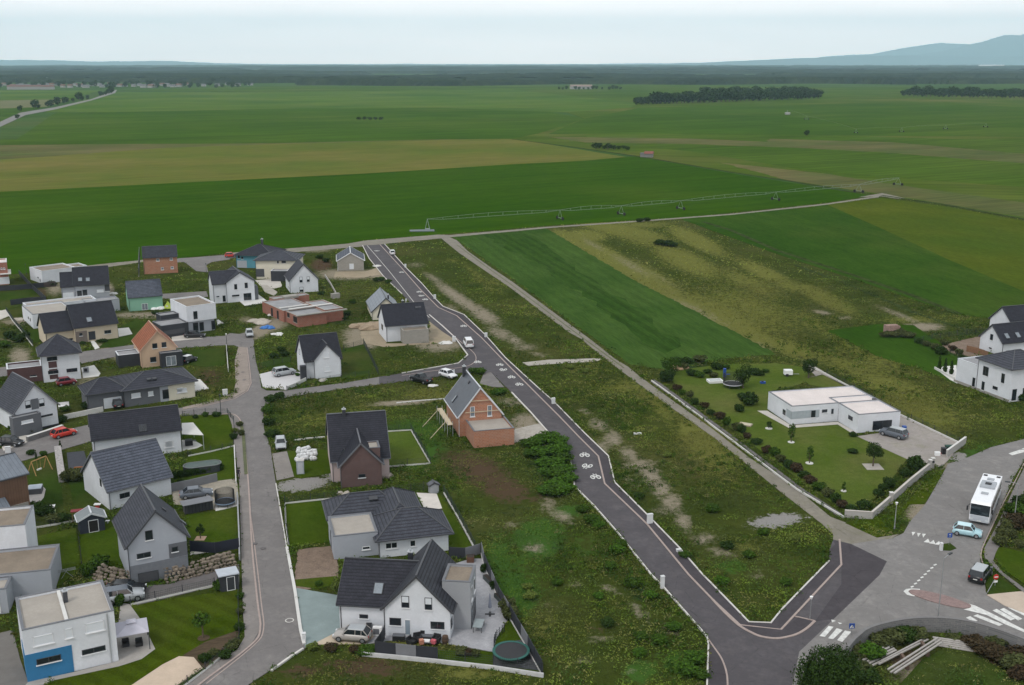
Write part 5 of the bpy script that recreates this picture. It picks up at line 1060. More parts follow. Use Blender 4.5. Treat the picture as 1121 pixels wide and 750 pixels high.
# big white
h = House('large white house with wide dark roof in the middle of the left block', (104, 507), (199, 494.5)); e = (heave(h, 0, 0, 481)+heave(h, h.L, 0, 469))/2; D, zr = solveD(h, 0, 454, e, pitch=38); ro = h.gable(0, 0, h.L, D, e, zr, 'x', W_WHITE, R_DARK); h.onroof(ro, *zd(782, 448), 1.0, 1.2, XR(h, D, zr, e), mat=GLASS); h.win(*zd(900,512,944,552), kind='shut', fr=FRW)
h.win(*ze_(5,512,48,552), kind='shut', fr=FRW); h.winm(2.5, 3.6, .1, 2.2, 'l', 0, 'dark', 'door')
# white with grey tiled
h = House('white house with ribbed grey roof between the pool and the shed', (120, 558.4), (188, 541)); e = (heave(h, 0, 0, 535)+heave(h, h.L, 0, 522))/2; D, zr = solveD(h, 0, 495, e); ro = h.gable(0, 0, h.L, D, e, zr, 'x', W_WHITE, R_GREY, .35, .25, COPING)
h.win(*zf(820,238,886,290), kind='dark'); h.win(*zf(686,150,694,205), 'l', 0)
h = House('barn-like house with vertical brown boards and zinc roof, left edge', (-8, 577), (34.4, 565)); e = heave(h, h.L, 0, 518); D, zr = solveD(h, h.L, 496, e, pitch=22); h.gable(0, 0, h.L, D, e, zr, 'x', seam_mat('wood_cladding_x', (.15,.085,.055), .35, 'X'), R_ZINC, .3, .25); h.box(h.L-3.0, -.08, h.L-.2, 0, 2.2, W_BLOCK, 0, 'plinth')
h = House('low wing with zinc roof against the left edge, by the red shed', (-10, 575), (4.5, 571)); h.gable(0, -2.6, h.L, 1.5, 2.6, 3.6, 'x', W_WOOD, R_ZINC, .3, .2)
# grey gable house
h = House('light grey gable house with slate roof above a sunken garage', (144, 641), (207, 628)); e = (heave(h, 0, 0, 598)+heave(h, h.L, 0, 584.5))/2; zr = zat(560, h.world(h.L*.5, 0)[1]); _, yb = h.l(160.3, 531.7, zr); D = min(max(yb, 8), 14)
ro = h.gable(0, 0, h.L, D, e, zr, 'y', W_LGREY, R_MID, .35, .3, GUT); h.win(*zg(246,500,292,574)); h.win(*zg(188,648,280,702)); h.win(*zg(426,612,466,654), 'f', -.05)
a_ = h.onplane(*zg(402, 600), 'f', 0); zt_ = a_[1]; MB().box(a_[0], -.05, 2.5, h.L+.0, -.001, zt_).build('wall_cladding', W_DGREY, h.t); h.box(.0, -.04, h.L, -.001, 2.45, M('basement_grey', (.16,.17,.19)), 0, 'basement_wall')
h.win(*zh(760,118,866,200), 'f', -.04, 'shutd', 'garage_door'); h.onroof(ro, *zg(492, 454), .6, .9, (h.L/2, zr, -(zr-e)/(h.L/2), 'x')); h.onroof(ro, *zg(362, 368), .5, .5, (h.L/2, zr, -(zr-e)/(h.L/2), 'x'), 'roof_vent', GUT)
# white and blue
h = House('white cubic house with a bright blue corner at the bottom left', (31, 747), (130, 723.5)); e = (heave(h, 0, 0, 693)+heave(h, h.L, 0, 666))/2; _, y1 = h.l(15.6, 655, e); _, y2 = h.l(109, 635.6, e); D = (y1+y2)/2
h.flat(0, 0, h.L, D, e, W_WHITE, F_GRAVEL, COPING, par=.3); h.box(h.L*.46, .3, h.L*.5, D-.3, e+.02, conc_w, e-.25, 'roof_divider')
h.chimney(h.t, h.L*.53, D*.62, e-.3, e+1.0, .45, GUT); zB = 3.0
MB().box(.0, -.05, 0, h.L*.5, -.001, zB).build('blue_wall', W_BLUE, h.t); MB().box(-.05, -.05, 0, -.001, D*.45, zB).build('blue_wall', W_BLUE, h.t)
for q in ((185,465,288,540),(358,436,395,497),(472,395,568,468)): h.win(*zh(*q), kind='shut', fr=FRW)
h.win(*zh(202,580,332,642), 'f', -.05, 'dark'); h.win(*zh(450,530,576,588)); MB().cyl((h.L-.7, -.08, 0), (h.L-.7, -.08, e-.1), .06, n=6).build('downpipe', GUTW, h.t)
h = House('white flat-roofed house with stepped brown roofs behind the blue-cornered one', (33.4, 626.5), (33.5+.1, 626.4)); h.c, h.k, h.ang = math.cos(R(14)), math.sin(R(14)), R(14); h.t.rotation_euler[2] = R(14)
h.flat(-14, 0, 0, 6.2, 6.2, W_WHITE, F_BROWN, COPING); h.flat(-14, -7.2, 3.6, -.02, 3.3, W_LGREY, F_BROWN, COPING); h.flat(-14, -10.4, -.6, -7.22, 3.0, W_LGREY, F_GRAVEL, COPING); h.winm(-4.6, -1.4, .1, 2.3, 'f', -10.4, 'shut', 'garage_door', FRW)
# plum brick
h = House('plum brick gable house with black roofs and pink rear walls', (374, 534), (418.4, 530.5)); e = (heave(h, 0, 0, 510)+heave(h, h.L, 0, 506))/2; zr = zat(486, h.world(h.L/2, 0)[1]); ro = h.gable(0, 0, h.L, 6.2, e, zr, 'y', W_BRICK3, R_DARK, .35, .25, COPING)
xl, _y = h.l(361, 519); yf = 2.6; eb = e-.1; xr = h.l(423.6, 513)[0]; Dm, zm_ = solveD(h, 0, 453, eb, yf, 40, 6, 13); h.gable(xl+.2, yf, max(xr, h.L+1.0), yf+Dm, eb, zm_, 'x', W_PINK, R_DARK, .3, .2, COPING); 
h.win(*zi(462,443,500,466)); h.chimney(h.t, h.l(376, 452, zm_)[0], yf+Dm/2-.3, zm_-.8, zm_+.9, .5); h.flat(h.L*.62, 1.2, h.L-.05, 4.2, e+1.9, W_BRICK3, F_GRAVEL, COPING, z0=e-.3, par=.2); h.onroof(ro, *zi(378, 330), .7, 1.0, (h.L/2, zr, (zr-e)/(h.L/2), 'x'), mat=GLASS)
# hip bungalow grey white
h = House('white bungalow with several grey hips and a grey flat garage', (416, 611), (491, 602.5)); e = heave(h, 0, 0, 592)
h.hip(0, 0, h.L, 6.6, e, e+2.6, W_WHITE, R_GREY2 if 'R_GREY2' in globals() else R_MID, .6); h.hip(.6, 2.6, 6.4, 14.0, e-.02, e+2.45, W_WHITE, R_MID, .5, wall=True); h.hip(-5.2, 8.2, 4.5, 14.0, e-.05, e+2.2, W_WHITE, R_MID, .5)
x0, y0 = h.l(367, 617); h.flat(x0, 1.0, -.05, 7.4, 3.1, W_LGREY, F_GRAVEL, COPING, par=.25)
h.win(*zk(460,410,532,455), fr=FRW); h.win(*zk(610,398,644,440), fr=FRW); h.win(*zk(703,430,726,488), 'f', 0, 'dark', 'door'); h.win(*zk(317,435,365,460), 'f', 1.0, fr=FRW); h.win(*zk(122,335,130,470), 'l', x0, 'shutd', 'garage_door')
h.onroof(h.t, *zk(372, 148), .5, .5, (7.7, e+.1, (2.2)/3.4, 'y'), 'roof_vent', GUT); h.onroof(h.t, *zk(396, 146), .5, .5, (7.7, e+.1, (2.2)/3.4, 'y'), 'roof_vent', GUT)
# terrace house
h = House('white gable house with wide dark wing, grey dormer tower and stone terrace', (422, 696), (493, 700)); e = (heave(h, 0, 0, 662.5)+heave(h, h.L, 0, 669.5))/2; zr = zat(631.5, h.world(h.L/2, 0)[1]); _, yb = h.l(478, 593.5, zr); D = min(max(yb, 8), 15)
ro = h.gable(0, 0, h.L, D, e, zr, 'y', W_WHITE, R_ANT, .35, .25); x2 = h.l(372.5, 689)[0]; ew = e-.15; Dw, zw = solveD(h, (x2)/2, 612, ew, .8, 38, 6, 11); rw = h.gable(x2, .8, h.L*.45, .8+Dw, ew, min(zw, zr-.1), 'x', W_WHITE, R_DARK, .35, .25)
h.onroof(rw, *zl(322, 195), .9, 1.2, (.8, ew, (min(zw, zr-.1)-ew)/(Dw/2), 'y')); h.win(*zl(230,312,272,333), 'f', .8)
for q in ((428,225,466,282),(538,233,574,292)): h.win(*zl(*q), kind='half')
h.win(*zl(372,328,428,366)); h.win(*zl(443,336,474,412), kind='door', name='door', fr=FRW); h.win(*zl(566,346,632,384), kind='dark')
zt_ = 5.7; h.flat(h.L-1.2, 2.2, h.L+1.9, 6.4, zt_, W_GREY, F_BROWN, COPING, par=.25)
h.winm(2.6, 3.5, 3.2, 4.8, 'r', h.L+1.9, fr=FRW); h.winm(4.5, 5.5, 3.2, 4.8, 'r', h.L+1.9, fr=FRW); h.winm(2.5, 3.6, .1, 2.3, 'r', h.L+1.9, 'light', 'terrace_door', FRD); h.winm(4.2, 5.6, .1, 2.3, 'r', h.L+1.9, 'dark', 'terrace_door', FRD); h.winm(.3, 1.3, 1.0, 2.1, 'r', h.L)
h.chimney(ro, h.L*.22, 6.6, zr-2.6, zr-.3, .5)
TERR = h
# brick under construction
h = House('orange brick house being finished, dark roof with flat brick garage', (503, 478), (549, 474)); e = heave(h, 0, 0, 455.5); zr = zat(425, h.world(h.L*.55, 0)[1]); _, yb = h.l(509, 407, zr); D = min(max(yb, 8), 14); ro = h.gable(0, 0, h.L, D, e, zr, 'y', W_BRICK, R_BLUED if 'R_BLUED' in globals() else seam_mat('roof_dkblue', (.07,.078,.095), .4, 'Y'), .3, .2, COPW)
gx_, gy_ = h.l(519, 490.6); gx2_ = h.l(563, 486.6)[0]; h.flat(gx_, gy_, gx2_, .6, heave(h, gx_, gy_, 472.5), W_BRICK, F_GRAVEL, COPING, par=.3); h.win(*zj(374,275,398,332), kind='light', fr=FRW); h.win(*zj(468,268,492,328), kind='light', fr=FRW); h.chimney(ro, h.L*.42, D-.8, zr-.6, zr+1.2, .5, W_ANTH)
h.onroof(ro, *zj(292, 236), .5, 1.3, (h.L/2, zr, (zr-e)/(h.L/2), 'x')); h.onroof(ro, *zj(371, 145), .5, .4, (h.L/2, zr, (zr-e)/(h.L/2), 'x'), 'roof_vent', GUT)
for zz_ in (4.1, 6.0): MB().bar((1 if zz_ < 5 else 1.8, -.2, zz_), (h.L-.1 if zz_ < 5 else h.L-2.0, -.2, zz_), .1).build('plank', M('scaffold_wood', (.5,.42,.3)), h.t)
BRK = h; sc = thing('scaffold', 'light scaffold of props and planks along the brick house wall', 'scaffold', (*h.world(-1.0, 0), 0), h.ang)
for k in range(5):
    y = .5+k*2.2; MB().cyl((0, y, 0), (0, y, 2.6), .05, n=6).cyl((-.9, y, 0), (-.9, y, 2.6), .05, n=6).bar((0, y, 2), (-.9, y, 2), .06).build('frame', GUTW, sc)
MB().box(-.9, .3, 2.02, 0, 9.6, 2.1).build('deck', M('scaffold_wood', (.5,.42,.3)), sc)
for y in (1.5, 8.0): MB().bar((-.9, y, 2.4), (-4.0, y-1.5, 0), .09).build('raking_prop', M('scaffold_wood', (.5,.42,.3)), sc)
# white modern bungalow
h = House('white modern bungalow with flat pale roofs inside a large lawn', (865.6, 465), (917, 461)); e = heave(h, 0, 0, 445); xb, yb = h.l(840.4, 428.8, e); x3, y3 = h.l(931.6, 422, e); x4, y4 = h.l(960.4, 437, e)
Dl = yb; x3 = max(x4, 16); h.flat(0, 0, max(x4, 14), Dl, e, W_WHITE, F_PINKW, COPING, par=.25)
gx0, gy0 = h.l(938.3, 474); gx1, gy1 = h.l(985, 470.8); eg = 3.2; h.flat(gx0, gy0, gx1, 3.5+gy0*0, eg, W_WHITE, F_PINKW, COPING, par=.2)
h.box(-.04, -.04, 5.2, -.001, 2.35, M('panel_blue_grey', (.33,.37,.4)), 1.0, 'wall_panel'); h.box(-.04, -.04, -.001, 1.8, 2.35, M('panel_blue_grey', (.33,.37,.4)), 1.0, 'wall_panel')
for q in ((282,205,304,238),(332,200,357,216),(374,198,386,222)): h.win(*zp(*q), 'f', -.04 if q[0] < 300 else 0)
h.win(*zp(404,195,424,252), 'f', 0, 'doord', 'door'); h.win(*zp(454,225,472,255), 'l', gx0); h.win(*zp(155,198,166,230), 'l', 0); h.win(*zp(562,248,652,296), 'f', gy0, 'dark', 'garage_door', W_ANTH); MB().box(x4-1, .3, e-.2, max(x4, 14)-.3, .6, e+.3).build('roof_upstand', COPING, h.t)
# right edge houses
h = House('white two-storey house with grey hip roof at the right edge', (1068.5, 427), (1104, 440.5)); e = 6.1; h.hip(0, 0, h.L, 9.5, e, e+2.4, W_WHITE, R_MID, .5)
h.win(*zq(684,352,708,412)); h.win(*zq(676,436,686,488)); h.win(*zq(735,460,760,488)); h.win(*zq(784,392,796,450)); x0 = h.l(1046, 417.5)[0]; h.flat(x0, .4, -.02, 6.5, 4.6, W_WHITE, F_GREY, COPW, par=.3); h.win(*zq(625,415,634,470), 'f', .4); h.box(x0, -.05, h.L, -.001, .5, W_BLOCK, 0, 'plinth'); h.winm(.6, 1.6, .2, 2.4, 'r', h.L); h.winm(3.0, 5.0, .2, 2.4, 'r', h.L)
h = House('white gable house with dark roof and two skylights, right edge', (1096, 389.5), (1128, 386)); e = heave(h, 0, 0, 375); D, zr = 6.4, 0; zr = e+3.0; ro = h.gable(0, 0, h.L+2, D, e, zr, 'x', W_WHITE, R_DARK); h.onroof(ro, *zq(808, 192), .9, 1.2, XR(h, D, zr, e)); h.onroof(ro, *zq(868, 187), .9, 1.2, XR(h, D, zr, e))
h.win(*zq(722,177,734,214), 'l', 0); h.win(*zq(714,250,728,262), 'l', 0); h.win(*zq(805,262,875,280), 'f', 0, 'shutd', 'garage_door')
h = House('second white gable house just behind the skylight one, right edge', (1106, 379), (1140, 376)); h.gable(0, 0, h.L, 7, 4.8, 7.9, 'x', W_WHITE, R_DARK)


# AERIAL and roof fittings: a vent pipe on each of the nearer roofs
# ================================================================ VEHICLES
TYRE = M('tyre', (.02, .02, .022), .85); RIM = M('rim', (.35, .36, .38), .4, .05, 2, .5, .6); CG = M('car_glass', (.015, .02, .025), .06, .2, 1, .6)
HL = M('headlight', (.6, .63, .66), .2, .05, 2, .6); TL = M('tail_light', (.3, .01, .012), .3, .05, 2, .5); PLATE = M('number_plate', (.65, .65, .62)); BLK = M('black_trim', (.025, .025, .028), .6, .1, 2)
def paintm(name, c): return M('paint_'+name, c, .28, .03, 1, .5)
CARK = {  # length, width, height, cowl, roof front, roof rear, glass end, belt, hood z, tail z
 'hatch': (4.0, 1.72, 1.48, .27, .42, .84, .97, .92, .80, .88), 'suv': (4.5, 1.86, 1.68, .27, .40, .90, .985, 1.06, .98, 1.02), 'sedan': (4.6, 1.8, 1.42, .29, .43, .74, .90, .90, .80, .92),
 'van': (4.6, 1.85, 1.9, .20, .34, .97, .995, 1.1, 1.0, 1.1), 'small': (3.6, 1.65, 1.5, .25, .40, .84, .97, .92, .85, .9), 'pickup': (5.0, 1.85, 1.7, .28, .40, .58, .66, 1.05, 1.0, 1.05)}
def car(label, rear, front, kind, pm, roofm=None, name='parked_car', zr=.12, group=None):
    a = Vector(G(*rear)); b = Vector(G(*front)); d = b-a; c = (a+b)/2; Lc, W, Hh, cw, rf, rr, ge, belt, hz, tz = CARK[kind]
    t = thing(name, label, 'van' if kind == 'van' else 'car', (c.x, c.y, zr), math.atan2(d.y, d.x), group)
    # body: cross-sections from the tail (x=-L/2) to the nose
    st = [(0, .34, tz*.80, .86), (.015, .28, tz*.97, .93), (.06, .22, tz, .97), (.16, .2, belt, 1), (.36, .2, belt, 1), (.60, .2, belt, 1), (1-cw, .2, belt-.02, .99), (1-cw*.6, .2, hz, .98), (1-cw*.22, .21, hz*.92, .94), (.985, .24, hz*.78, .88), (1, .3, hz*.62, .78)]
    if kind == 'pickup': st[2] = (.06, .22, tz, .97)
    vs = []; 
    for u, z0, z1, w_ in st:
        x = -Lc/2+u*Lc; h2 = W/2*w_
        vs += [(x, -h2*.9, z0), (x, -h2, z0+(z1-z0)*.3), (x, -h2*.985, z0+(z1-z0)*.72), (x, -h2*.88, z1), (x, 0, z1+.025), (x, h2*.88, z1), (x, h2*.985, z0+(z1-z0)*.72), (x, h2, z0+(z1-z0)*.3), (x, h2*.9, z0)]
    n = len(st); fs = []
    for i in range(n-1):
        for k in range(9): a_ = i*9+k; b_ = i*9+(k+1) % 9; fs.append((a_, a_+9, b_+9, b_))
    fs += [tuple(range(9)), tuple(range((n-1)*9, n*9))[::-1]]
    body = MB().add(vs, fs).build('body', pm, t, True); bm = bmesh.new(); bm.from_mesh(body.data); bmesh.ops.recalc_face_normals(bm, faces=bm.faces); bm.to_mesh(body.data); bm.free()
    X = lambda u: Lc/2-u*Lc
    def frus(x0, x1, x2, x3, zb, zt, wb, wt):   # bottom x0..x3, top x1..x2
        v = [(x0, -wb, zb), (x3, -wb, zb), (x3, wb, zb), (x0, wb, zb), (x1, -wt, zt), (x2, -wt, zt), (x2, wt, zt), (x1, wt, zt)]
        return MB().add(v, [(0, 1, 2, 3), (7, 6, 5, 4), (4, 5, 1, 0), (5, 6, 2, 1), (6, 7, 3, 2), (7, 4, 0, 3)])
    wb, wt = W*.44, W*.365
    g = frus(X(cw), X(rf), X(rr), X(ge), belt-.03, Hh-.04, wb, wt).build('window_glass', CG, t)
    r = frus(X(rf)+.05, X(rf)-.02, X(rr)+.02, X(rr)-.05, Hh-.06, Hh, wt+.02, wt-.05).build('roof', roofm or pm, t)
    def pil(a, b, w1, w2): MB().bar(a, b, w1, w2).build('window_pillar', pm, t)
    for s in (-1, 1):
        for (xa, xb) in ((X(cw), X(rf)), (X(ge), X(rr))): pil((xa, s*wb, belt-.03), (xb, s*wt, Hh-.04), .09, .07)
        xm = X((rf+rr)/2); pil((xm, s*(wb+.005), belt-.03), (xm, s*(wt+.005), Hh-.04), .09, .05)
        if kind in ('suv', 'sedan', 'van', 'hatch'): xm = X(rf+(rr-rf)*.9); pil((xm, s*(wb+.005), belt-.03), (xm, s*(wt+.005), Hh-.04), .12, .05)
    for s in (-1, 1):
        for u in (.17, .82):
            x = -Lc/2+(u if u < .5 else u)*Lc; rad = .31 if kind != 'suv' else .35
            w_ = MB().cyl((x, s*(W/2-.17), rad-zr*0), (x, s*(W/2+.015), rad), rad, n=16).build('wheel', TYRE, t)
            MB().cyl((x, s*(W/2+.0), rad), (x, s*(W/2+.03), rad), rad*.62, n=12).build('rim', RIM, w_)
        MB().cb(Lc/2-.08, s*W*.33, hz*.74, .16, .34, .14).build('headlight', HL, t)
        MB().cb(-Lc/2+.05, s*W*.37, tz*.82, .12, .2, .22).build('tail_light', TL, t)
        MB().cb(X(cw)-.18, s*(W/2+.06), belt+.08, .12, .16, .12).build('wing_mirror', pm if kind != 'van' else BLK, t)
    MB().cb(-Lc/2-.005, 0, tz*.62, .03, .48, .11).build('number_plate', PLATE, t); MB().cb(Lc/2+.0, 0, .38, .06, W*.7, .2).build('grille', BLK, t)
    if kind == 'pickup': MB().box(-Lc/2+.15, -W*.4, tz-.05, X(.68), W*.4, tz+.03).build('load_bed', BLK, t)
    return t
Pb, Pr, Pd, Pw, Ps, Pg, Pc, Pl = paintm('black', (.012, .013, .016)), paintm('red', (.5, .035, .02)), paintm('dark_red', (.16, .012, .022)), paintm('white', (.66, .67, .69)), paintm('silver', (.36, .38, .4)), paintm('grey', (.1, .115, .14)), paintm('champagne', (.33, .31, .29)), paintm('light_blue', (.36, .56, .62))
car('black hatchback parked before the black and white gable house, left edge', (3, 487), (22, 488.5), 'hatch', Pb)
car('bright red hatchback driving along the street left of the big white house', (58, 481), (82, 475), 'hatch', Pr, name='car')
car('dark red small car parked before the white pyramid-roofed villa', (63, 423), (83, 420), 'small', Pd)
car('black car at the garage door of the grey and cream bungalow', (131, 449), (125, 442), 'hatch', Pb)
car('black sedan parked in front of the white cubic house', (205, 370), (222, 369.5), 'sedan', Pb)
car('small car with pale roof parked beside the orange-roofed house', (203, 398), (211, 395.5), 'small', Pb, Pw)
car('red car parked on the field road near the bright blue house', (247, 282), (258, 281.5), 'small', Pr)
car('small grey-blue car at the end of the upper street beside the building rubble', (272.5, 366), (274, 370.5), 'small', Ps)
car('silver SUV parked on the white gravel drive', (299, 413), (323, 409), 'suv', Ps)
car('pale hatchback standing on the strip of drive beside the white sacks', (307, 485.5), (308, 494), 'hatch', Ps)
car('grey sedan parked behind the slatted shelter', (200, 546), (230, 542.5), 'sedan', Pg)
car('black and silver car beside the rock wall, rear one of the pair', (123, 650), (152, 649), 'sedan', Pb)
car('grey-blue van parked tight behind the blue-cornered white house', (124, 660), (148, 656), 'suv', Ps, Pg)
car('champagne hatchback parked by the white house with the stone terrace', (405, 702), (367, 699), 'hatch', Pc, Ps)
car('white van driving down the new road', (515.5, 384), (510, 375), 'van', Pw, name='white_van')
car('white car near the top end of the new road', (432, 283), (427, 275), 'small', Pw, name='car')
car('black pickup parked on the verge of the side road, left of the white car', (468, 420.5), (454, 416.5), 'pickup', Pb, name='pickup_truck')
wc = car('white hatchback with an open door beside the black pickup', (483, 411), (498, 415.5), 'hatch', Pw)
MB().cb(.2, 1.25, .75, .1, .85, .95, .3).build('open_door', Pw, wc)
car('dark grey SUV parked before the garage of the modern bungalow', (989, 481.5), (967, 475.5), 'suv', Pg, Ps)
car('light blue small car turning beside the bus', (1044, 584), (1073, 589), 'small', Pl, paintm('pale_blue', (.5, .68, .74)), name='car')
car('black SUV with silver roof driving up to the junction', (1067.5, 640), (1078, 627), 'suv', Pb, Ps, name='car')
def bus():
    f = Vector(G(1073.7, 551.6, 3.1)); r = Vector(G(1087.9, 518.2, 3.1)); d = (f-r); Lb = 12.2; W = 2.55; Hb = 3.15
    dn = d.normalized(); c = f-dn*Lb/2
    t = thing('bus', 'white single-deck bus with black windscreen driving down the curved road', 'bus', (c.x, c.y, .1), math.atan2(dn.y, dn.x)); wt = paintm('bus_white', (.74, .75, .78)); sv = paintm('bus_silver', (.45, .48, .52))
    prof = [(-Lb/2+.05, .35), (-Lb/2, .9), (-Lb/2, 2.9), (-Lb/2+.25, Hb), (Lb/2-.45, Hb), (Lb/2-.15, 2.85), (Lb/2, 1.3), (Lb/2, .55), (Lb/2-.1, .35)]
    n = len(prof); vs = [(x, -W/2, z) for x, z in prof]+[(x, W/2, z) for x, z in prof]
    o = MB().add(vs, [tuple(range(n)), tuple(range(n, 2*n))[::-1]]+[(i, n+i, n+(i+1) % n, (i+1) % n) for i in range(n)]).build('body', wt, t)
    b = o.modifiers.new('b', 'BEVEL'); b.width = .1; b.segments = 2; b.limit_method = 'ANGLE'
    MB().add([(Lb/2+.012, -W/2+.08, 1.32), (Lb/2+.012, W/2-.08, 1.32), (Lb/2-.125, W/2-.08, 2.8), (Lb/2-.125, -W/2+.08, 2.8), (Lb/2-.1, -W/2+.08, 1.32), (Lb/2-.1, W/2-.08, 1.32), (Lb/2-.3, W/2-.08, 2.8), (Lb/2-.3, -W/2+.08, 2.8)],
             [(0, 1, 2, 3), (5, 4, 7, 6), (1, 5, 6, 2), (4, 0, 3, 7), (3, 2, 6, 7), (0, 4, 5, 1)]).build('windscreen', CG, t)
    for s in (-1, 1):
        ys = s*(W/2+.012)
        for k in range(6): x0 = -Lb/2+.6+k*1.85; MB().box(x0, min(ys, ys-s*.05), 1.45, x0+1.78, max(ys, ys-s*.05), 2.6).build('side_window', CG, t)
        MB().box(-Lb/2+.2, min(ys, ys-s*.05), .4, Lb/2-.2, max(ys, ys-s*.05), .95).build('lower_panel', sv, t)
        for x in (-Lb/2+3.2, Lb/2-2.7):
            w_ = MB().cyl((x, s*(W/2-.28), .42), (x, s*(W/2+.03), .42), .48, n=18).build('wheel', TYRE, t); MB().cyl((x, s*(W/2+.02), .42), (x, s*(W/2+.045), .42), .28, n=12).build('rim', RIM, w_)
        MB().cb(Lb/2+.02, s*.95, .75, .06, .36, .2).build('headlight', HL, t)
        m = MB().bar((Lb/2-.1, s*W/2, 2.7), (Lb/2+.35, s*(W/2+.25), 2.6), .06).cb(Lb/2+.35, s*(W/2+.27), 2.25, .12, .22, .6); m.build('wing_mirror', BLK, t)
        MB().cb(-Lb/2-.02, s*1.05, 1.1, .06, .16, .5).build('tail_light', TL, t)
        MB().cb(-Lb/2+1.1, s*.85, Hb+.03, .45, .5, .1).build('roof_vent', BLK, t)
    MB().box(Lb/2-.0, -W/2+.15, .42, Lb/2+.035, W/2-.15, 1.28).build('front_panel', sv, t); MB().cb(Lb/2+.05, 0, .55, .03, .5, .12).build('number_plate', PLATE, t)
    ac = MB().cb(-1.0, 0, Hb+.12, 2.6, 1.9, .24).build('air_conditioner', M('ac_grey', (.33, .35, .38), .5), t); MB().cb(-1.1, 0, Hb+.26, .9, .8, .06).build('fan', BLK, ac)
    for x in (-3.6, 2.4): h_ = MB().cb(x, 0, Hb+.05, .75, .9, .12).build('roof_hatch', M('ac_grey', (.33, .35, .38), .5), t)
bus()
# ================================================================ WALLS AND FENCES
STONE = brick_mat('grey_stone_wall', (.15, .15, .155), (.1, .1, .105), (.2, .195, .19), .45, .22); ROCK = M('boulder', (.2, .165, .13), .9, .55, .9, bmp=.1, bscale=3); WALLW = M('garden_wall', (.36, .345, .33), .9, .1, .7)
ANTF = M('fence_anthracite', (.03, .032, .04), .6, .1, 2); GREYF = M('fence_grey', (.17, .175, .19), .7, .1, 1); WIRE = M('fence_wire', (.03, .045, .035), .6, .1, 2); WOODF = M('fence_wood', (.22, .12, .07), .85, .25, 2)
def wall(label, px, hgt, wd, mat, name='garden_wall', cap=None, zs=None, cat='wall'):
    pts = GP(px); c = pts[0]; loc = [(p[0]-c[0], p[1]-c[1]) for p in pts]; t = thing(name, label, cat, (*c, 0))
    ribbon_mb(loc, wd, 0, hgt).build('wall', mat, t)
    if cap: ribbon_mb(loc, wd+.08, hgt+.002, hgt+.06).build('coping', cap, t)
    return t
def along(pts, step):
    out = []; 
    for a, b in zip(pts[:-1], pts[1:]):
        a, b = Vector(a), Vector(b); n = max(1, round((b-a).length/step))
        for k in range(n): out.append((a+(b-a)*k/n, a+(b-a)*(k+1)/n))
    return out
def fence(label, px, hgt, kind='mesh', mats=(ANTF,), step=2.5, z=0, kerb=None, cat='fence'):
    pts = GP(px); c = Vector(pts[0]); pts = [Vector(p)-c for p in pts]; t = thing('fence', label, cat, (c.x, c.y, z))
    seg = along(pts, step)
    for i, (a, b) in enumerate(seg):
        MB().cb(a.x, a.y, hgt/2+.03, .08, .08, hgt+.06).build('post', ANTF if kind != 'wood' else WOODF, t)
        d = (b-a).normalized(); m = MB(); z0 = .1 if not kerb else .26
        if kind == 'mesh':
            n = int((b-a).length/.2)
            for k in range(1, n): p = a+(b-a)*k/n; m.bar((p.x, p.y, z0), (p.x, p.y, hgt), .016)
            for zz in np.arange(z0, hgt+.01, .25): m.bar((a.x, a.y, zz), (b.x, b.y, zz), .02)
        else: m.bar((a.x, a.y, (z0+hgt)/2), (b.x, b.y, (z0+hgt)/2), .05, hgt-z0) if True else None
        m.build('panel', WIRE if kind == 'mesh' else mats[i % len(mats)], t)
    b = seg[-1][1]; MB().cb(b.x, b.y, hgt/2+.03, .08, .08, hgt+.06).build('post', ANTF if kind != 'wood' else WOODF, t)
    if kerb: ribbon_mb([tuple(p) for p in pts], .16, 0, .25).build('kerb', kerb, t)
    return t
wall('curved grey stone retaining wall along the road at the bottom right', smooth_pts([(925,726),(936,713),(952,702),(986,693.5),(1026,691.5),(1068,697.5),(1121,716),(1150,732)]), 1.7, .3, STONE, 'retaining_wall', M('wall_cap', (.17,.165,.165)))
wall('white-capped garden wall at the corner of the big lawn, long left stretch', [(924.4,566.5),(954,568.5),(975,550.5),(997,531),(1016.8,515)], 1.05, .25, WALLW, cap=concrete)
wall('short garden wall right of the gateway with bins behind it', [(1036,501),(1056.5,486)], 1.2, .25, WALLW, cap=conc_w)
for i, (x, y) in enumerate(((975,551), (1017.5,514.5), (1020.5,512.5))):
    c_ = G(x, y); t = thing('gate_pillar', ['pale pillar in the bend of the white-capped garden wall', 'left pillar of the pair at the gateway', 'right pillar of the pair at the gateway, holding a letterbox'][i], 'pillar', (*c_, 0)); MB().cb(0,0,.8,.45,.45,1.6).build('shaft', WALLW, t); MB().cb(0,0,1.64,.55,.55,.08).build('cap', conc_w, t)
    if i == 2: MB().cb(0,-.26,1.1,.3,.06,.3).build('letterbox', BLK, t)
wall('low white kerb wall along the shrub bed beside the farm track', [(713,417.5),(725,426),(760,452),(800,482),(850,520),(872,536.5),(924,567.5)], .3, .15, conc_w, 'kerb_wall')
wall('long white kerb wall behind the modern bungalow', [(884,400),(905,411),(935,427),(985,455),(1052,487)], .35, .15, conc_w, 'kerb_wall')
wall('low white wall between the bungalow and the street on the left', [(70,459.5),(92,455),(113,450.5)], .9, .2, conc_w)
wall('grey gabion wall beside the red car', [(30,484),(50,477.5),(69,471)], .9, .5, STONE, 'gabion_wall', conc_w)
wall('light stone gabion standing across the garden with swings', [(63.5,494),(66,512),(68.5,528)], .9, 1.0, M('gabion_light', (.36,.34,.33), .9, .45, 2.5), 'gabion_wall')
wall('grey panel wall behind the oval pool', [(186,539),(210,534),(238,527)], 1.3, .12, GREYF, 'panel_wall')
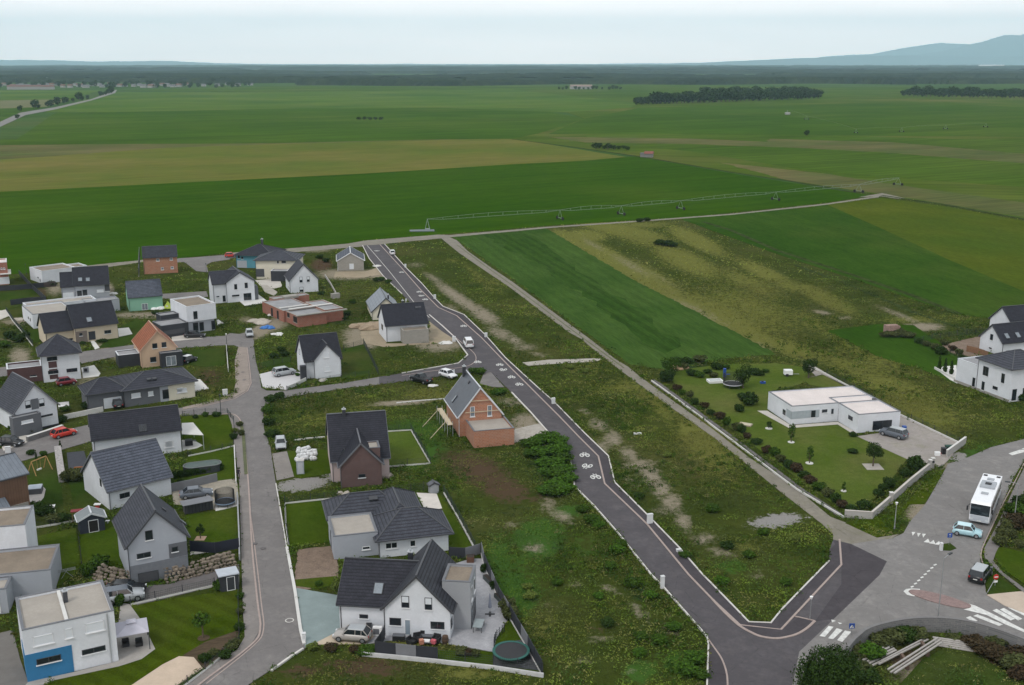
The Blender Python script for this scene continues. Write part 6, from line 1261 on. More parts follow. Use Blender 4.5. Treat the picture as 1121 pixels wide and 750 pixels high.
wall('white low wall along the left side of the upper street', [(248,381),(249,395),(250,407)], .8, .12, conc_w)
wall('pale wall edging the pavement beside the pool garden', [(256.5,490),(257.5,510),(258.5,530)], .5, .15, conc_w)
wall('grey wall edging the pavement beside the grey gable house', [(260,545),(261,568),(262,590),(262.5,614)], .9, .18, M('wall_grey2', (.3,.31,.32)))
wall('pale kerb wall below the terrace fences at the bottom', [(396,718),(440,722),(478,726),(540,733),(595,741.5)], .45, .2, M('wall_pale', (.5,.5,.5)), 'kerb_wall')
wall('white block wall running back from the brick shell', [(356,303),(362,312),(368,323)], .7, .2, WALLW, 'block_wall'); wall('stack of grey blocks at the end of the white block wall', [(363,327),(371.5,326)], 1.3, 1.2, W_BLOCK, 'block_stack', cat='blocks')
wall('pale wall beside the white gravel drive', [(314,427),(322,423.5),(335,417)], .7, .12, conc_w)
wall('white terrace edging with conifers at the right edge', [(1023,404),(1032,409),(1045,416)], .5, .2, conc_w, 'terrace_wall')
wall('white kerb line closing the wild plot behind the pale hatchback', [(322,482.5),(338,480.5),(355.5,479)], .2, .2, conc_w, 'kerb_wall')
wall('straight white kerb line across the grass left of the brick house', [(434,441.5),(460,439),(486,437)], .15, .25, conc_w, 'kerb_wall')
fence('dark and grey panel fence round the terrace sofa corner', [(411,717),(433,719.5),(456,722),(479,724)], 1.6, 'panel', (ANTF, GREYF), 1.9)
fence('short dark panel fence beside the parked champagne hatchback', [(411,716.5),(417,708),(421,700)], 1.6, 'panel', (ANTF,), 2.2)
fence('wire fence on the bottom kerb wall before the round trampoline', [(479,724.5),(540,731.5),(594,740)], 1.5, 'mesh', step=2.6)
fence('tall dark screen fence along the right side of the stone terrace', [(593,739),(578,712),(563,686),(546,657),(530,620),(527,607)], 1.7, 'panel', (ANTF, ANTF, GREYF), 2.3, kerb=conc_w)
fence('grey screen panels closing the top end of the stone terrace', [(492,611),(509,612),(526,607)], 1.5, 'panel', (ANTF, GREYF), 2.4)
fence('curved low railing beside the round trampoline', smooth_pts([(541,716),(541,707),(544,699),(552,692)],3), 1.0, 'mesh', step=2)
fence('green wire fence on a white kerb right of the hip-roofed bungalow', [(486,540.5),(503,570),(520,602)], 1.3, 'mesh', kerb=conc_w)
fence('green wire fence on a white kerb behind the hip-roofed bungalow', [(312,552),(340,549),(370,546)], 1.2, 'mesh', kerb=conc_w)
fence('wire fence crossing the grass between the plum house and the bungalow', [(424,541),(450,538),(478,535)], 1.2, 'mesh')
fence('wire fence on a white kerb round the small lawn of the plum house', [(423.6,473),(450,471.5),(471,508),(446,510),(424,511.5)], 1.2, 'mesh', kerb=conc_w)
fence('wire fence along the left street front of the striped lawn with one crossing kerb', [(312,553),(313,575),(316,598)], 1.1, 'mesh', kerb=conc_w)
fence('black mesh fence right of the small lawn of the cross-gabled house', [(398,377),(405,391),(414,410)], 1.3, 'mesh')
fence('black mesh fence behind the lawn of the cross-gabled house', [(376,383),(398,377)], 1.1, 'mesh'); fence('wire fence left of the silver SUV drive', [(284,404),(300,400),(318,396)], 1.2, 'mesh')
fence('wire fence before the white gravel drive and the cross-gabled house', [(314,428),(336,422),(374,414),(404,411)], 1.0, 'mesh')
fence('black screen fence running back from the far lawn, top left', [(21,301),(35,316.5),(51,331)], 1.5, 'panel', (ANTF,), 3); fence('black screen fence crossing the far lawns at the left edge', [(-4,319),(16,318),(35,316.5)], 1.5, 'panel', (ANTF,), 3)
fence('dark fence in front of the low white flat-roofed house', [(35,316),(61,313.5)], 1.4, 'panel', (ANTF, M('fence_brown', (.07,.055,.05))), 3); fence('black screen fence closing the lower far lawn', [(12,334.5),(32,332),(51,331)], 1.5, 'panel', (ANTF,), 3)
fence('green fence on a white kerb beside the wild plot, far left', [(7,341),(15,353),(26,366),(36,379)], 1.2, 'mesh', kerb=conc_w)
fence('dark blue screen fence above the rocks beside the grey gable house', [(209,609),(236,611),(262,606)], 1.5, 'panel', (M('fence_navy', (.02,.022,.035)),), 3, z=.6)
fence('post and wire fence between the striped lawn and the dark driveway', [(143,663),(170,657),(200,650),(235,642)], 1.1, 'mesh', kerb=conc_w)
fence('wire fence between the striped lawn and the street bed', [(261,650),(261,675),(262,696)], 1.0, 'mesh')
fence('wire fence along the sand-coloured path at the bottom left', [(262,704),(225,735),(185,765)], 1.0, 'mesh', kerb=conc_w)
fence('wire fence along the corner garden below the left crossing', [(200,456),(225,453),(249,453),(256,462),(257,480)], 1.0, 'mesh'); fence('thin fence between the corner garden and the pool garden', [(206,500),(231,495),(256,489)], 1.0, 'mesh', kerb=conc_w)
fence('garden fence between the shed lawn and the striped shed path', [(36,579),(60,575),(86,570)], .9, 'mesh', kerb=conc_w); fence('thin fence beside the dark garden shed', [(86,585),(88,605),(90,622)], .9, 'mesh')
fence('brown wooden fence beside the soil plot at the right edge', [(1058,385),(1070,388),(1081,392)], 1.4, 'wood', (WOODF,), 1.8); fence('post and wire fence round the sandy plot, far right', [(1001,375),(1020,371.5),(1048,367),(1078,364)], 1.1, 'mesh', step=3)
fence('low fence with shrubs running down to the terrace, far right', [(1001,375),(1020,381),(1040,388),(1058,396)], .9, 'mesh', step=3)
fence('wire fence along the kerb behind the modern bungalow', [(905,410),(935,426),(985,454),(1050,485)], 1.0, 'mesh', step=3)
# boulders
def rocks(label, px_rows, name='rock_wall'):
    c = G(*px_rows[0]); t = thing(name, label, 'rock wall', (*c, 0)); r = random.Random(5+len(px_rows)); m = MB()
    a = [Vector(G(*p))-Vector(c) for p in px_rows]
    for p, q in zip(a[:-1], a[1:]):
        d = q-p; n = int(d.length/.42)
        for k in range(n):
            for row in range(5):
                s = p+d*((k+r.random()*.6)/n); nrm = Vector((-d.y, d.x)).normalized()
                s = s+nrm*(row*.38+r.uniform(-.1, .1)); sz = r.uniform(.17, .36)
                m.ball((s.x, s.y, .15+row*.27), sz, 6, r.uniform(.6, .9), r.randint(0, 999), .5)
    m.build('boulders', ROCK, t)
rocks('bank of big brown boulders left of the sunken garage', [(101,634),(120,640),(142,644)]); rocks('bank of big boulders between the sunken garage and the street', [(182,639),(205,634),(235,626),(261,619)])
# ================================================================ STREET FURNITURE
POLE = M('pole_grey', (.3, .31, .32), .5, .05, 1, .5, .3); POLED = M('pole_dark', (.04, .045, .05), .5); SIGNB = M('sign_blue', (.02, .07, .3), .5, .03, 1); SIGNW = M('sign_white', (.75, .75, .75), .5, .03, 1); SIGNR = M('sign_red', (.45, .02, .02), .5, .03, 1)
def lamp(label, x, y, hgt, arm=0, ang=0, pm=POLE, head=SIGNW, r=.07):
    t = thing('street_lamp', label, 'street lamp', (*G(x, y), 0), ang); MB().cyl((0,0,0),(0,0,.5),r*1.6,r*1.4,8).cyl((0,0,.5),(0,0,hgt),r,r*.6,8).build('pole', pm, t)
    if arm: MB().cyl((0,0,hgt-.05),(arm,0,hgt+.15),r*.6,r*.5,6).build('arm', pm, t); MB().cb(arm+.2,0,hgt+.14,.65,.24,.12).build('lamp_head', POLED, t)
    else: MB().cyl((0,0,hgt),(0,0,hgt+.28),.1,.15,10).cyl((0,0,hgt+.28),(0,0,hgt+.34),.2,.08,10).build('lamp_head', head, t)
lamp('tall thin grey lamp post behind the curved stone wall', 1026, 684, 8.0, 1.0, R(40))
lamp('grey lamp with a side arm beside the bus, above the roadside shrubs', 1110, 572, 5.6, 1.2, R(170)); lamp('lamp on the grass corner below the white-capped garden wall', 979, 580, 3.6)
lamp('thin low post lamp on the footway at the end of the new road', 886.5, 679, 2.6, r=.04); lamp('black lantern at the corner of the left crossing', 242, 454, 3.4, pm=POLED, head=POLED)
lamp('lantern on a dark post at the upper end of the left street', 249, 389, 4.4, pm=POLED); lamp('slim lamp post near the dead end by the two-part house', 226, 299, 2.6, pm=POLED, head=POLED, r=.05); lamp('slim lamp post beside the big field, top left', 29, 301, 2.9, pm=POLED, head=POLED, r=.05)
CAB = M('cabinet', (.6, .61, .62), .6, .05, 1)
for x, y, w_, hh, l in ((443.8,293,.5,1.0,'small white utility cabinet beside the top end of the new road'),(476,327.5,.6,1.1,'white utility cabinet at the bend of the new road, above the white van'),(532,369.5,.6,1.0,'white utility cabinet on the right kerb past the white van'),(497,374,.7,1.1,'white utility cabinet on the sand beside the white van'),
    (605.8,442.5,.6,1.1,'white utility cabinet on the right kerb near the orange brick house'),(606.5,480,.5,.8,'low white utility cabinet at the left kerb by the brick house gravel drive'),(711.3,573.5,.75,1.35,'tall pale utility cabinet on the right kerb halfway down the new road'),(743,604.5,.6,.35,'low pale marker box on the right kerb near the bottom of the new road'),
    (725,644,.42,1.5,'narrow white utility post at the left kerb near the bottom of the new road'),(246.6,433,.9,1.1,'pale utility cabinet on the corner before the grey and cream bungalow'),(9,496,.8,1.0,'pale utility box beside the black hatchback, left edge'),(444.5,331,.35,.8,'small dark topped post beside the roof of the white house on the new road'),(333,702,.35,.9,'white concrete post at the lower end of the left street kerb'),(1030,603,.3,1.0,'white bollard on the small grass island')):
    t = thing('utility_cabinet', l, 'cabinet', (*G(x, y), 0), R(18)); MB().cb(0,0,hh/2+.04,w_,.35,hh).build('case', CAB, t); MB().cb(0,0,hh+.07,w_+.06,.41,.06).build('cap', CAB, t); MB().cb(0,0,.03,w_+.05,.4,.06).build('base', concrete, t)
def sign(label, x, y, hgt, kind, ang=0):
    t = thing('road_sign', label, 'road sign', (*G(x, y), 0), ang); MB().cyl((0,0,0),(0,0,hgt),.035,n=8).build('post', POLE, t)
    if kind in ('cross', 'arrow'):
        p = MB().cb(0,-.05,hgt-.3,.6,.04,.6).build('panel', SIGNB, t)
        s = MB()
        if kind == 'cross':
            s.add([(-.23,-.075,hgt-.53),(.23,-.075,hgt-.53),(0,-.075,hgt-.08)], [(0,1,2)]); s.build('symbol', SIGNW, p)
            f = MB().bar((0,-.08,hgt-.2),(0,-.08,hgt-.38),.06,.02).bar((0,-.08,hgt-.36),(-.1,-.08,hgt-.52),.04,.02).bar((0,-.08,hgt-.36),(.1,-.08,hgt-.52),.04,.02).bar((0,-.08,hgt-.27),(.1,-.08,hgt-.34),.035,.02).cb(0,-.08,hgt-.15,.07,.02,.07); f.build('figure', BLK, p)
        else: s.bar((0,-.08,hgt-.52),(0,-.08,hgt-.12),.08,.02).bar((0,-.08,hgt-.1),(-.13,-.08,hgt-.25),.07,.02).bar((0,-.08,hgt-.1),(.13,-.08,hgt-.25),.07,.02); s.build('symbol', SIGNW, p)
    else:
        p = MB().cyl((0,-.03,hgt-.35),(0,-.06,hgt-.35),.34,n=20).build('panel', SIGNR, t); MB().cb(0,-.075,hgt-.35,.48,.02,.12).build('symbol', SIGNW, p); MB().cb(0,-.05,hgt-.95,.5,.03,.25).build('plate', SIGNW, t)
    return t
sign('blue pedestrian crossing sign beside the zebra stripes at the bottom', 931.5, 697, 1.6, 'cross'); sign('blue sign on the small grass island left of the light blue car', 1038.6, 597, 1.7, 'arrow'); sign('round red and white sign on the verge right of the black SUV', 1089, 642, 1.6, 'round', R(8))
t = thing('leaning_pole', 'thin pale pole leaning over the verge right of the black SUV', 'pole', (*G(1079.5,651), 0)); a_ = Vector(G(1079.5,651)); b2_ = Vector(G(1089.5,640)); MB().cyl((0,0,0),(*(b2_-a_),1.0),.04,n=6).build('pole', POLE, t)
# ================================================================ PLANTS
SH = {}
def shrubset(key, mat, n=1000, size=.075, lob=None):
    SH[key] = []
    for i in range(3):
        rr = random.Random(i*7+len(key)); lobes = lob or [(0,0,.45,.42,.42,.42)]+[(math.cos(a)*.28, math.sin(a)*.28, .35+rr.random()*.35, .28, .28, .27) for a in (0.3, 1.8, 3.1, 4.6)]
        SH[key].append(leaf_mesh('foliage', lobes, n, size, mat, i+hash(key) % 50 if False else i*3+len(key)))
shrubset('green', LG); shrubset('dark', LD); shrubset('red', LR); shrubset('yellow', LY); shrubset('bright', LB); shrubset('olive', LO)
shrubset('cone', LD, 600, .07, [(0,0,.2,.26,.26,.2),(0,0,.45,.2,.2,.25),(0,0,.75,.12,.12,.25)])
stem_me = bpy.data.meshes.new('stem'); _m = MB().cyl((0,0,-.02),(0,0,.45),.035,.02,6); stem_me.from_pydata(_m.v, [], _m.f); stem_me.materials.append(BARK)
def shrub(x, y, d, h_, key, label, group=None, name='shrub'):
    X, Y = G(x, y); o = plant(name, label, 'shrub', [('foliage', random.choice(SH[key])), ('stem', stem_me)], X, Y, d, group=group, sz=h_); return o
GH = 'shrubs planted in a row beside the farm track'
hp = [(730,418),(741,427),(747,432.5),(755,435.5),(760,442.5),(771,446.5),(778,454),(788,458.5),(795,466),(806,471.5),(812,474),(818,480.5),(828,486),(838,496.5),(848,499.5),(854,506),(864,512.5),(872,517),(880,523),(887,529),(896,537),(906,544),(915,551),(922,556)]
for i, (x, y) in enumerate(hp):
    k = ('dark', 'red', 'green', 'olive', 'dark', 'red')[i % 6]; shrub(x, y, random.uniform(1.4, 2.1) if i else 3.0, random.uniform(1.1, 1.9) if i else 2.6, k, {'dark': 'dark green shrub in the planted row beside the farm track', 'red': 'reddish shrub in the planted row beside the farm track', 'green': 'mid green shrub in the planted row beside the farm track', 'olive': 'olive shrub in the planted row beside the farm track'}[k], GH+', '+k)
GW = 'shrubs inside the white-capped garden wall'
for i, (x, y, d, h_) in enumerate([(932,560,1.6,1.2),(946,557,2,1.4),(961.6,544,1.6,1.4),(966,538,1.4,1.3),(973,534,1.8,1.7),(991.6,522,1.9,1.5),(1002,515,2.6,2.6)]): shrub(x, y, d, h_, 'dark', 'dark shrub just inside the white-capped garden wall' if i < 6 else 'biggest dark bush inside the garden wall, nearest the gateway', GW if i < 6 else None)
def tree(label, x, y, h_, r_, key, n=700, size=.22, seed=1, trunk=.35, name='tree'):
    mat = {'green': LG, 'dark': LD, 'bright': LB, 'olive': LO}[key]; c, tm = tree_meshes(h_, r_, n, size, mat, seed, trunk); return plant(name, label, 'tree', [('crown', c), ('trunk', tm)], *G(x, y))
tree('young round tree in a square gravel bed on the big lawn', 955.6, 511, 4.0, 1.5, 'dark', 1500, .12, 31, .4); MBq = MB().cb(0,0,.06,2.6,2.6,.1).build('tree_bed', gravel_m); MBq.location = (*G(955.6,511.5), 0); tag(MBq, 'square gravel bed round the young tree on the big lawn', 'tree bed')
tree('slim sapling in a white ring, left part of the big lawn', 866, 484.5, 3.2, .7, 'green', 240, .16, 32, .2, 'sapling'); tree('slim sapling in a white ring, centre of the big lawn', 886, 507.5, 2.8, .7, 'green', 200, .16, 33, .2, 'sapling'); tree('tiny sapling with white ring near the corner of the big lawn', 923.5, 538, 1.5, .35, 'green', 90, .13, 34, .2, 'sapling'); tree('very small leafy sapling before the bungalow corner', 841.6, 469.5, 1.3, .5, 'dark', 120, .13, 35, .2, 'sapling')
for i, (x, y, r_) in enumerate(((866,484.5,.55),(886,507.5,.6),(923.5,538,.4),(841.6,469.5,.6))):
    o = MB().cyl((0,0,.03),(0,0,.12),r_,n=16).build('ring_bed', conc_w); o.location = (*G(x, y), 0); tag(o, ['white ring bed of the sapling left on the big lawn','white ring bed of the sapling in the centre of the big lawn','tiny white ring bed near the lawn corner','white ring bed nearest the bungalow corner'][i], 'planting ring')
tree('round leafy tree behind the modern bungalow, beside the sandy strip', 885, 414, 3.6, 1.7, 'dark', 1500, .13, 36, .25); tree('tree leaning over the trampoline in the big garden', 813, 425, 4.2, 2.0, 'dark', 1500, .14, 37, .2); tree('broad tree at the top corner of the big garden', 734, 410, 3.6, 2.3, 'green', 1600, .14, 38, .15)
shrub(820, 443, 3.2, 2.8, 'dark', 'large dark round bush in the middle of the big garden'); shrub(809.6, 450.5, 1.9, 1.5, 'dark', 'small dark bush left of the large round one'); shrub(812, 436, 1.6, 1.3, 'dark', 'small bush between the trampoline and the large round bush'); shrub(933.7, 496, 1.7, .9, 'dark', 'lone low bush on the lawn before the garage'); shrub(934, 478, 1.4, .9, 'dark', 'small bush at the front corner of the garage')
for i, (x, y, d, k) in enumerate([(757,411,3.2,'dark'),(766,413,3,'green'),(775,409,2.6,'dark'),(781,413,2.6,'olive'),(785,404,3.6,'dark'),(795,404,2.4,'green'),(824,410,3.6,'dark'),(831,411,3,'dark'),(748,404,3,'olive'),(838,408,2,'green'),(752,398,3.5,'dark'),(766,397,4,'olive'),(740,398,4,'dark')]): shrub(x, y, d*.72, d*.42, k, '%s bush in the overgrown back of the big garden' % {'dark':'dark','green':'mid green','olive':'olive'}[k], 'bushes at the back of the big garden, '+k)
for i, (x, y) in enumerate([(1028,405),(1034.5,407.5),(1041,410)]): shrub(x, y, 1.6, 3.0, 'cone', 'dark slender conifer behind the white terrace edging', 'three slender conifers', 'conifer')
for i, (x, y, d, k) in enumerate([(1024,383,2.2,'olive'),(1030,388,2.8,'dark'),(1034,378,2,'olive'),(1043,384,1.8,'red'),(1050,388,1.8,'olive'),(1054,394,1.6,'dark'),(1061,396,1.6,'olive'),(1014,379,1.8,'olive'),(1006,376,1.8,'dark')]): shrub(x, y, d, d*.75, k, '%s shrub in the row running down to the far right terrace' % k.replace('red','reddish'), 'shrubs before the far right terrace, '+k)
for i in range(12): shrub(968+i*2.6, 366+random.uniform(-3, 4), 2.4, 1.3, 'olive', 'brushy growth covering the garden mound at the far right', 'brush on the mound')
t = thing('block_heap', 'pinkish pile of blocks on top of the brushy mound', 'pile', (*G(975, 365), 0)); MB().cb(0,0,1.0,3.0,1.4,2.0,.2).cb(1.3,.2,.9,1.2,1.2,1.7,.5).build('blocks', M('pink_blocks', (.3,.2,.17), .9, .3, 2), t)
shrub(1119, 439, 2.2, 1.6, 'dark', 'dark bush at the corner of the right edge villa')
for i, (x, y, d, k) in enumerate([(1094,597,1.9,'olive'),(1097,588,1.9,'olive'),(1102,580,1.9,'olive'),(1107,590,1.4,'olive')]): shrub(x, y, d, 1.6, k, 'clipped olive-brown bush in the row beside the right hand pavement', 'clipped bushes by the right pavement')
shrub(1112, 578, 3.2, 2.2, 'red', 'dark red bush above the right hand pavement'); shrub(1115, 567, 3, 2.2, 'green', 'leafy green bush beside the lamp post at the right edge'); shrub(1106, 562, 1.8, 1.4, 'bright', 'bright green bush at the edge of the right pavement'); shrub(1119, 555, 3, 2, 'dark', 'dark bush cut by the right edge above the pavement'); shrub(1116,598,1.6,.8,'olive','low pale groundcover bush at the right edge')
tree('large dark leafy tree rising from the bottom edge by the crossing', 903, 772, 6.0, 3.3, 'dark', 12000, .12, 41, .15)
shrub(955, 722, 2.6, 1.8, 'bright', 'bright green bush beside the pile of boards'); 
for i, (x, y, d, k) in enumerate([(942,718,2.6,'olive'),(965,706,2.6,'olive'),(976,702,3,'olive'),(990,700,3,'dark'),(1002,699,2.6,'olive'),(1045,702,1.6,'olive'),(1066,708,2.6,'red'),(1078,716,3,'red'),(1092,722,3,'red'),(1106,730,3,'olive'),(1117,722,3,'red'),(1090,708,2.2,'olive'),(1117,742,2.6,'red'),(935,735,3,'olive'),(950,745,2.6,'dark')]): shrub(x, y, d, d*.5, k, '%s scrub in the bank below the curved stone wall' % {'olive':'olive','dark':'dark','red':'brown-red'}[k], 'scrub below the stone wall, '+k)
GS = 'willow bushes beside the new road'
for i, (x, y, d, h_) in enumerate([(580,489,3,2.2),(590,486,3.4,2.4),(601,483,3.6,2.6),(611,488,3.6,2.6),(582,500,3,2.0),(592,499,3.4,2.4),(603,498,3.4,2.6),(614,497,3.6,2.6),(617,506,3.4,2.4),(596,510,3,2),(606,511,3.6,2.4),(619,517,3.2,2.2),(611,522,3.2,2.2),(600,520,2.8,1.8),(622,527,3,2),(598,540,3,1.9),(606,541,3.4,2.2),(615,540,3,2),(607,533,3,2),(622,536,2.4,1.6)]): shrub(x, y, d*.95, h_*.62, 'bright' if i % 4 else 'green', 'willowy green bush in the dense clump left of the new road', GS)
for i, (x, y, d, k) in enumerate([(648,572,2.2,'green'),(655,578,1.8,'bright'),(637,560,1.8,'green'),(676,606,2,'bright'),(680,598,1.6,'green'),(692,642,2,'green'),(712,655,1.6,'bright'),(737,690,1.8,'bright'),(722,704,1.8,'green'),(760,725,2.4,'bright'),(752,738,2.2,'bright'),(768,742,1.6,'green'),(665,685,1.6,'dark'),(702,700,1.6,'green'),(610,640,1.4,'green'),(668,622,1.5,'green'),(580,655,1.6,'yellow'),(577,645,1.3,'yellow'),(700,718,1.5,'bright'),(655,655,1.3,'bright'),(780,560,2,'green'),(700,545,1.6,'dark'),(820,610,1.6,'green'),(790,640,1.8,'bright'),(860,640,1.5,'green'),(868,592,1.8,'yellow'),(730,500,1.4,'yellow'),(750,610,1.6,'green'),(795,600,1.8,'dark'),(835,585,1.6,'green'),(640,408,1.8,'yellow'),(625,404,1.6,'yellow'),(543,433,2.2,'bright'),(549,431,2,'bright'),(526,409,2.2,'green'),(518,408,2,'green'),(722,268,4,'dark'),(730,269,4,'dark'),(737,270,3.4,'dark'),(700,243,3,'dark'),(708,242,3,'dark')]):
    shrub(x, y, d, d*.55, k, '%s weed bush growing on the empty plots' % {'green':'mid green','bright':'bright green','yellow':'yellow-green','dark':'dark'}[k], 'weed bushes on the empty plots, '+k)
for i, (x, y, d, k) in enumerate([(418,307,2,'green'),(412,308,2,'dark'),(425,310,2,'green'),(380,345,2,'dark'),(386,332,2,'green'),(375,350,1.8,'dark'),(12,370,3,'dark'),(20,374,3,'dark'),(5,380,2.6,'green'),(28,368,2,'dark'),(350,283,2.4,'dark'),(357,287,2.4,'dark'),(296,440,2.2,'dark'),(293,452,2.2,'green'),(294,465,2.2,'dark'),(298,478,2.4,'dark'),(306,436,2,'dark'),(90,352,2,'dark'),(308,385,2,'dark'),(352,323,2,'dark'),(300,392,2,'dark'),(312,390,2,'dark')]):
    shrub(x, y, d, d*.6, k, '%s bush on the rough ground between the left hand houses' % {'green':'mid green','dark':'dark'}[k], 'rough bushes between houses, '+k)
# garden plants
for x, y, d, h_, k, l in ((342,711,1.3,.8,'yellow','yellow-green shrub at the left end of the bed by the champagne hatchback'),(363,712,1.5,.8,'red','red-leaved shrub in the bed below the blue gravel'),(388,713.5,1.2,.7,'red','second red-leaved shrub, next to the parked hatchback'),(402,715,2.2,.7,'green','green hedge bush beside the terrace fence'),(371,650,1.6,2.2,'yellow','tall orange-yellow shrub at the corner of the dark-winged house'),(349,641,1,.6,'green','small ball shrub on the narrow lawn strip'),
    (555,669,1.9,1.7,'olive','olive shrub at the terrace edge, upper one'),(558,677,2,1.6,'olive','olive shrub at the terrace edge, lower one'),(505,717,1.4,.9,'olive','pale low shrub behind the bottom fence, left'),(513,718,1,.9,'red','rusty shrub behind the bottom fence, middle'),(521,719,.9,.9,'olive','small shrub behind the bottom fence, right'),
    (110,622,2.4,1.8,'green','round green bush on the lawn by the rock wall'),(96,630,1.6,1.6,'green','second round bush left of the rock wall'),(84,527,2.2,2.2,'olive','olive bush at the end of the stone gabion'),(73,527,2,1.9,'olive','shrub across the gabion in the swing garden'),(50,563,2.6,1.6,'dark','dark hedge bush by the brown barn'),(60,572,2.4,1.3,'olive','olive hedge bush behind the shed fence'),(68,571,2.2,1.3,'dark','dark hedge bush left of the dark shed'),(40,559,2,1.3,'green','green bush at the foot of the brown boards'),
    (34,498,1.4,1,'dark','dark bush at the street corner of the swing garden'),(48,499,1.2,.9,'green','bush along the street side of the swing garden'),(40,504,.8,1.4,'cone','small conifer beside the street and the brown barn'),(66,490,.9,1.2,'cone','little conifer at the street end of the gabion'),(131,663,.0+1.2,1.6,'green','potted green shrub beside the gazebo'),(257,474,1.2,1,'yellow','yellow flowering shrub at the corner garden'),(256,481,1.4,1.2,'dark','dark shrub beside the yellow one in the corner garden'),
    (214,458,1,.8,'dark','dark shrub on the fence of the corner garden, left'),(225,456,1.2,.9,'green','shrub on the fence of the corner garden, middle'),(237,456,1.6,.9,'dark','low hedge on the fence of the corner garden, right'),(262.5,467,1.2,1,'olive','street shrub in the strip at the crossing, upper'),(264.5,477,1.2,1.2,'olive','street shrub in the strip at the crossing, lower'),(206,498,1.2,.9,'yellow','yellow-green shrub by the awning terrace'),
    (247,741-20,1.4,1.2,'dark','dark shrub at the lower end of the street bed'),(253,712,1.4,1,'olive','grey-green shrub in the street bed, lowest'),(257,707,1.2,.9,'olive','grey-green shrub in the street bed, second'),(262.5,690,1.2,.9,'dark','shrub in the street bed beside the lawn, third'),(263,672,1,.8,'olive','shrub in the street bed beside the lawn, fourth'),(263,655,1,.8,'green','shrub in the street bed beside the lawn, fifth'),(224,724,1.4,1,'dark','shrub in the curved bed at the end of the striped lawn'),(234,718,1.2,.8,'olive','pale shrub in the curved bed at the end of the striped lawn'),
    (34,474,1.6,1.4,'olive','dry shrub before the anthracite front block'),(13,470,1.4,.8,'green','low shrub left of the anthracite front block'),(68,462,1.8,1.2,'dark','dark bush between the gable house and the low white wall'),(72,450,1.8,1,'green','garden bushes right of the black and white gable house'),(95,447,2,1.4,'dark','dark shrubs beside the bungalow garage'),(91,377,1.4,.8,'dark','dark bush beside the brown brick porch'),(112,374,2.4,.7,'dark','low hedge before the beige house'),
    (203,391,1.6,1.2,'dark','bush behind the pale-roofed car'),(56,313,3,1.6,'dark','dark bush against the low white flat house'),(170,344,1.8,.9,'dark','shrub before the mint house'),(240,646,1.4,1.5,'green','green shrub beside the small white-roofed shed'),(326,412,1,.8,'bright','bright shrub at the SUV drive'),(198,530,1,.8,'dark','small hedge shrub by the pool wall')):
    shrub(x, y, d, h_, k, l)
for i in range(9): shrub(192+i*6.2, 524-i*1.15, 1.1, 1.3, 'dark', 'small dark shrub in the row along the oval pool', 'shrubs along the oval pool')
tree('young tree with flat crown on the striped lawn', 222.5, 699, 2.7, 1.1, 'green', 300, .17, 51, .6, 'sapling'); o = MB().cyl((0,0,.03),(0,0,.1),.65,n=16).build('tree_ring', soil_m); o.location = (*G(223,699), 0); tag(o, 'dark soil ring of the young tree on the striped lawn', 'planting ring')
tree('small dark sapling in a tan square on the lawn of the grey gable house', 219.5, 590, 2.0, .6, 'dark', 150, .15, 52, .35, 'sapling'); o = MB().cb(0,0,.06,1.3,1.3,.08).build('tree_square', M('tan_square', (.42,.28,.2))); o.location = (*G(219.5,590), 0); tag(o, 'tan square bed round the small dark sapling', 'planting bed')
# ================================================================ GARDEN THINGS
def trampoline(label, x, y, r_, hgt, pad, net=0, bed=BLK):
    t = thing('trampoline', label, 'trampoline', (*G(x, y), 0)); MB().cyl((0,0,hgt-.03),(0,0,hgt),r_*.86,n=28).build('jumping_mat', bed, t)
    m = MB(); n = 28; vs = []
    for k in range(n):
        a = 2*math.pi*k/n
        for rr_, zz in ((r_*.85, hgt+.02), (r_, hgt+.02), (r_, hgt-.06), (r_*.85, hgt-.06)): vs.append((math.cos(a)*rr_, math.sin(a)*rr_, zz))
    m.add(vs, [(4*k+j, 4*k+(j+1) % 4, 4*((k+1) % n)+(j+1) % 4, 4*((k+1) % n)+j) for k in range(n) for j in range(4)]); m.build('safety_pad', pad, t)
    for k in range(6):
        a = k*math.pi/3; MB().cyl((math.cos(a)*r_*.95, math.sin(a)*r_*.95, 0), (math.cos(a)*r_*.95, math.sin(a)*r_*.95, hgt+net), .03, n=6).build('leg', POLED, t)
    if net:
        m = MB(); n = 60
        for k in range(n):
            a = 2*math.pi*k/n; m.bar((math.cos(a)*r_*.95, math.sin(a)*r_*.95, hgt), (math.cos(a)*r_*.95, math.sin(a)*r_*.95, hgt+net), .05)
        m.build('net', BLK, t)
trampoline('round trampoline with a teal rim in the bottom corner of the terrace garden', 559.5, 720, 1.95, .85, M('teal_pad', (.02,.1,.085), .6)); trampoline('trampoline with black net and white rim in the big garden', 802, 424, 1.9, .8, M('white_pad', (.55,.55,.58)), 1.8); trampoline('small trampoline with black net on the gravel lot by the street', 246.5, 553, 1.4, .6, M('blue_pad', (.25,.33,.45)), 1.6)
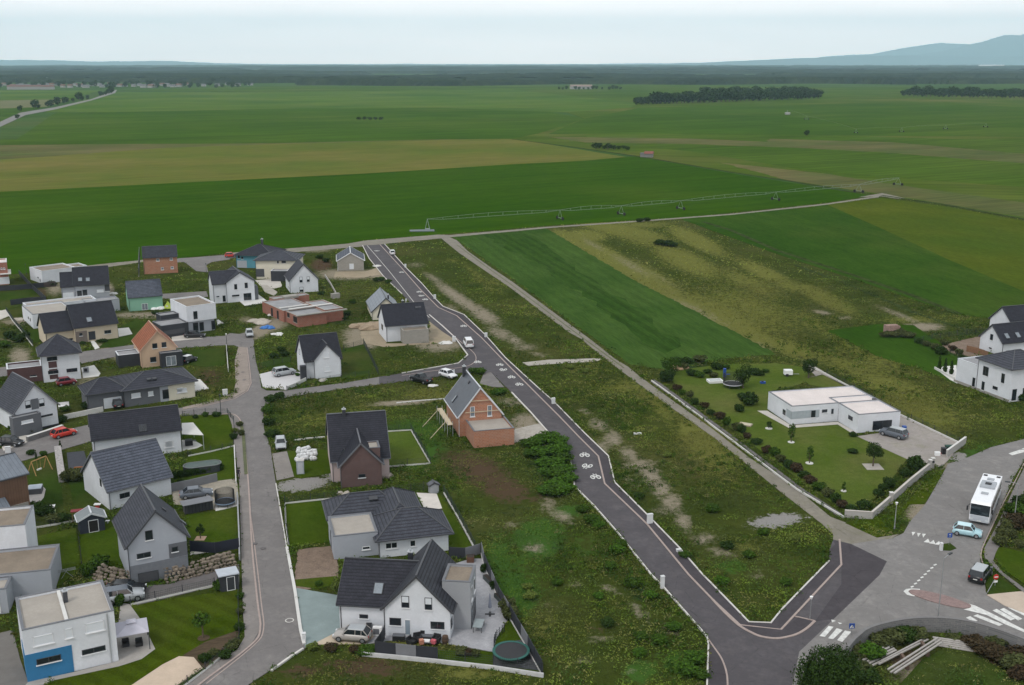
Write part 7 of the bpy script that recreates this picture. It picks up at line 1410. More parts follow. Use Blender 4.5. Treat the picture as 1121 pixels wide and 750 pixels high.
def pool():
    t = thing('pool', 'dark oval above-ground pool on the lawn', 'pool', (*G(222, 516), 0), R(20)); n = 32; Rr, S = 1.25, 1.5; P = []
    for k in range(n): a = 2*math.pi*k/n; P.append((math.cos(a)*Rr+(S if math.cos(a) > 0 else -S), math.sin(a)*Rr))
    MB().prism(P, 0, 1.15).build('pool_wall', M('pool_wall', (.045,.05,.055), .6, .3, 2), t); MB().prism([(x*.93, y*.93) for x, y in P], 1.15, 1.17).build('pool_cover', M('pool_cover', (.05,.08,.07), .4, .3, 1), t)
    r = MB(); 
    for i in range(n): r.bar((*P[i], 1.18), (*P[(i+1) % n], 1.18), .16, .08)
    r.build('rim', M('pool_rim', (.16,.17,.17)), t)
    for i in range(0, n, 3): MB().bar((P[i][0]*1.02, P[i][1]*1.02, 0), (P[i][0]*1.02, P[i][1]*1.02, 1.15), .09).build('post', POLED, t)
pool()
def gable_shed(label, A, B, D, ze, zr, wm, rm, door=True):
    h = House(label, A, B, 'garden_shed', 'shed'); ro = h.gable(0, 0, h.L, D, ze, zr, 'y', wm, rm, .2, .15, COPW, drain=False)
    if door: h.winm(h.L*.35, h.L*.75, .05, ze-.15, 'f', 0, 'hole', 'door', FRW)
    return h
gable_shed('dark blue garden shed with a grey roof and white door frame', (88, 585.5), (115.5, 580.5), 2.4, 1.9, 2.6, M('shed_navy', (.03,.035,.05)), M('shed_roof', (.2,.22,.23)))
h = House('small anthracite shed with a pale flat roof beside the left street', (241.5, 649), (262, 645), 'garden_shed', 'shed'); h.box(0, 0, h.L, 1.8, 2.0, W_ANTH); h.box(-.15, -.15, h.L+.1, 1.95, 2.12, M('shed_roof_pale', (.42,.45,.5)), 2.001, 'roof'); h.winm(h.L*.35, h.L*.8, .05, 1.8, 'f', 0, 'doord', 'door', FRW)
h = House('grey slatted shelter with a flat roof in front of the grey sedan', (203, 564), (233.5, 558), 'garden_shelter', 'shelter'); h.box(-.3, -.3, h.L+.1, 1.7, 1.5, GREYF, 1.42, 'roof')
for k in range(9): h.box(k*h.L/8.2, 0, k*h.L/8.2+.09, .08, 1.41, ANTF, 0, 'slat_post')
h.box(.05, .3, h.L, 1.5, 1.25, M('shelter_inner', (.07,.07,.075)), 0, 'back_wall')
h = House('small grey storage box at the corner of the wire fence', (471, 541), (478, 540), 'storage_box', 'storage box'); h.gable(0, 0, 1.3, 1.0, 1.2, 1.5, 'y', W_GREY, W_DGREY, .08, .05, drain=False)
def portaloo(label, x, y):
    t = thing('portable_toilet', label, 'portable toilet', (*G(x, y), 0), R(12)); MB().cb(0,0,1.05,1.1,1.1,2.1).build('cabin', M('toilet_grey', (.33,.36,.4)), t); MB().cb(0,0,2.16,1.2,1.2,.12).cb(0,0,2.26,.8,.8,.1).build('roof', conc_w, t); MB().cb(0,-.56,.98,.7,.03,1.75).build('door', M('toilet_door', (.45,.47,.5)), t)
portaloo('grey portable toilet with white roof beside the white sacks', 329, 518)
for i in range(22):
    x = 326+(i % 6)*3.6+random.uniform(-1, 1)+(i//6)*.6; y = 505-(i//6)*3.6+random.uniform(-.8, .8)-(i % 6)*.25
    o = MB().ball((0,0,.4), .42, 8, .95, i, .2).build('white_sack', M('white_sack', (.62,.63,.64), .7)); o.location = (*G(x, y), 0); tag(o, 'full white sack in the heap beside the portable toilet', 'sack', 'white sacks heaped beside the toilet')
# gazebo
def gazebo():
    c = Vector(G(143.5, 683, 2.5)); t = thing('gazebo', 'pale fabric garden gazebo beside the blue-cornered white house', 'gazebo', (c.x, c.y, 0), R(22)); fab = M('gazebo_fabric', (.45,.44,.5), .9, .05, 1); s = 1.65
    MB().add([(-s,-s,2.1),(s,-s,2.1),(s,s,2.1),(-s,s,2.1),(-.35,-.35,2.75),(.35,-.35,2.75),(.35,.35,2.75),(-.35,.35,2.75),(-s,-s,2.05),(s,-s,2.05),(s,s,2.05),(-s,s,2.05)], [(0,1,5,4),(1,2,6,5),(2,3,7,6),(3,0,4,7),(4,5,6,7),(9,8,11,10),(0,8,9,1),(1,9,10,2),(2,10,11,3),(3,11,8,0)]).build('canopy', fab, t)
    MB().add([(-.5,-.5,2.83),(.5,-.5,2.83),(.5,.5,2.83),(-.5,.5,2.83),(0,0,3.05),(0,0,2.8)], [(0,1,4),(1,2,4),(2,3,4),(3,0,4),(1,0,5),(2,1,5),(3,2,5),(0,3,5)]).build('vent_cap', fab, t)
    for x in (-1,1):
        for y in (-1,1): MB().cyl((x*s*.97,y*s*.97,0),(x*s*.97,y*s*.97,2.08),.05,n=6).build('post', POLED, t)
    for x, y, l in ((-.7,-.2,'dark garden armchair under the gazebo, left'),(.7,-.1,'dark garden armchair under the gazebo, right')):
        k = thing('garden_armchair', l, 'armchair', (c.x+x, c.y+y, 0), R(22)); MB().cb(0,0,.25,.7,.7,.4).build('seat', BLK, k); MB().cb(0,.3,.55,.7,.14,.5).build('backrest', BLK, k); MB().cb(-.33,0,.4,.1,.7,.35).build('armrest', BLK, k); MB().cb(.33,0,.4,.1,.7,.35).build('armrest', BLK, k)
gazebo()
c = Vector(G(210, 468.5, 2.6)); q = [Vector(G(x, y, 2.6))-c for x, y in ((199,463),(211.4,462.4),(222.8,476),(199,475))]; t = thing('awning', 'white patio awning on the right of the large white house', 'awning', (c.x, c.y, 0))
MB().prism([tuple(v) for v in q], 2.5, 2.58).build('roof_sheet', conc_w, t)
for v in (q[1], q[2]): MB().cyl((v.x*.95, v.y*.95, 0), (v.x*.95, v.y*.95, 2.5), .05, n=6).build('post', GUTW, t)
def boxthing(name, label, cat, x, y, parts, rz=0, group=None):
    t = thing(name, label, cat, (*G(x, y), 0), R(rz), group)
    for pn, (cx, cy, cz, sx, sy, sz), m in parts: MB().cb(cx, cy, cz, sx, sy, sz).build(pn, m, t)
    return t
boxthing('covered_barbecue', 'dark covered barbecue under the white patio awning', 'barbecue', 207, 488, [('body', (0,0,.5,1.2,.7,.8), BLK), ('lid', (0,0,1.0,1.1,.6,.2), W_DGREY), ('side_table', (.9,0,.8,.5,.5,.05), W_DGREY)], 20)
# parasol, table, planters on the terrace
c = G(536.4, 673); t = thing('folded_parasol', 'folded grey parasol on the stone terrace', 'parasol', (*c, 0)); MB().cyl((0,0,.1),(0,0,2.7),.03,n=6).build('pole', POLE, t); MB().cyl((0,0,.9),(0,0,2.6),.2,.05,8).build('canopy', M('parasol_grey', (.2,.22,.28)), t); MB().cb(0,0,.06,1.1,.25,.1).cb(0,0,.06,.25,1.1,.1).build('base', BLK, t)
boxthing('garden_table', 'grey glass-topped table on the stone terrace', 'table', 524, 689, [('table_top', (0,0,.74,1.0,1.9,.05), M('table_glass', (.25,.29,.3), .3)), ('leg', (-.45,-.85,.36,.06,.06,.72), POLED), ('leg', (.45,-.85,.36,.06,.06,.72), POLED), ('leg', (-.45,.85,.36,.06,.06,.72), POLED), ('leg', (.45,.85,.36,.06,.06,.72), POLED)], -8)
PLN = M('planter_dark', (.06,.07,.07))
for i, (x, y) in enumerate(((534.5,637),(547,657.5))): boxthing('planter', ['long dark planter at the screen fence, upper one', 'long dark planter at the screen fence, lower one'][i], 'planter', x, y, [('box', (0,0,.28,.6,1.9,.55), PLN), ('soil', (0,0,.57,.5,1.8,.03), M('soil_dark', (.04,.03,.025)))], 25)
for i, (x, y) in enumerate(((529,627),(539.7,645.5))): shrub(x, y, .8, 1.3, 'dark', ['dark potted plant above the upper planter', 'dark potted plant between the two planters'][i], name='potted_plant')
boxthing('square_planter', 'brown square planter at the top end of the terrace', 'planter', 515, 615, [('box', (0,0,.4,.9,.9,.75), M('planter_brown', (.12,.06,.04))), ('soil', (0,0,.79,.8,.8,.03), M('soil_dark', (.04,.03,.025)))])
t = thing('barrel', 'brown wooden barrel at the corner of the terrace house', 'barrel', (*G(487.5,704.5), 0)); MB().cyl((0,0,0),(0,0,.45),.3,.38,12).cyl((0,0,.45),(0,0,.9),.38,.3,12).build('staves', M('barrel_wood', (.09,.055,.035)), t); MB().cyl((0,0,.2),(0,0,.25),.35,.35,12).cyl((0,0,.65),(0,0,.7),.36,.35,12).build('hoop', BLK, t)
for i, (x, y, rz, l) in enumerate(((457.5,702,20,'black rattan armchair left of the rattan sofa'),(477.5,703.5,-20,'black rattan armchair right of the rattan sofa'),(450.5,705.5,60,'black rattan armchair nearest the blue front door'))):
    boxthing('rattan_armchair', l, 'armchair', x, y, [('seat', (0,0,.3,.8,.8,.3), BLK), ('backrest', (0,.35,.6,.8,.14,.55), BLK), ('armrest', (-.38,0,.45,.12,.8,.4), BLK), ('armrest', (.38,0,.45,.12,.8,.4), BLK)], rz)
boxthing('rattan_sofa', 'black rattan sofa against the white terrace house', 'sofa', 467.5, 700, [('seat', (0,0,.3,1.5,.8,.3), BLK), ('backrest', (0,.35,.6,1.5,.14,.55), BLK), ('cushion', (0,-.05,.48,1.4,.6,.08), W_DGREY)], -5)
boxthing('storage_chest', 'dark storage chest left of the blue front door', 'chest', 436.7, 701, [('chest', (0,0,.3,1.3,.6,.6), BLK), ('lid', (0,0,.63,1.35,.65,.06), W_DGREY)], -5)
boxthing('low_table', 'low terrace table draped with a white cloth', 'table', 467, 706, [('table_top', (0,0,.42,1.1,.7,.06), W_DGREY), ('cloth', (0,0,.5,.7,.55,.08), SIGNW), ('leg', (-.5,-.3,.2,.06,.06,.4), BLK), ('leg', (.5,-.3,.2,.06,.06,.4), BLK), ('leg', (-.5,.3,.2,.06,.06,.4), BLK), ('leg', (.5,.3,.2,.06,.06,.4), BLK)], -5)
boxthing('float_cushion', 'salmon pink cushion left of the white cloth on the terrace', 'cushion', 461.5, 707, [('cushion', (0,0,.5,.45,.45,.5), M('cushion_salmon', (.5,.22,.15)))], 20); boxthing('float_cushion', 'pink-red cushion right of the white cloth on the terrace', 'cushion', 474.5, 707, [('cushion', (0,0,.5,.5,.4,.4), M('cushion_pink', (.55,.12,.15)))], -20)
boxthing('heat_pump', 'white heat pump unit beside the parked champagne hatchback', 'heat pump', 413.5, 696, [('case', (0,0,.6,1.0,.45,.95), SIGNW), ('fan_grille', (-.1,-.235,.6,.65,.03,.65), W_DGREY)], -5); boxthing('grey_bin', 'grey wheelie bin left of the white heat pump', 'bin', 404, 693, [('body', (0,0,.5,.55,.6,.95), W_DGREY), ('lid', (0,0,1.02,.6,.68,.08), BLK)])
boxthing('blue_bin', 'blue wheelie bin at the corner of the bungalow garage', 'bin', 989.5, 473, [('body', (0,0,.5,.6,.6,.95), M('bin_blue', (.02,.1,.35))), ('lid', (0,0,1.02,.65,.68,.08), SIGNB)]); boxthing('black_bin', 'dark green bin behind the short garden wall, left one', 'bin', 1033, 497, [('body', (0,0,.5,.7,.7,.95), BLK), ('lid', (0,0,1.02,.75,.78,.08), BLK)])
boxthing('black_bin', 'wide dark green bin behind the short garden wall, right one', 'bin', 1039, 494.5, [('body', (0,0,.5,1.2,.8,.9), M('bin_green', (.02,.06,.045))), ('lid', (0,0,.98,1.3,.9,.1), M('bin_green', (.02,.06,.045)))]); boxthing('white_sack', 'pale bag dumped by the gateway bins', 'sack', 1026, 499, [('bag', (0,0,.35,.8,.5,.6), SIGNW), ('tag', (.45,0,.4,.15,.3,.3), SIGNR)])
# swings
def bar_thing(name, label, cat, x, y, bars, rz=0): 
    t = thing(name, label, cat, (*G(x, y), 0), R(rz))
    for pn, p, q_, w_, m in bars: MB().bar(p, q_, w_).build(pn, m, t)
    return t
WY = M('swing_wood', (.4,.24,.1)); WO = M('swing_orange', (.36,.14,.05))
bar_thing('swing_set', 'yellow wooden swing set in the garden by the brown barn', 'swing set', 45, 517, [('top_beam', (-.2,-1.4,2.1),(-.2,1.4,2.1),.12,WY)]+[('leg', (-.2,y,2.1),(x,y*1.1,0),.09,WY) for x in (-1.1,.7) for y in (-1.4,1.4)]+[('rope', (-.2,-.4,2.1),(-.2,-.4,.5),.03,WY),('rope', (-.2,.2,2.1),(-.2,.2,.5),.03,WY),('seat', (-.2,-.5,.5),(-.2,.3,.5),.2,SIGNW)], -25)
bar_thing('garden_swing', 'orange wooden swing frame with a blue seat beside the ribbed-roof house', 'swing set', 96, 524, [('top_beam', (-1.7,0,1.9),(1.7,0,1.9),.14,WO),('post', (-1.7,0,0),(-1.7,0,1.9),.14,WO),('post', (1.7,0,0),(1.7,0,1.9),.14,WO),('rope', (-.7,0,1.9),(-.7,0,.6),.04,POLE),('rope', (.7,0,1.9),(.7,0,.6),.04,POLE),('seat', (-.9,0,.6),(.9,0,.6),.35,M('seat_blue', (.2,.3,.45)))], 12)
boxthing('hot_tub', 'square hot tub with pale lid on the round terrace', 'hot tub', 39, 539, [('tub', (0,0,.4,1.9,1.9,.8), W_DGREY), ('cover', (0,0,.84,1.8,1.8,.1), M('tub_cover', (.42,.47,.53)))], 15)
boxthing('garden_table', 'garden table with blue, white and green cloths behind the barn', 'table', 52.5, 560, [('table_top', (0,0,.7,1.9,1.2,.06), SIGNW), ('cloth', (-.3,.1,.76,1.0,.6,.04), M('cloth_blue', (.35,.45,.6))), ('bench', (.6,-1.1,.4,1.1,.5,.3), M('cloth_green', (.42,.5,.25))), ('leg', (-.8,-.5,.35,.08,.08,.68), POLE), ('leg', (.8,-.5,.35,.08,.08,.68), POLE), ('leg', (-.8,.5,.35,.08,.08,.68), POLE), ('leg', (.8,.5,.35,.08,.08,.68), POLE)], 15)
boxthing('red_canopy', 'dark red shed roof beside the stepped flat roofs, left edge', 'canopy', 12, 577, [('roof', (0,0,1.9,4.6,1.8,.1), M('canopy_red', (.2,.03,.04))), ('post', (-2.1,-.7,.95,.1,.1,1.9), WOODF), ('post', (2.1,-.7,.95,.1,.1,1.9), WOODF), ('post', (2.1,.7,.95,.1,.1,1.9), WOODF), ('post', (-2.1,.7,.95,.1,.1,1.9), WOODF)], 18)
boxthing('red_tarp_frame', 'small red roof just behind the dark blue shed', 'canopy', 86, 571, [('roof', (0,0,1.6,1.7,.9,.1), M('canopy_red', (.2,.03,.04))), ('post', (-.7,0,.8,.08,.08,1.6), WOODF), ('post', (.7,0,.8,.08,.08,1.6), WOODF)], 18)
boxthing('play_table', 'red and white play table beside the dark blue shed', 'play table', 107, 556, [('top', (0,0,.55,.9,.6,.1), SIGNW), ('base', (0,0,.25,.5,.4,.5), M('play_red', (.45,.05,.04)))], 0)
for x, y, l in ((56,604,'small white stool on the lawn at the slate terrace, lower'),(52.5,602,'small white stool on the lawn at the slate terrace, upper'),(118,573,'white stool right of the dark blue shed')): boxthing('stool', l, 'stool', x, y, [('seat', (0,0,.38,.5,.4,.06), SIGNW), ('leg', (0,0,.18,.12,.12,.35), SIGNW)])
bar_thing('drying_rack', 'folding clothes rack on the lawn at the slate terrace', 'drying rack', 73, 632, [('leg', (-.7,-.3,0),(.3,.3,1.0),.04,POLE),('leg', (.7,-.3,0),(-.3,.3,1.0),.04,POLE),('rail', (-1.1,-.3,.95),(1.1,-.3,.95),.04,POLE),('rail', (-1.1,.3,.95),(1.1,.3,.95),.04,POLE),('rail', (-1.1,0,.95),(1.1,0,.95),.04,POLE)], 30)
# building clutter
TARP = M('blue_tarp', (.04,.16,.45), .5, .2, 2); RUB = M('rubble', (.4,.36,.31), .95, .3, 1.2); 
def heap(name, label, cat, x, y, r_, hgt, m, n=9, seed=1):
    rr = random.Random(seed); mb = MB()
    for k in range(n): a = rr.random()*6.28; q_ = rr.random()**.5*r_*.7; mb.ball((math.cos(a)*q_, math.sin(a)*q_*.8, hgt*.12), r_*rr.uniform(.3, .55), 9, hgt/r_*(1.5-q_/r_), rr.randint(0, 99), .35)
    o = mb.build(name, m); o.location = (*G(x, y), 0); tag(o, label, cat); return o
heap('tarp_heap', 'crumpled blue tarpaulin beside the unfinished shell', 'tarpaulin', 294, 359.5, 1.7, 1.1, TARP, 8, 2); heap('foil_heap', 'crumpled white plastic sheet near the blue tarpaulin', 'plastic sheet', 305, 366, 1.8, .4, conc_w, 9, 3); heap('soil_mound', 'low mound of pale earth near the two-part white house', 'earth mound', 283, 353, 3.2, .9, RUB, 10, 4); heap('rubble_heap', 'white rubble against the left wall of the brick shell', 'rubble', 299, 345, 1.4, .8, conc_w, 7, 5); heap('soil_mound', 'sandy earth mound left of the black-roofed white house', 'earth mound', 402, 358, 4.2, 1.6, M('sand_earth', (.3,.23,.16), .95, .3, .8), 14, 6)
heap('rubble_heap', 'pale rubble beside the dark-roofed corner of the two-skylight house', 'rubble', 123, 322, 1.5, .7, conc_w, 7, 7); heap('plastic_heap', 'white sheeting in front of the mint house', 'plastic sheet', 173, 338.5, 1.9, .9, SIGNW, 8, 8); heap('gravel_heap', 'white bags and debris on the garden beside the grey block garage', 'debris', 413, 291.5, 1.3, .6, conc_w, 9, 9); heap('rubble_heap', 'white building debris on the sand beside the white van', 'debris', 489, 376, 1.8, .6, conc_w, 9, 10); heap('rubble_heap', 'dumped white material before the front wall of the cross-gabled house', 'debris', 355.5, 417, 1.2, .6, concrete, 6, 11); heap('rock_heap', 'small pale boulder beside the wall of the plum house', 'boulder', 376, 541, .9, .8, RUB, 4, 12); heap('woodpile', 'white and brown clutter right of the plum house', 'clutter', 423, 522, 1.0, .9, M('clutter', (.35,.3,.27), .9, .4, 3), 7, 13); heap('debris_heap', 'white debris before the black pickup and white car', 'debris', 474, 423, 1.1, .5, conc_w, 6, 14); heap('rubble_heap', 'rubble on the drive left of the white flat long house', 'rubble', 22, 350, 2.0, .5, RUB, 9, 15); heap('orange_heap', 'pinkish brush heap at the top corner of the big garden', 'brush heap', 743.5, 403.5, 1.8, 1.4, M('pink_heap', (.42,.28,.18), .95, .3, 1), 8, 16)
t = thing('play_tent', 'small yellow-green play tent behind the black garage', 'tent', (*G(184, 337), 0)); MB().add([(-1,-1,0),(1,-1,0),(1,1,0),(-1,1,0),(0,0,1.8)], [(0,1,4),(1,2,4),(2,3,4),(3,0,4),(3,2,1,0)]).build('canvas', M('tent_green', (.4,.5,.08)), t); MB().cb(0,-.75,.4,.5,.06,.7).build('flap', conc_w, t)
boxthing('rectangular_pool', 'white-edged paddling pool beside the garden trampoline', 'pool', 782.5, 418.5, [('rim', (0,0,.25,2.8,1.9,.5), SIGNW), ('water', (0,0,.51,2.4,1.5,.02), M('water_grey', (.4,.43,.42), .2))], 10); boxthing('blue_toy', 'bright blue toy slide beside the big garden trampoline', 'slide', 793, 413, [('tower', (0,0,.9,.5,.5,1.8), SIGNB), ('chute', (.6,0,.6,.9,.4,.1), SIGNB)]); boxthing('play_car', 'small blue ride-on toy on the big lawn', 'toy', 835, 420, [('body', (0,0,.25,1.0,.6,.35), SIGNB), ('seat', (-.1,0,.5,.4,.4,.15), BLK)]); boxthing('garden_trailer', 'small grey trailer on the grass behind the modern bungalow', 'trailer', 862.5, 411.5, [('box', (0,0,.8,1.6,1.2,.9), SIGNW), ('wheel', (-.3,-.65,.3,.5,.12,.5), TYRE), ('wheel', (-.3,.65,.3,.5,.12,.5), TYRE), ('drawbar', (1.5,0,.4,1.4,.1,.1), POLE)]); boxthing('sandpit', 'wooden sandpit frame on the lawn left of the bungalow', 'sandpit', 816, 465.5, [('frame', (0,0,.12,2.2,1.4,.24), M('sandpit_wood', (.33,.28,.22))), ('sand', (0,0,.25,2.0,1.2,.02), M('sand', (.45,.4,.3)))], -30)
boxthing('garden_bench', 'white garden seat beside the white-walled terrace right of the gable house', 'bench', 70, 447, [('seat', (0,0,.45,1.8,.7,.08), SIGNW), ('backrest', (0,.35,.75,1.8,.08,.6), SIGNW), ('leg', (-.8,0,.2,.1,.6,.42), SIGNW), ('leg', (.8,0,.2,.1,.6,.42), SIGNW)], 20)
boxthing('heat_pump', 'grey heat pump on the pale terrace of the pyramid-roofed villa', 'heat pump', 94.5, 408, [('case', (0,0,.6,1.0,.6,1.0), W_GREY), ('fan_grille', (0,-.31,.6,.6,.03,.6), BLK)], 10)
boxthing('stone_bench', 'white slab lying on the wild plot right of the new road', 'slab', 698, 475.5, [('slab', (0,0,.15,1.3,.4,.25), SIGNW), ('foot', (0,0,.02,.8,.3,.06), concrete)], 5)
# pile of long boards at the bottom right
t = thing('board_stack', 'long pale boards stacked slantwise on the earth below the stone wall', 'boards', (*G(1000, 730), 0)); BRD = M('board_white', (.34,.32,.3), .8, .2, 3); cc = Vector(G(1000, 730))
for i, (a, b, z_) in enumerate((((972,733),(1027,698),.9),((975,736),(1030,700),.8),((979,737),(1031,703),.95),((964,724),(1014,698),.5),((962,727),(1016,700),.55))):
    p = Vector(G(*a, z_))-cc; q_ = Vector(G(*b, z_))-cc; MB().bar((p.x, p.y, z_), (q_.x, q_.y, z_), .19, .12).build('board', BRD, t)
for x, y in ((990,728),(1012,714)): p = Vector(G(x, y))-cc; MB().cb(p.x, p.y, .38, .3, 2.0, .76).build('trestle', M('trestle', (.12,.08,.06)), t)
t = thing('board_stack', 'flat layers of pale boards against the foot of the stone wall', 'boards', (*G(1045, 700), 0)); cc = Vector(G(1045, 700))
for i in range(5):
    p = Vector(G(1021+i, 697.5+i*1.3, .5))-cc; q_ = Vector(G(1066+i*1.5, 704+i*1.6, .5))-cc; MB().bar((p.x, p.y, .5-i*.09), (q_.x, q_.y, .5-i*.09), .26, .08).build('board', BRD, t)
t = thing('board_stack', 'overgrown pale boards at the left end of the stone wall bank', 'boards', (*G(955, 722), 0)); cc = Vector(G(955, 722))
for i in range(5):
    p = Vector(G(940+i*3, 722+i*2, .4))-cc; q_ = Vector(G(975+i*2, 705+i*2.4, .4))-cc; MB().bar((p.x, p.y, .42+.05*(i % 2)), (q_.x, q_.y, .42+.05*(i % 2)), .24, .08).build('board', BRD, t)
# someone on the left pavement
def person(label, x, y):
    t = thing('person', label, 'person', (*G(x, y), ZR+.1), R(100)); cl = M('clothes_dark', (.03,.02,.035), .9); sk = M('skin', (.4,.25,.18), .7)
    vs = [(0,0,.95),(0,0,1.2),(0,0,1.42),(0,0,1.5),(0,.18,1.4),(.03,.25,1.12),(.12,.26,.86),(0,-.18,1.4),(-.03,-.25,1.12),(.05,-.27,.86),(0,.1,.9),(.12,.11,.5),(.1,.11,.08),(.24,.11,.03),(0,-.1,.9),(-.1,-.11,.5),(-.25,-.11,.1),(-.12,-.11,.03)]
    es = [(0,1),(1,2),(2,3),(2,4),(4,5),(5,6),(2,7),(7,8),(8,9),(0,10),(10,11),(11,12),(12,13),(0,14),(14,15),(15,16),(16,17)]
    me = bpy.data.meshes.new('body'); me.from_pydata(vs, es, []); o = bpy.data.objects.new('body', me); COL.objects.link(o); o.parent = t
    me.materials.append(cl); sm = o.modifiers.new('s', 'SKIN'); rad = [.15,.14,.15,.06,.075,.05,.035,.075,.05,.035,.1,.07,.05,.045,.1,.07,.05,.045]
    for v, r_ in zip(me.skin_vertices[0].data, rad): v.radius = (r_, r_*.85)
    me.skin_vertices[0].data[0].use_root = True; ss = o.modifiers.new('u', 'SUBSURF'); ss.levels = 1; ss.render_levels = 1
    hd = MB().ball((0.01,0,1.64), .105, 12, 1.2, 1).cyl((0,0,1.46),(0,0,1.56),.05,n=8).cb(.11,0,1.63,.04,.03,.04); hd.build('head', sk, t, True)
    MB().ball((-.02,0,1.68), .115, 12, 1.05, 2).build('hair', BLK, t, True); 
    for s in (-1, 1): MB().ball((.13 if s > 0 else .06, s*.265, .8), .045, 8, 1.4, 3).build('hand', sk, t, True)
person('person in dark clothes walking on the left pavement beside the pool garden', 261.5, 525.5)
# ================================================================ WILD GROWTH on the meadow
def raster(polys, st=.5):
    nx_, ny_ = int((X1-X0)/st), int((Y1-Y0)/st); mk = np.zeros((ny_, nx_), bool)
    for p in polys:
        p = np.array([(q[0], q[1]) for q in p]); i0 = max(0, int((p[:, 1].min()-Y0)/st)); i1 = min(ny_-1, int((p[:, 1].max()-Y0)/st)+1)
        j0 = max(0, int((p[:, 0].min()-X0)/st)); j1 = min(nx_-1, int((p[:, 0].max()-X0)/st)+1)
        if i1 <= i0 or j1 <= j0: continue
        xs = X0+(np.arange(j0, j1)+.5)*st; ys = Y0+(np.arange(i0, i1)+.5)*st; xx, yy = np.meshgrid(xs, ys); ins = np.zeros(xx.shape, bool)
        for k in range(len(p)):
            x1, y1 = p[k]; x2, y2 = p[(k+1) % len(p)]
            if y1 == y2: continue
            c = ((y1 > yy) != (y2 > yy)) & (xx < (x2-x1)*(yy-y1)/(y2-y1)+x1); ins ^= c
        mk[i0:i1, j0:j1] |= ins
    return mk
mask = raster(NOGROW)
def vnoise(x, y, cell, seed):
    g = np.random.default_rng(seed*77+3).uniform(size=(256, 256)); u, v = x/cell+1000, y/cell+1000
    i, j = np.floor(u).astype(int), np.floor(v).astype(int); fu, fv = u-i, v-j; fu = fu*fu*(3-2*fu); fv = fv*fv*(3-2*fv)
    G_ = lambda a, b: g[a % 256, b % 256]
    return (G_(i, j)*(1-fu)+G_(i+1, j)*fu)*(1-fv)+(G_(i, j+1)*(1-fu)+G_(i+1, j+1)*fu)*fv
def growth(name, n, xr, yr, size, hmax, label, seed, power=1.0):
    r = np.random.default_rng(seed)
    x = r.uniform(*xr, n); y = r.uniform(*yr, n)
    u = px_of(x, y); vis = (u[0] > -30) & (u[0] < 1150) & (u[1] < 790)
    i = np.clip(((y-Y0)/.5).astype(int), 0, mask.shape[0]-1); j = np.clip(((x-X0)/.5).astype(int), 0, mask.shape[1]-1)
    gi = np.clip(((y-Y0)/ST).astype(int), 0, ny-1); gj = np.clip(((x-X0)/ST).astype(int), 0, nx-1)
    P = {k: v[gi, gj] for k, v in patch.items()}
    c1 = vnoise(x, y, 4.5, seed); c2 = vnoise(x, y, 1.6, seed+9); c3 = vnoise(x, y, .7, seed+5); cl = (c1-.5)*1.1+(c2-.5)*1.0+(c3-.5)*.5
    gd = np.clip(P['dirt']*1.5+(c2-.5)*.8*(P['dirt'] > .08), 0, 1)
    keep = vis & ~mask[i, j] & (r.uniform(size=n) > gd*1.2) & (r.uniform(size=n) > P['gravel']*1.4) & (cl > -.42)
    keep &= r.uniform(size=n) > P['brown']*.6
    x, y, cl, c1, c2, c3 = x[keep], y[keep], cl[keep], c1[keep], c2[keep], c3[keep]; P = {k: v[keep] for k, v in P.items()}; m = len(x)
    hgt = hmax*np.clip(.45+1.4*cl, .1, 2.3)*r.uniform(.5, 1.1, m)*(1-.45*P['lush'])*(1-.6*P['brown'])*(1-.5*np.clip(P['yellow'], 0, 1))
    d = r.normal(size=(m, 3)); d[:, 2] = np.abs(d[:, 2])*.9+.6; d /= np.linalg.norm(d, axis=1)[:, None]
    a = np.cross(d, r.normal(size=(m, 3))); a /= np.linalg.norm(a, axis=1)[:, None]; b = np.cross(d, a)
    s = size*r.uniform(.5, 1.3, m)[:, None]
    c = np.stack([x, y, hgt*r.uniform(.3, 1, m)], -1)
    v = np.stack([c-a*s, c-b*s*.4, c+a*s, c+b*s*.4], 1).reshape(-1, 3); v[:, 2] = np.maximum(v[:, 2], -.02)
    me = bpy.data.meshes.new(name); me.vertices.add(4*m); me.vertices.foreach_set('co', v.ravel())
    me.loops.add(4*m); me.loops.foreach_set('vertex_index', np.arange(4*m, dtype=np.int32))
    me.polygons.add(m); me.polygons.foreach_set('loop_start', np.arange(0, 4*m, 4, dtype=np.int32)); me.update(calc_edges=True)
    # the plants' own colours: kinds of weed grow in drifts
    kinds = np.array([[.027, .048, .01], [.056, .09, .014], [.09, .13, .02], [.105, .118, .028], [.14, .135, .055], [.033, .066, .013]])
    s1 = vnoise(x, y, 3.2, seed+21); s2 = vnoise(x, y, 1.1, seed+31); s3 = vnoise(x, y, 11, seed+41)
    q = (s1*.55+s2*.25+s3*.5-.15+r.normal(size=m)*.03); k = np.select([q < .33, q < .5, q < .62, q < .73, q < .76], [0, 1, 2, 3, 4], 5); col = kinds[k]*(.72+.72*vnoise(x, y, 7, seed+51))[:, None]
    mixin = lambda w_, c_: col*(1-w_[:, None])+np.array(c_)*w_[:, None]
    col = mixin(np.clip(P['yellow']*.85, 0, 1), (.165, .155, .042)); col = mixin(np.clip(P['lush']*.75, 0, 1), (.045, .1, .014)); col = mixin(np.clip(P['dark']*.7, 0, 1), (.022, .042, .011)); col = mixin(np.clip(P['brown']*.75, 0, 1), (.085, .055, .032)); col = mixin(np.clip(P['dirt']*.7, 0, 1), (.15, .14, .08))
    col = col*r.uniform(.8, 1.2, m)[:, None]*(1.45 if seed == 3 else 1.14)
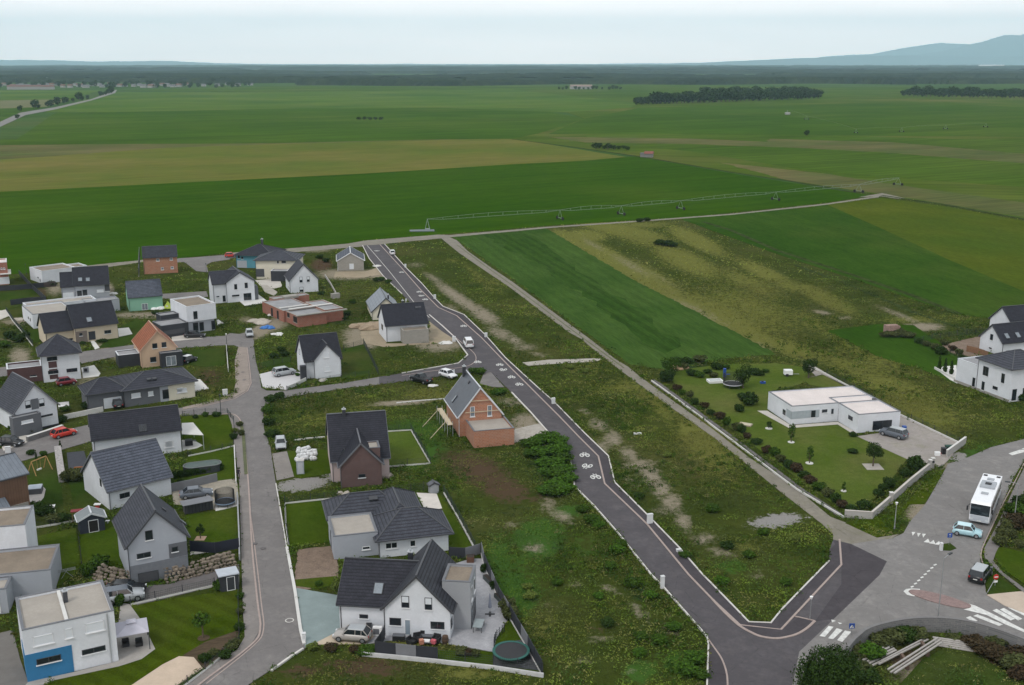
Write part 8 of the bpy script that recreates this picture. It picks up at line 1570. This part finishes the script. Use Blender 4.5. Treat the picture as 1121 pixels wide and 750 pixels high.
    at = me.attributes.new('fc', 'FLOAT_COLOR', 'FACE'); at.data.foreach_set('color', np.concatenate([col, np.ones((m, 1))], 1).astype(np.float32).ravel())
    me.materials.append(weed_m); o = bpy.data.objects.new(name, me); COL.objects.link(o); tag(o, label, 'weeds', kind='stuff'); return o
weed_m, nt_, b_ = newmat('weeds'); at_ = N(nt_, 'ShaderNodeAttribute', attribute_name='fc'); nt_.links.new(at_.outputs['Color'], b_.inputs['Base Color'])
b_.inputs['Roughness'].default_value = .8; b_.inputs['Specular IOR Level'].default_value = .0
growth('tall_grass', 420000, (-60, 110), (90, 200), .15, .55, 'rough knee-high grass and weeds on the empty plots', 1)
growth('tall_grass', 230000, (-110, 190), (190, 310), .22, .5, 'rough grass and weeds around the farther plots', 2)
growth('tall_grass', 60000, (-205, 225), (305, 520), .34, .3, 'rough grass beyond the last houses', 3)
growth('tall_grass', 60000, (-120, -40), (90, 200), .15, .35, 'rough grass between the left hand gardens', 4)

def clumps(name, n, xr, yr, rad, hgt, leaves, size, label, seed):
    """taller weeds standing in clumps, thicker along the kerbs"""
    r = np.random.default_rng(seed); x = r.uniform(*xr, n); y = r.uniform(*yr, n); u = px_of(x, y)
    ok = (u[0] > -20) & (u[0] < 1140) & (u[1] < 785)
    i = np.clip(((y-Y0)/.5).astype(int), 0, mask.shape[0]-1); j = np.clip(((x-X0)/.5).astype(int), 0, mask.shape[1]-1)
    gi = np.clip(((y-Y0)/ST).astype(int), 0, ny-1); gj = np.clip(((x-X0)/ST).astype(int), 0, nx-1)
    P = {k: v[gi, gj] for k, v in patch.items()}
    pr = .12+1.3*np.clip(vnoise(x, y, 9, seed+1)-.45, 0, 1)*2+.9*P['dark']-.5*P['lush']-.8*P['brown']-1.0*P['dirt']-1.5*P['gravel']-.5*P['yellow']
    near = np.zeros(n, bool)
    for dx, dy in ((3, 0), (-3, 0), (0, 3), (0, -3)): near |= mask[np.clip(i+dy, 0, mask.shape[0]-1), np.clip(j+dx, 0, mask.shape[1]-1)]
    pr = pr+.35*near
    ok &= ~mask[i, j] & (r.uniform(size=n) < pr); x, y = x[ok], y[ok]; m = len(x)
    R_ = rad*r.uniform(.5, 1.5, m); Hh = hgt*r.uniform(.4, 1.5, m)
    kinds = np.array([[.028, .055, .009], [.04, .078, .011], [.055, .1, .012], [.085, .125, .02], [.07, .075, .02], [.13, .13, .05]]); kc = kinds[r.choice(6, m, p=[.26, .3, .2, .1, .09, .05])]
    k = np.repeat(np.arange(m), leaves); M_ = len(k); a = r.uniform(0, 6.283, M_); q = np.sqrt(r.uniform(0, 1, M_))
    c = np.stack([x[k]+np.cos(a)*q*R_[k], y[k]+np.sin(a)*q*R_[k], Hh[k]*(1-q**2*.8)*r.uniform(.35, 1, M_)], -1)
    d = np.stack([np.cos(a)*q, np.sin(a)*q, .5+0*q], -1)+r.normal(size=(M_, 3))*.5; d[:, 2] = np.abs(d[:, 2]); d /= np.linalg.norm(d, axis=1)[:, None]
    t = np.cross(d, r.normal(size=(M_, 3))); t /= np.linalg.norm(t, axis=1)[:, None]; b = np.cross(d, t); s = size*r.uniform(.5, 1.4, M_)[:, None]
    v = np.stack([c-t*s, c-b*s*.45, c+t*s, c+b*s*.45], 1).reshape(-1, 3)
    me = bpy.data.meshes.new(name); me.vertices.add(4*M_); me.vertices.foreach_set('co', v.ravel()); me.loops.add(4*M_); me.loops.foreach_set('vertex_index', np.arange(4*M_, dtype=np.int32))
    me.polygons.add(M_); me.polygons.foreach_set('loop_start', np.arange(0, 4*M_, 4, dtype=np.int32)); me.update(calc_edges=True)
    at = me.attributes.new('fc', 'FLOAT_COLOR', 'FACE'); at.data.foreach_set('color', np.concatenate([kc[k]*r.uniform(.7, 1.35, M_)[:, None], np.ones((M_, 1))], 1).astype(np.float32).ravel())
    me.materials.append(weed_m); o = bpy.data.objects.new(name, me); COL.objects.link(o); tag(o, label, 'weeds', kind='stuff')
clumps('weed_clumps', 16000, (-60, 110), (92, 200), .55, .6, 26, .13, 'taller weeds in clumps on the empty plots and along the kerbs', 11)
clumps('weed_clumps', 7000, (-120, 190), (195, 270), .9, .7, 18, .2, 'taller weeds in clumps on the farther rough ground', 12)
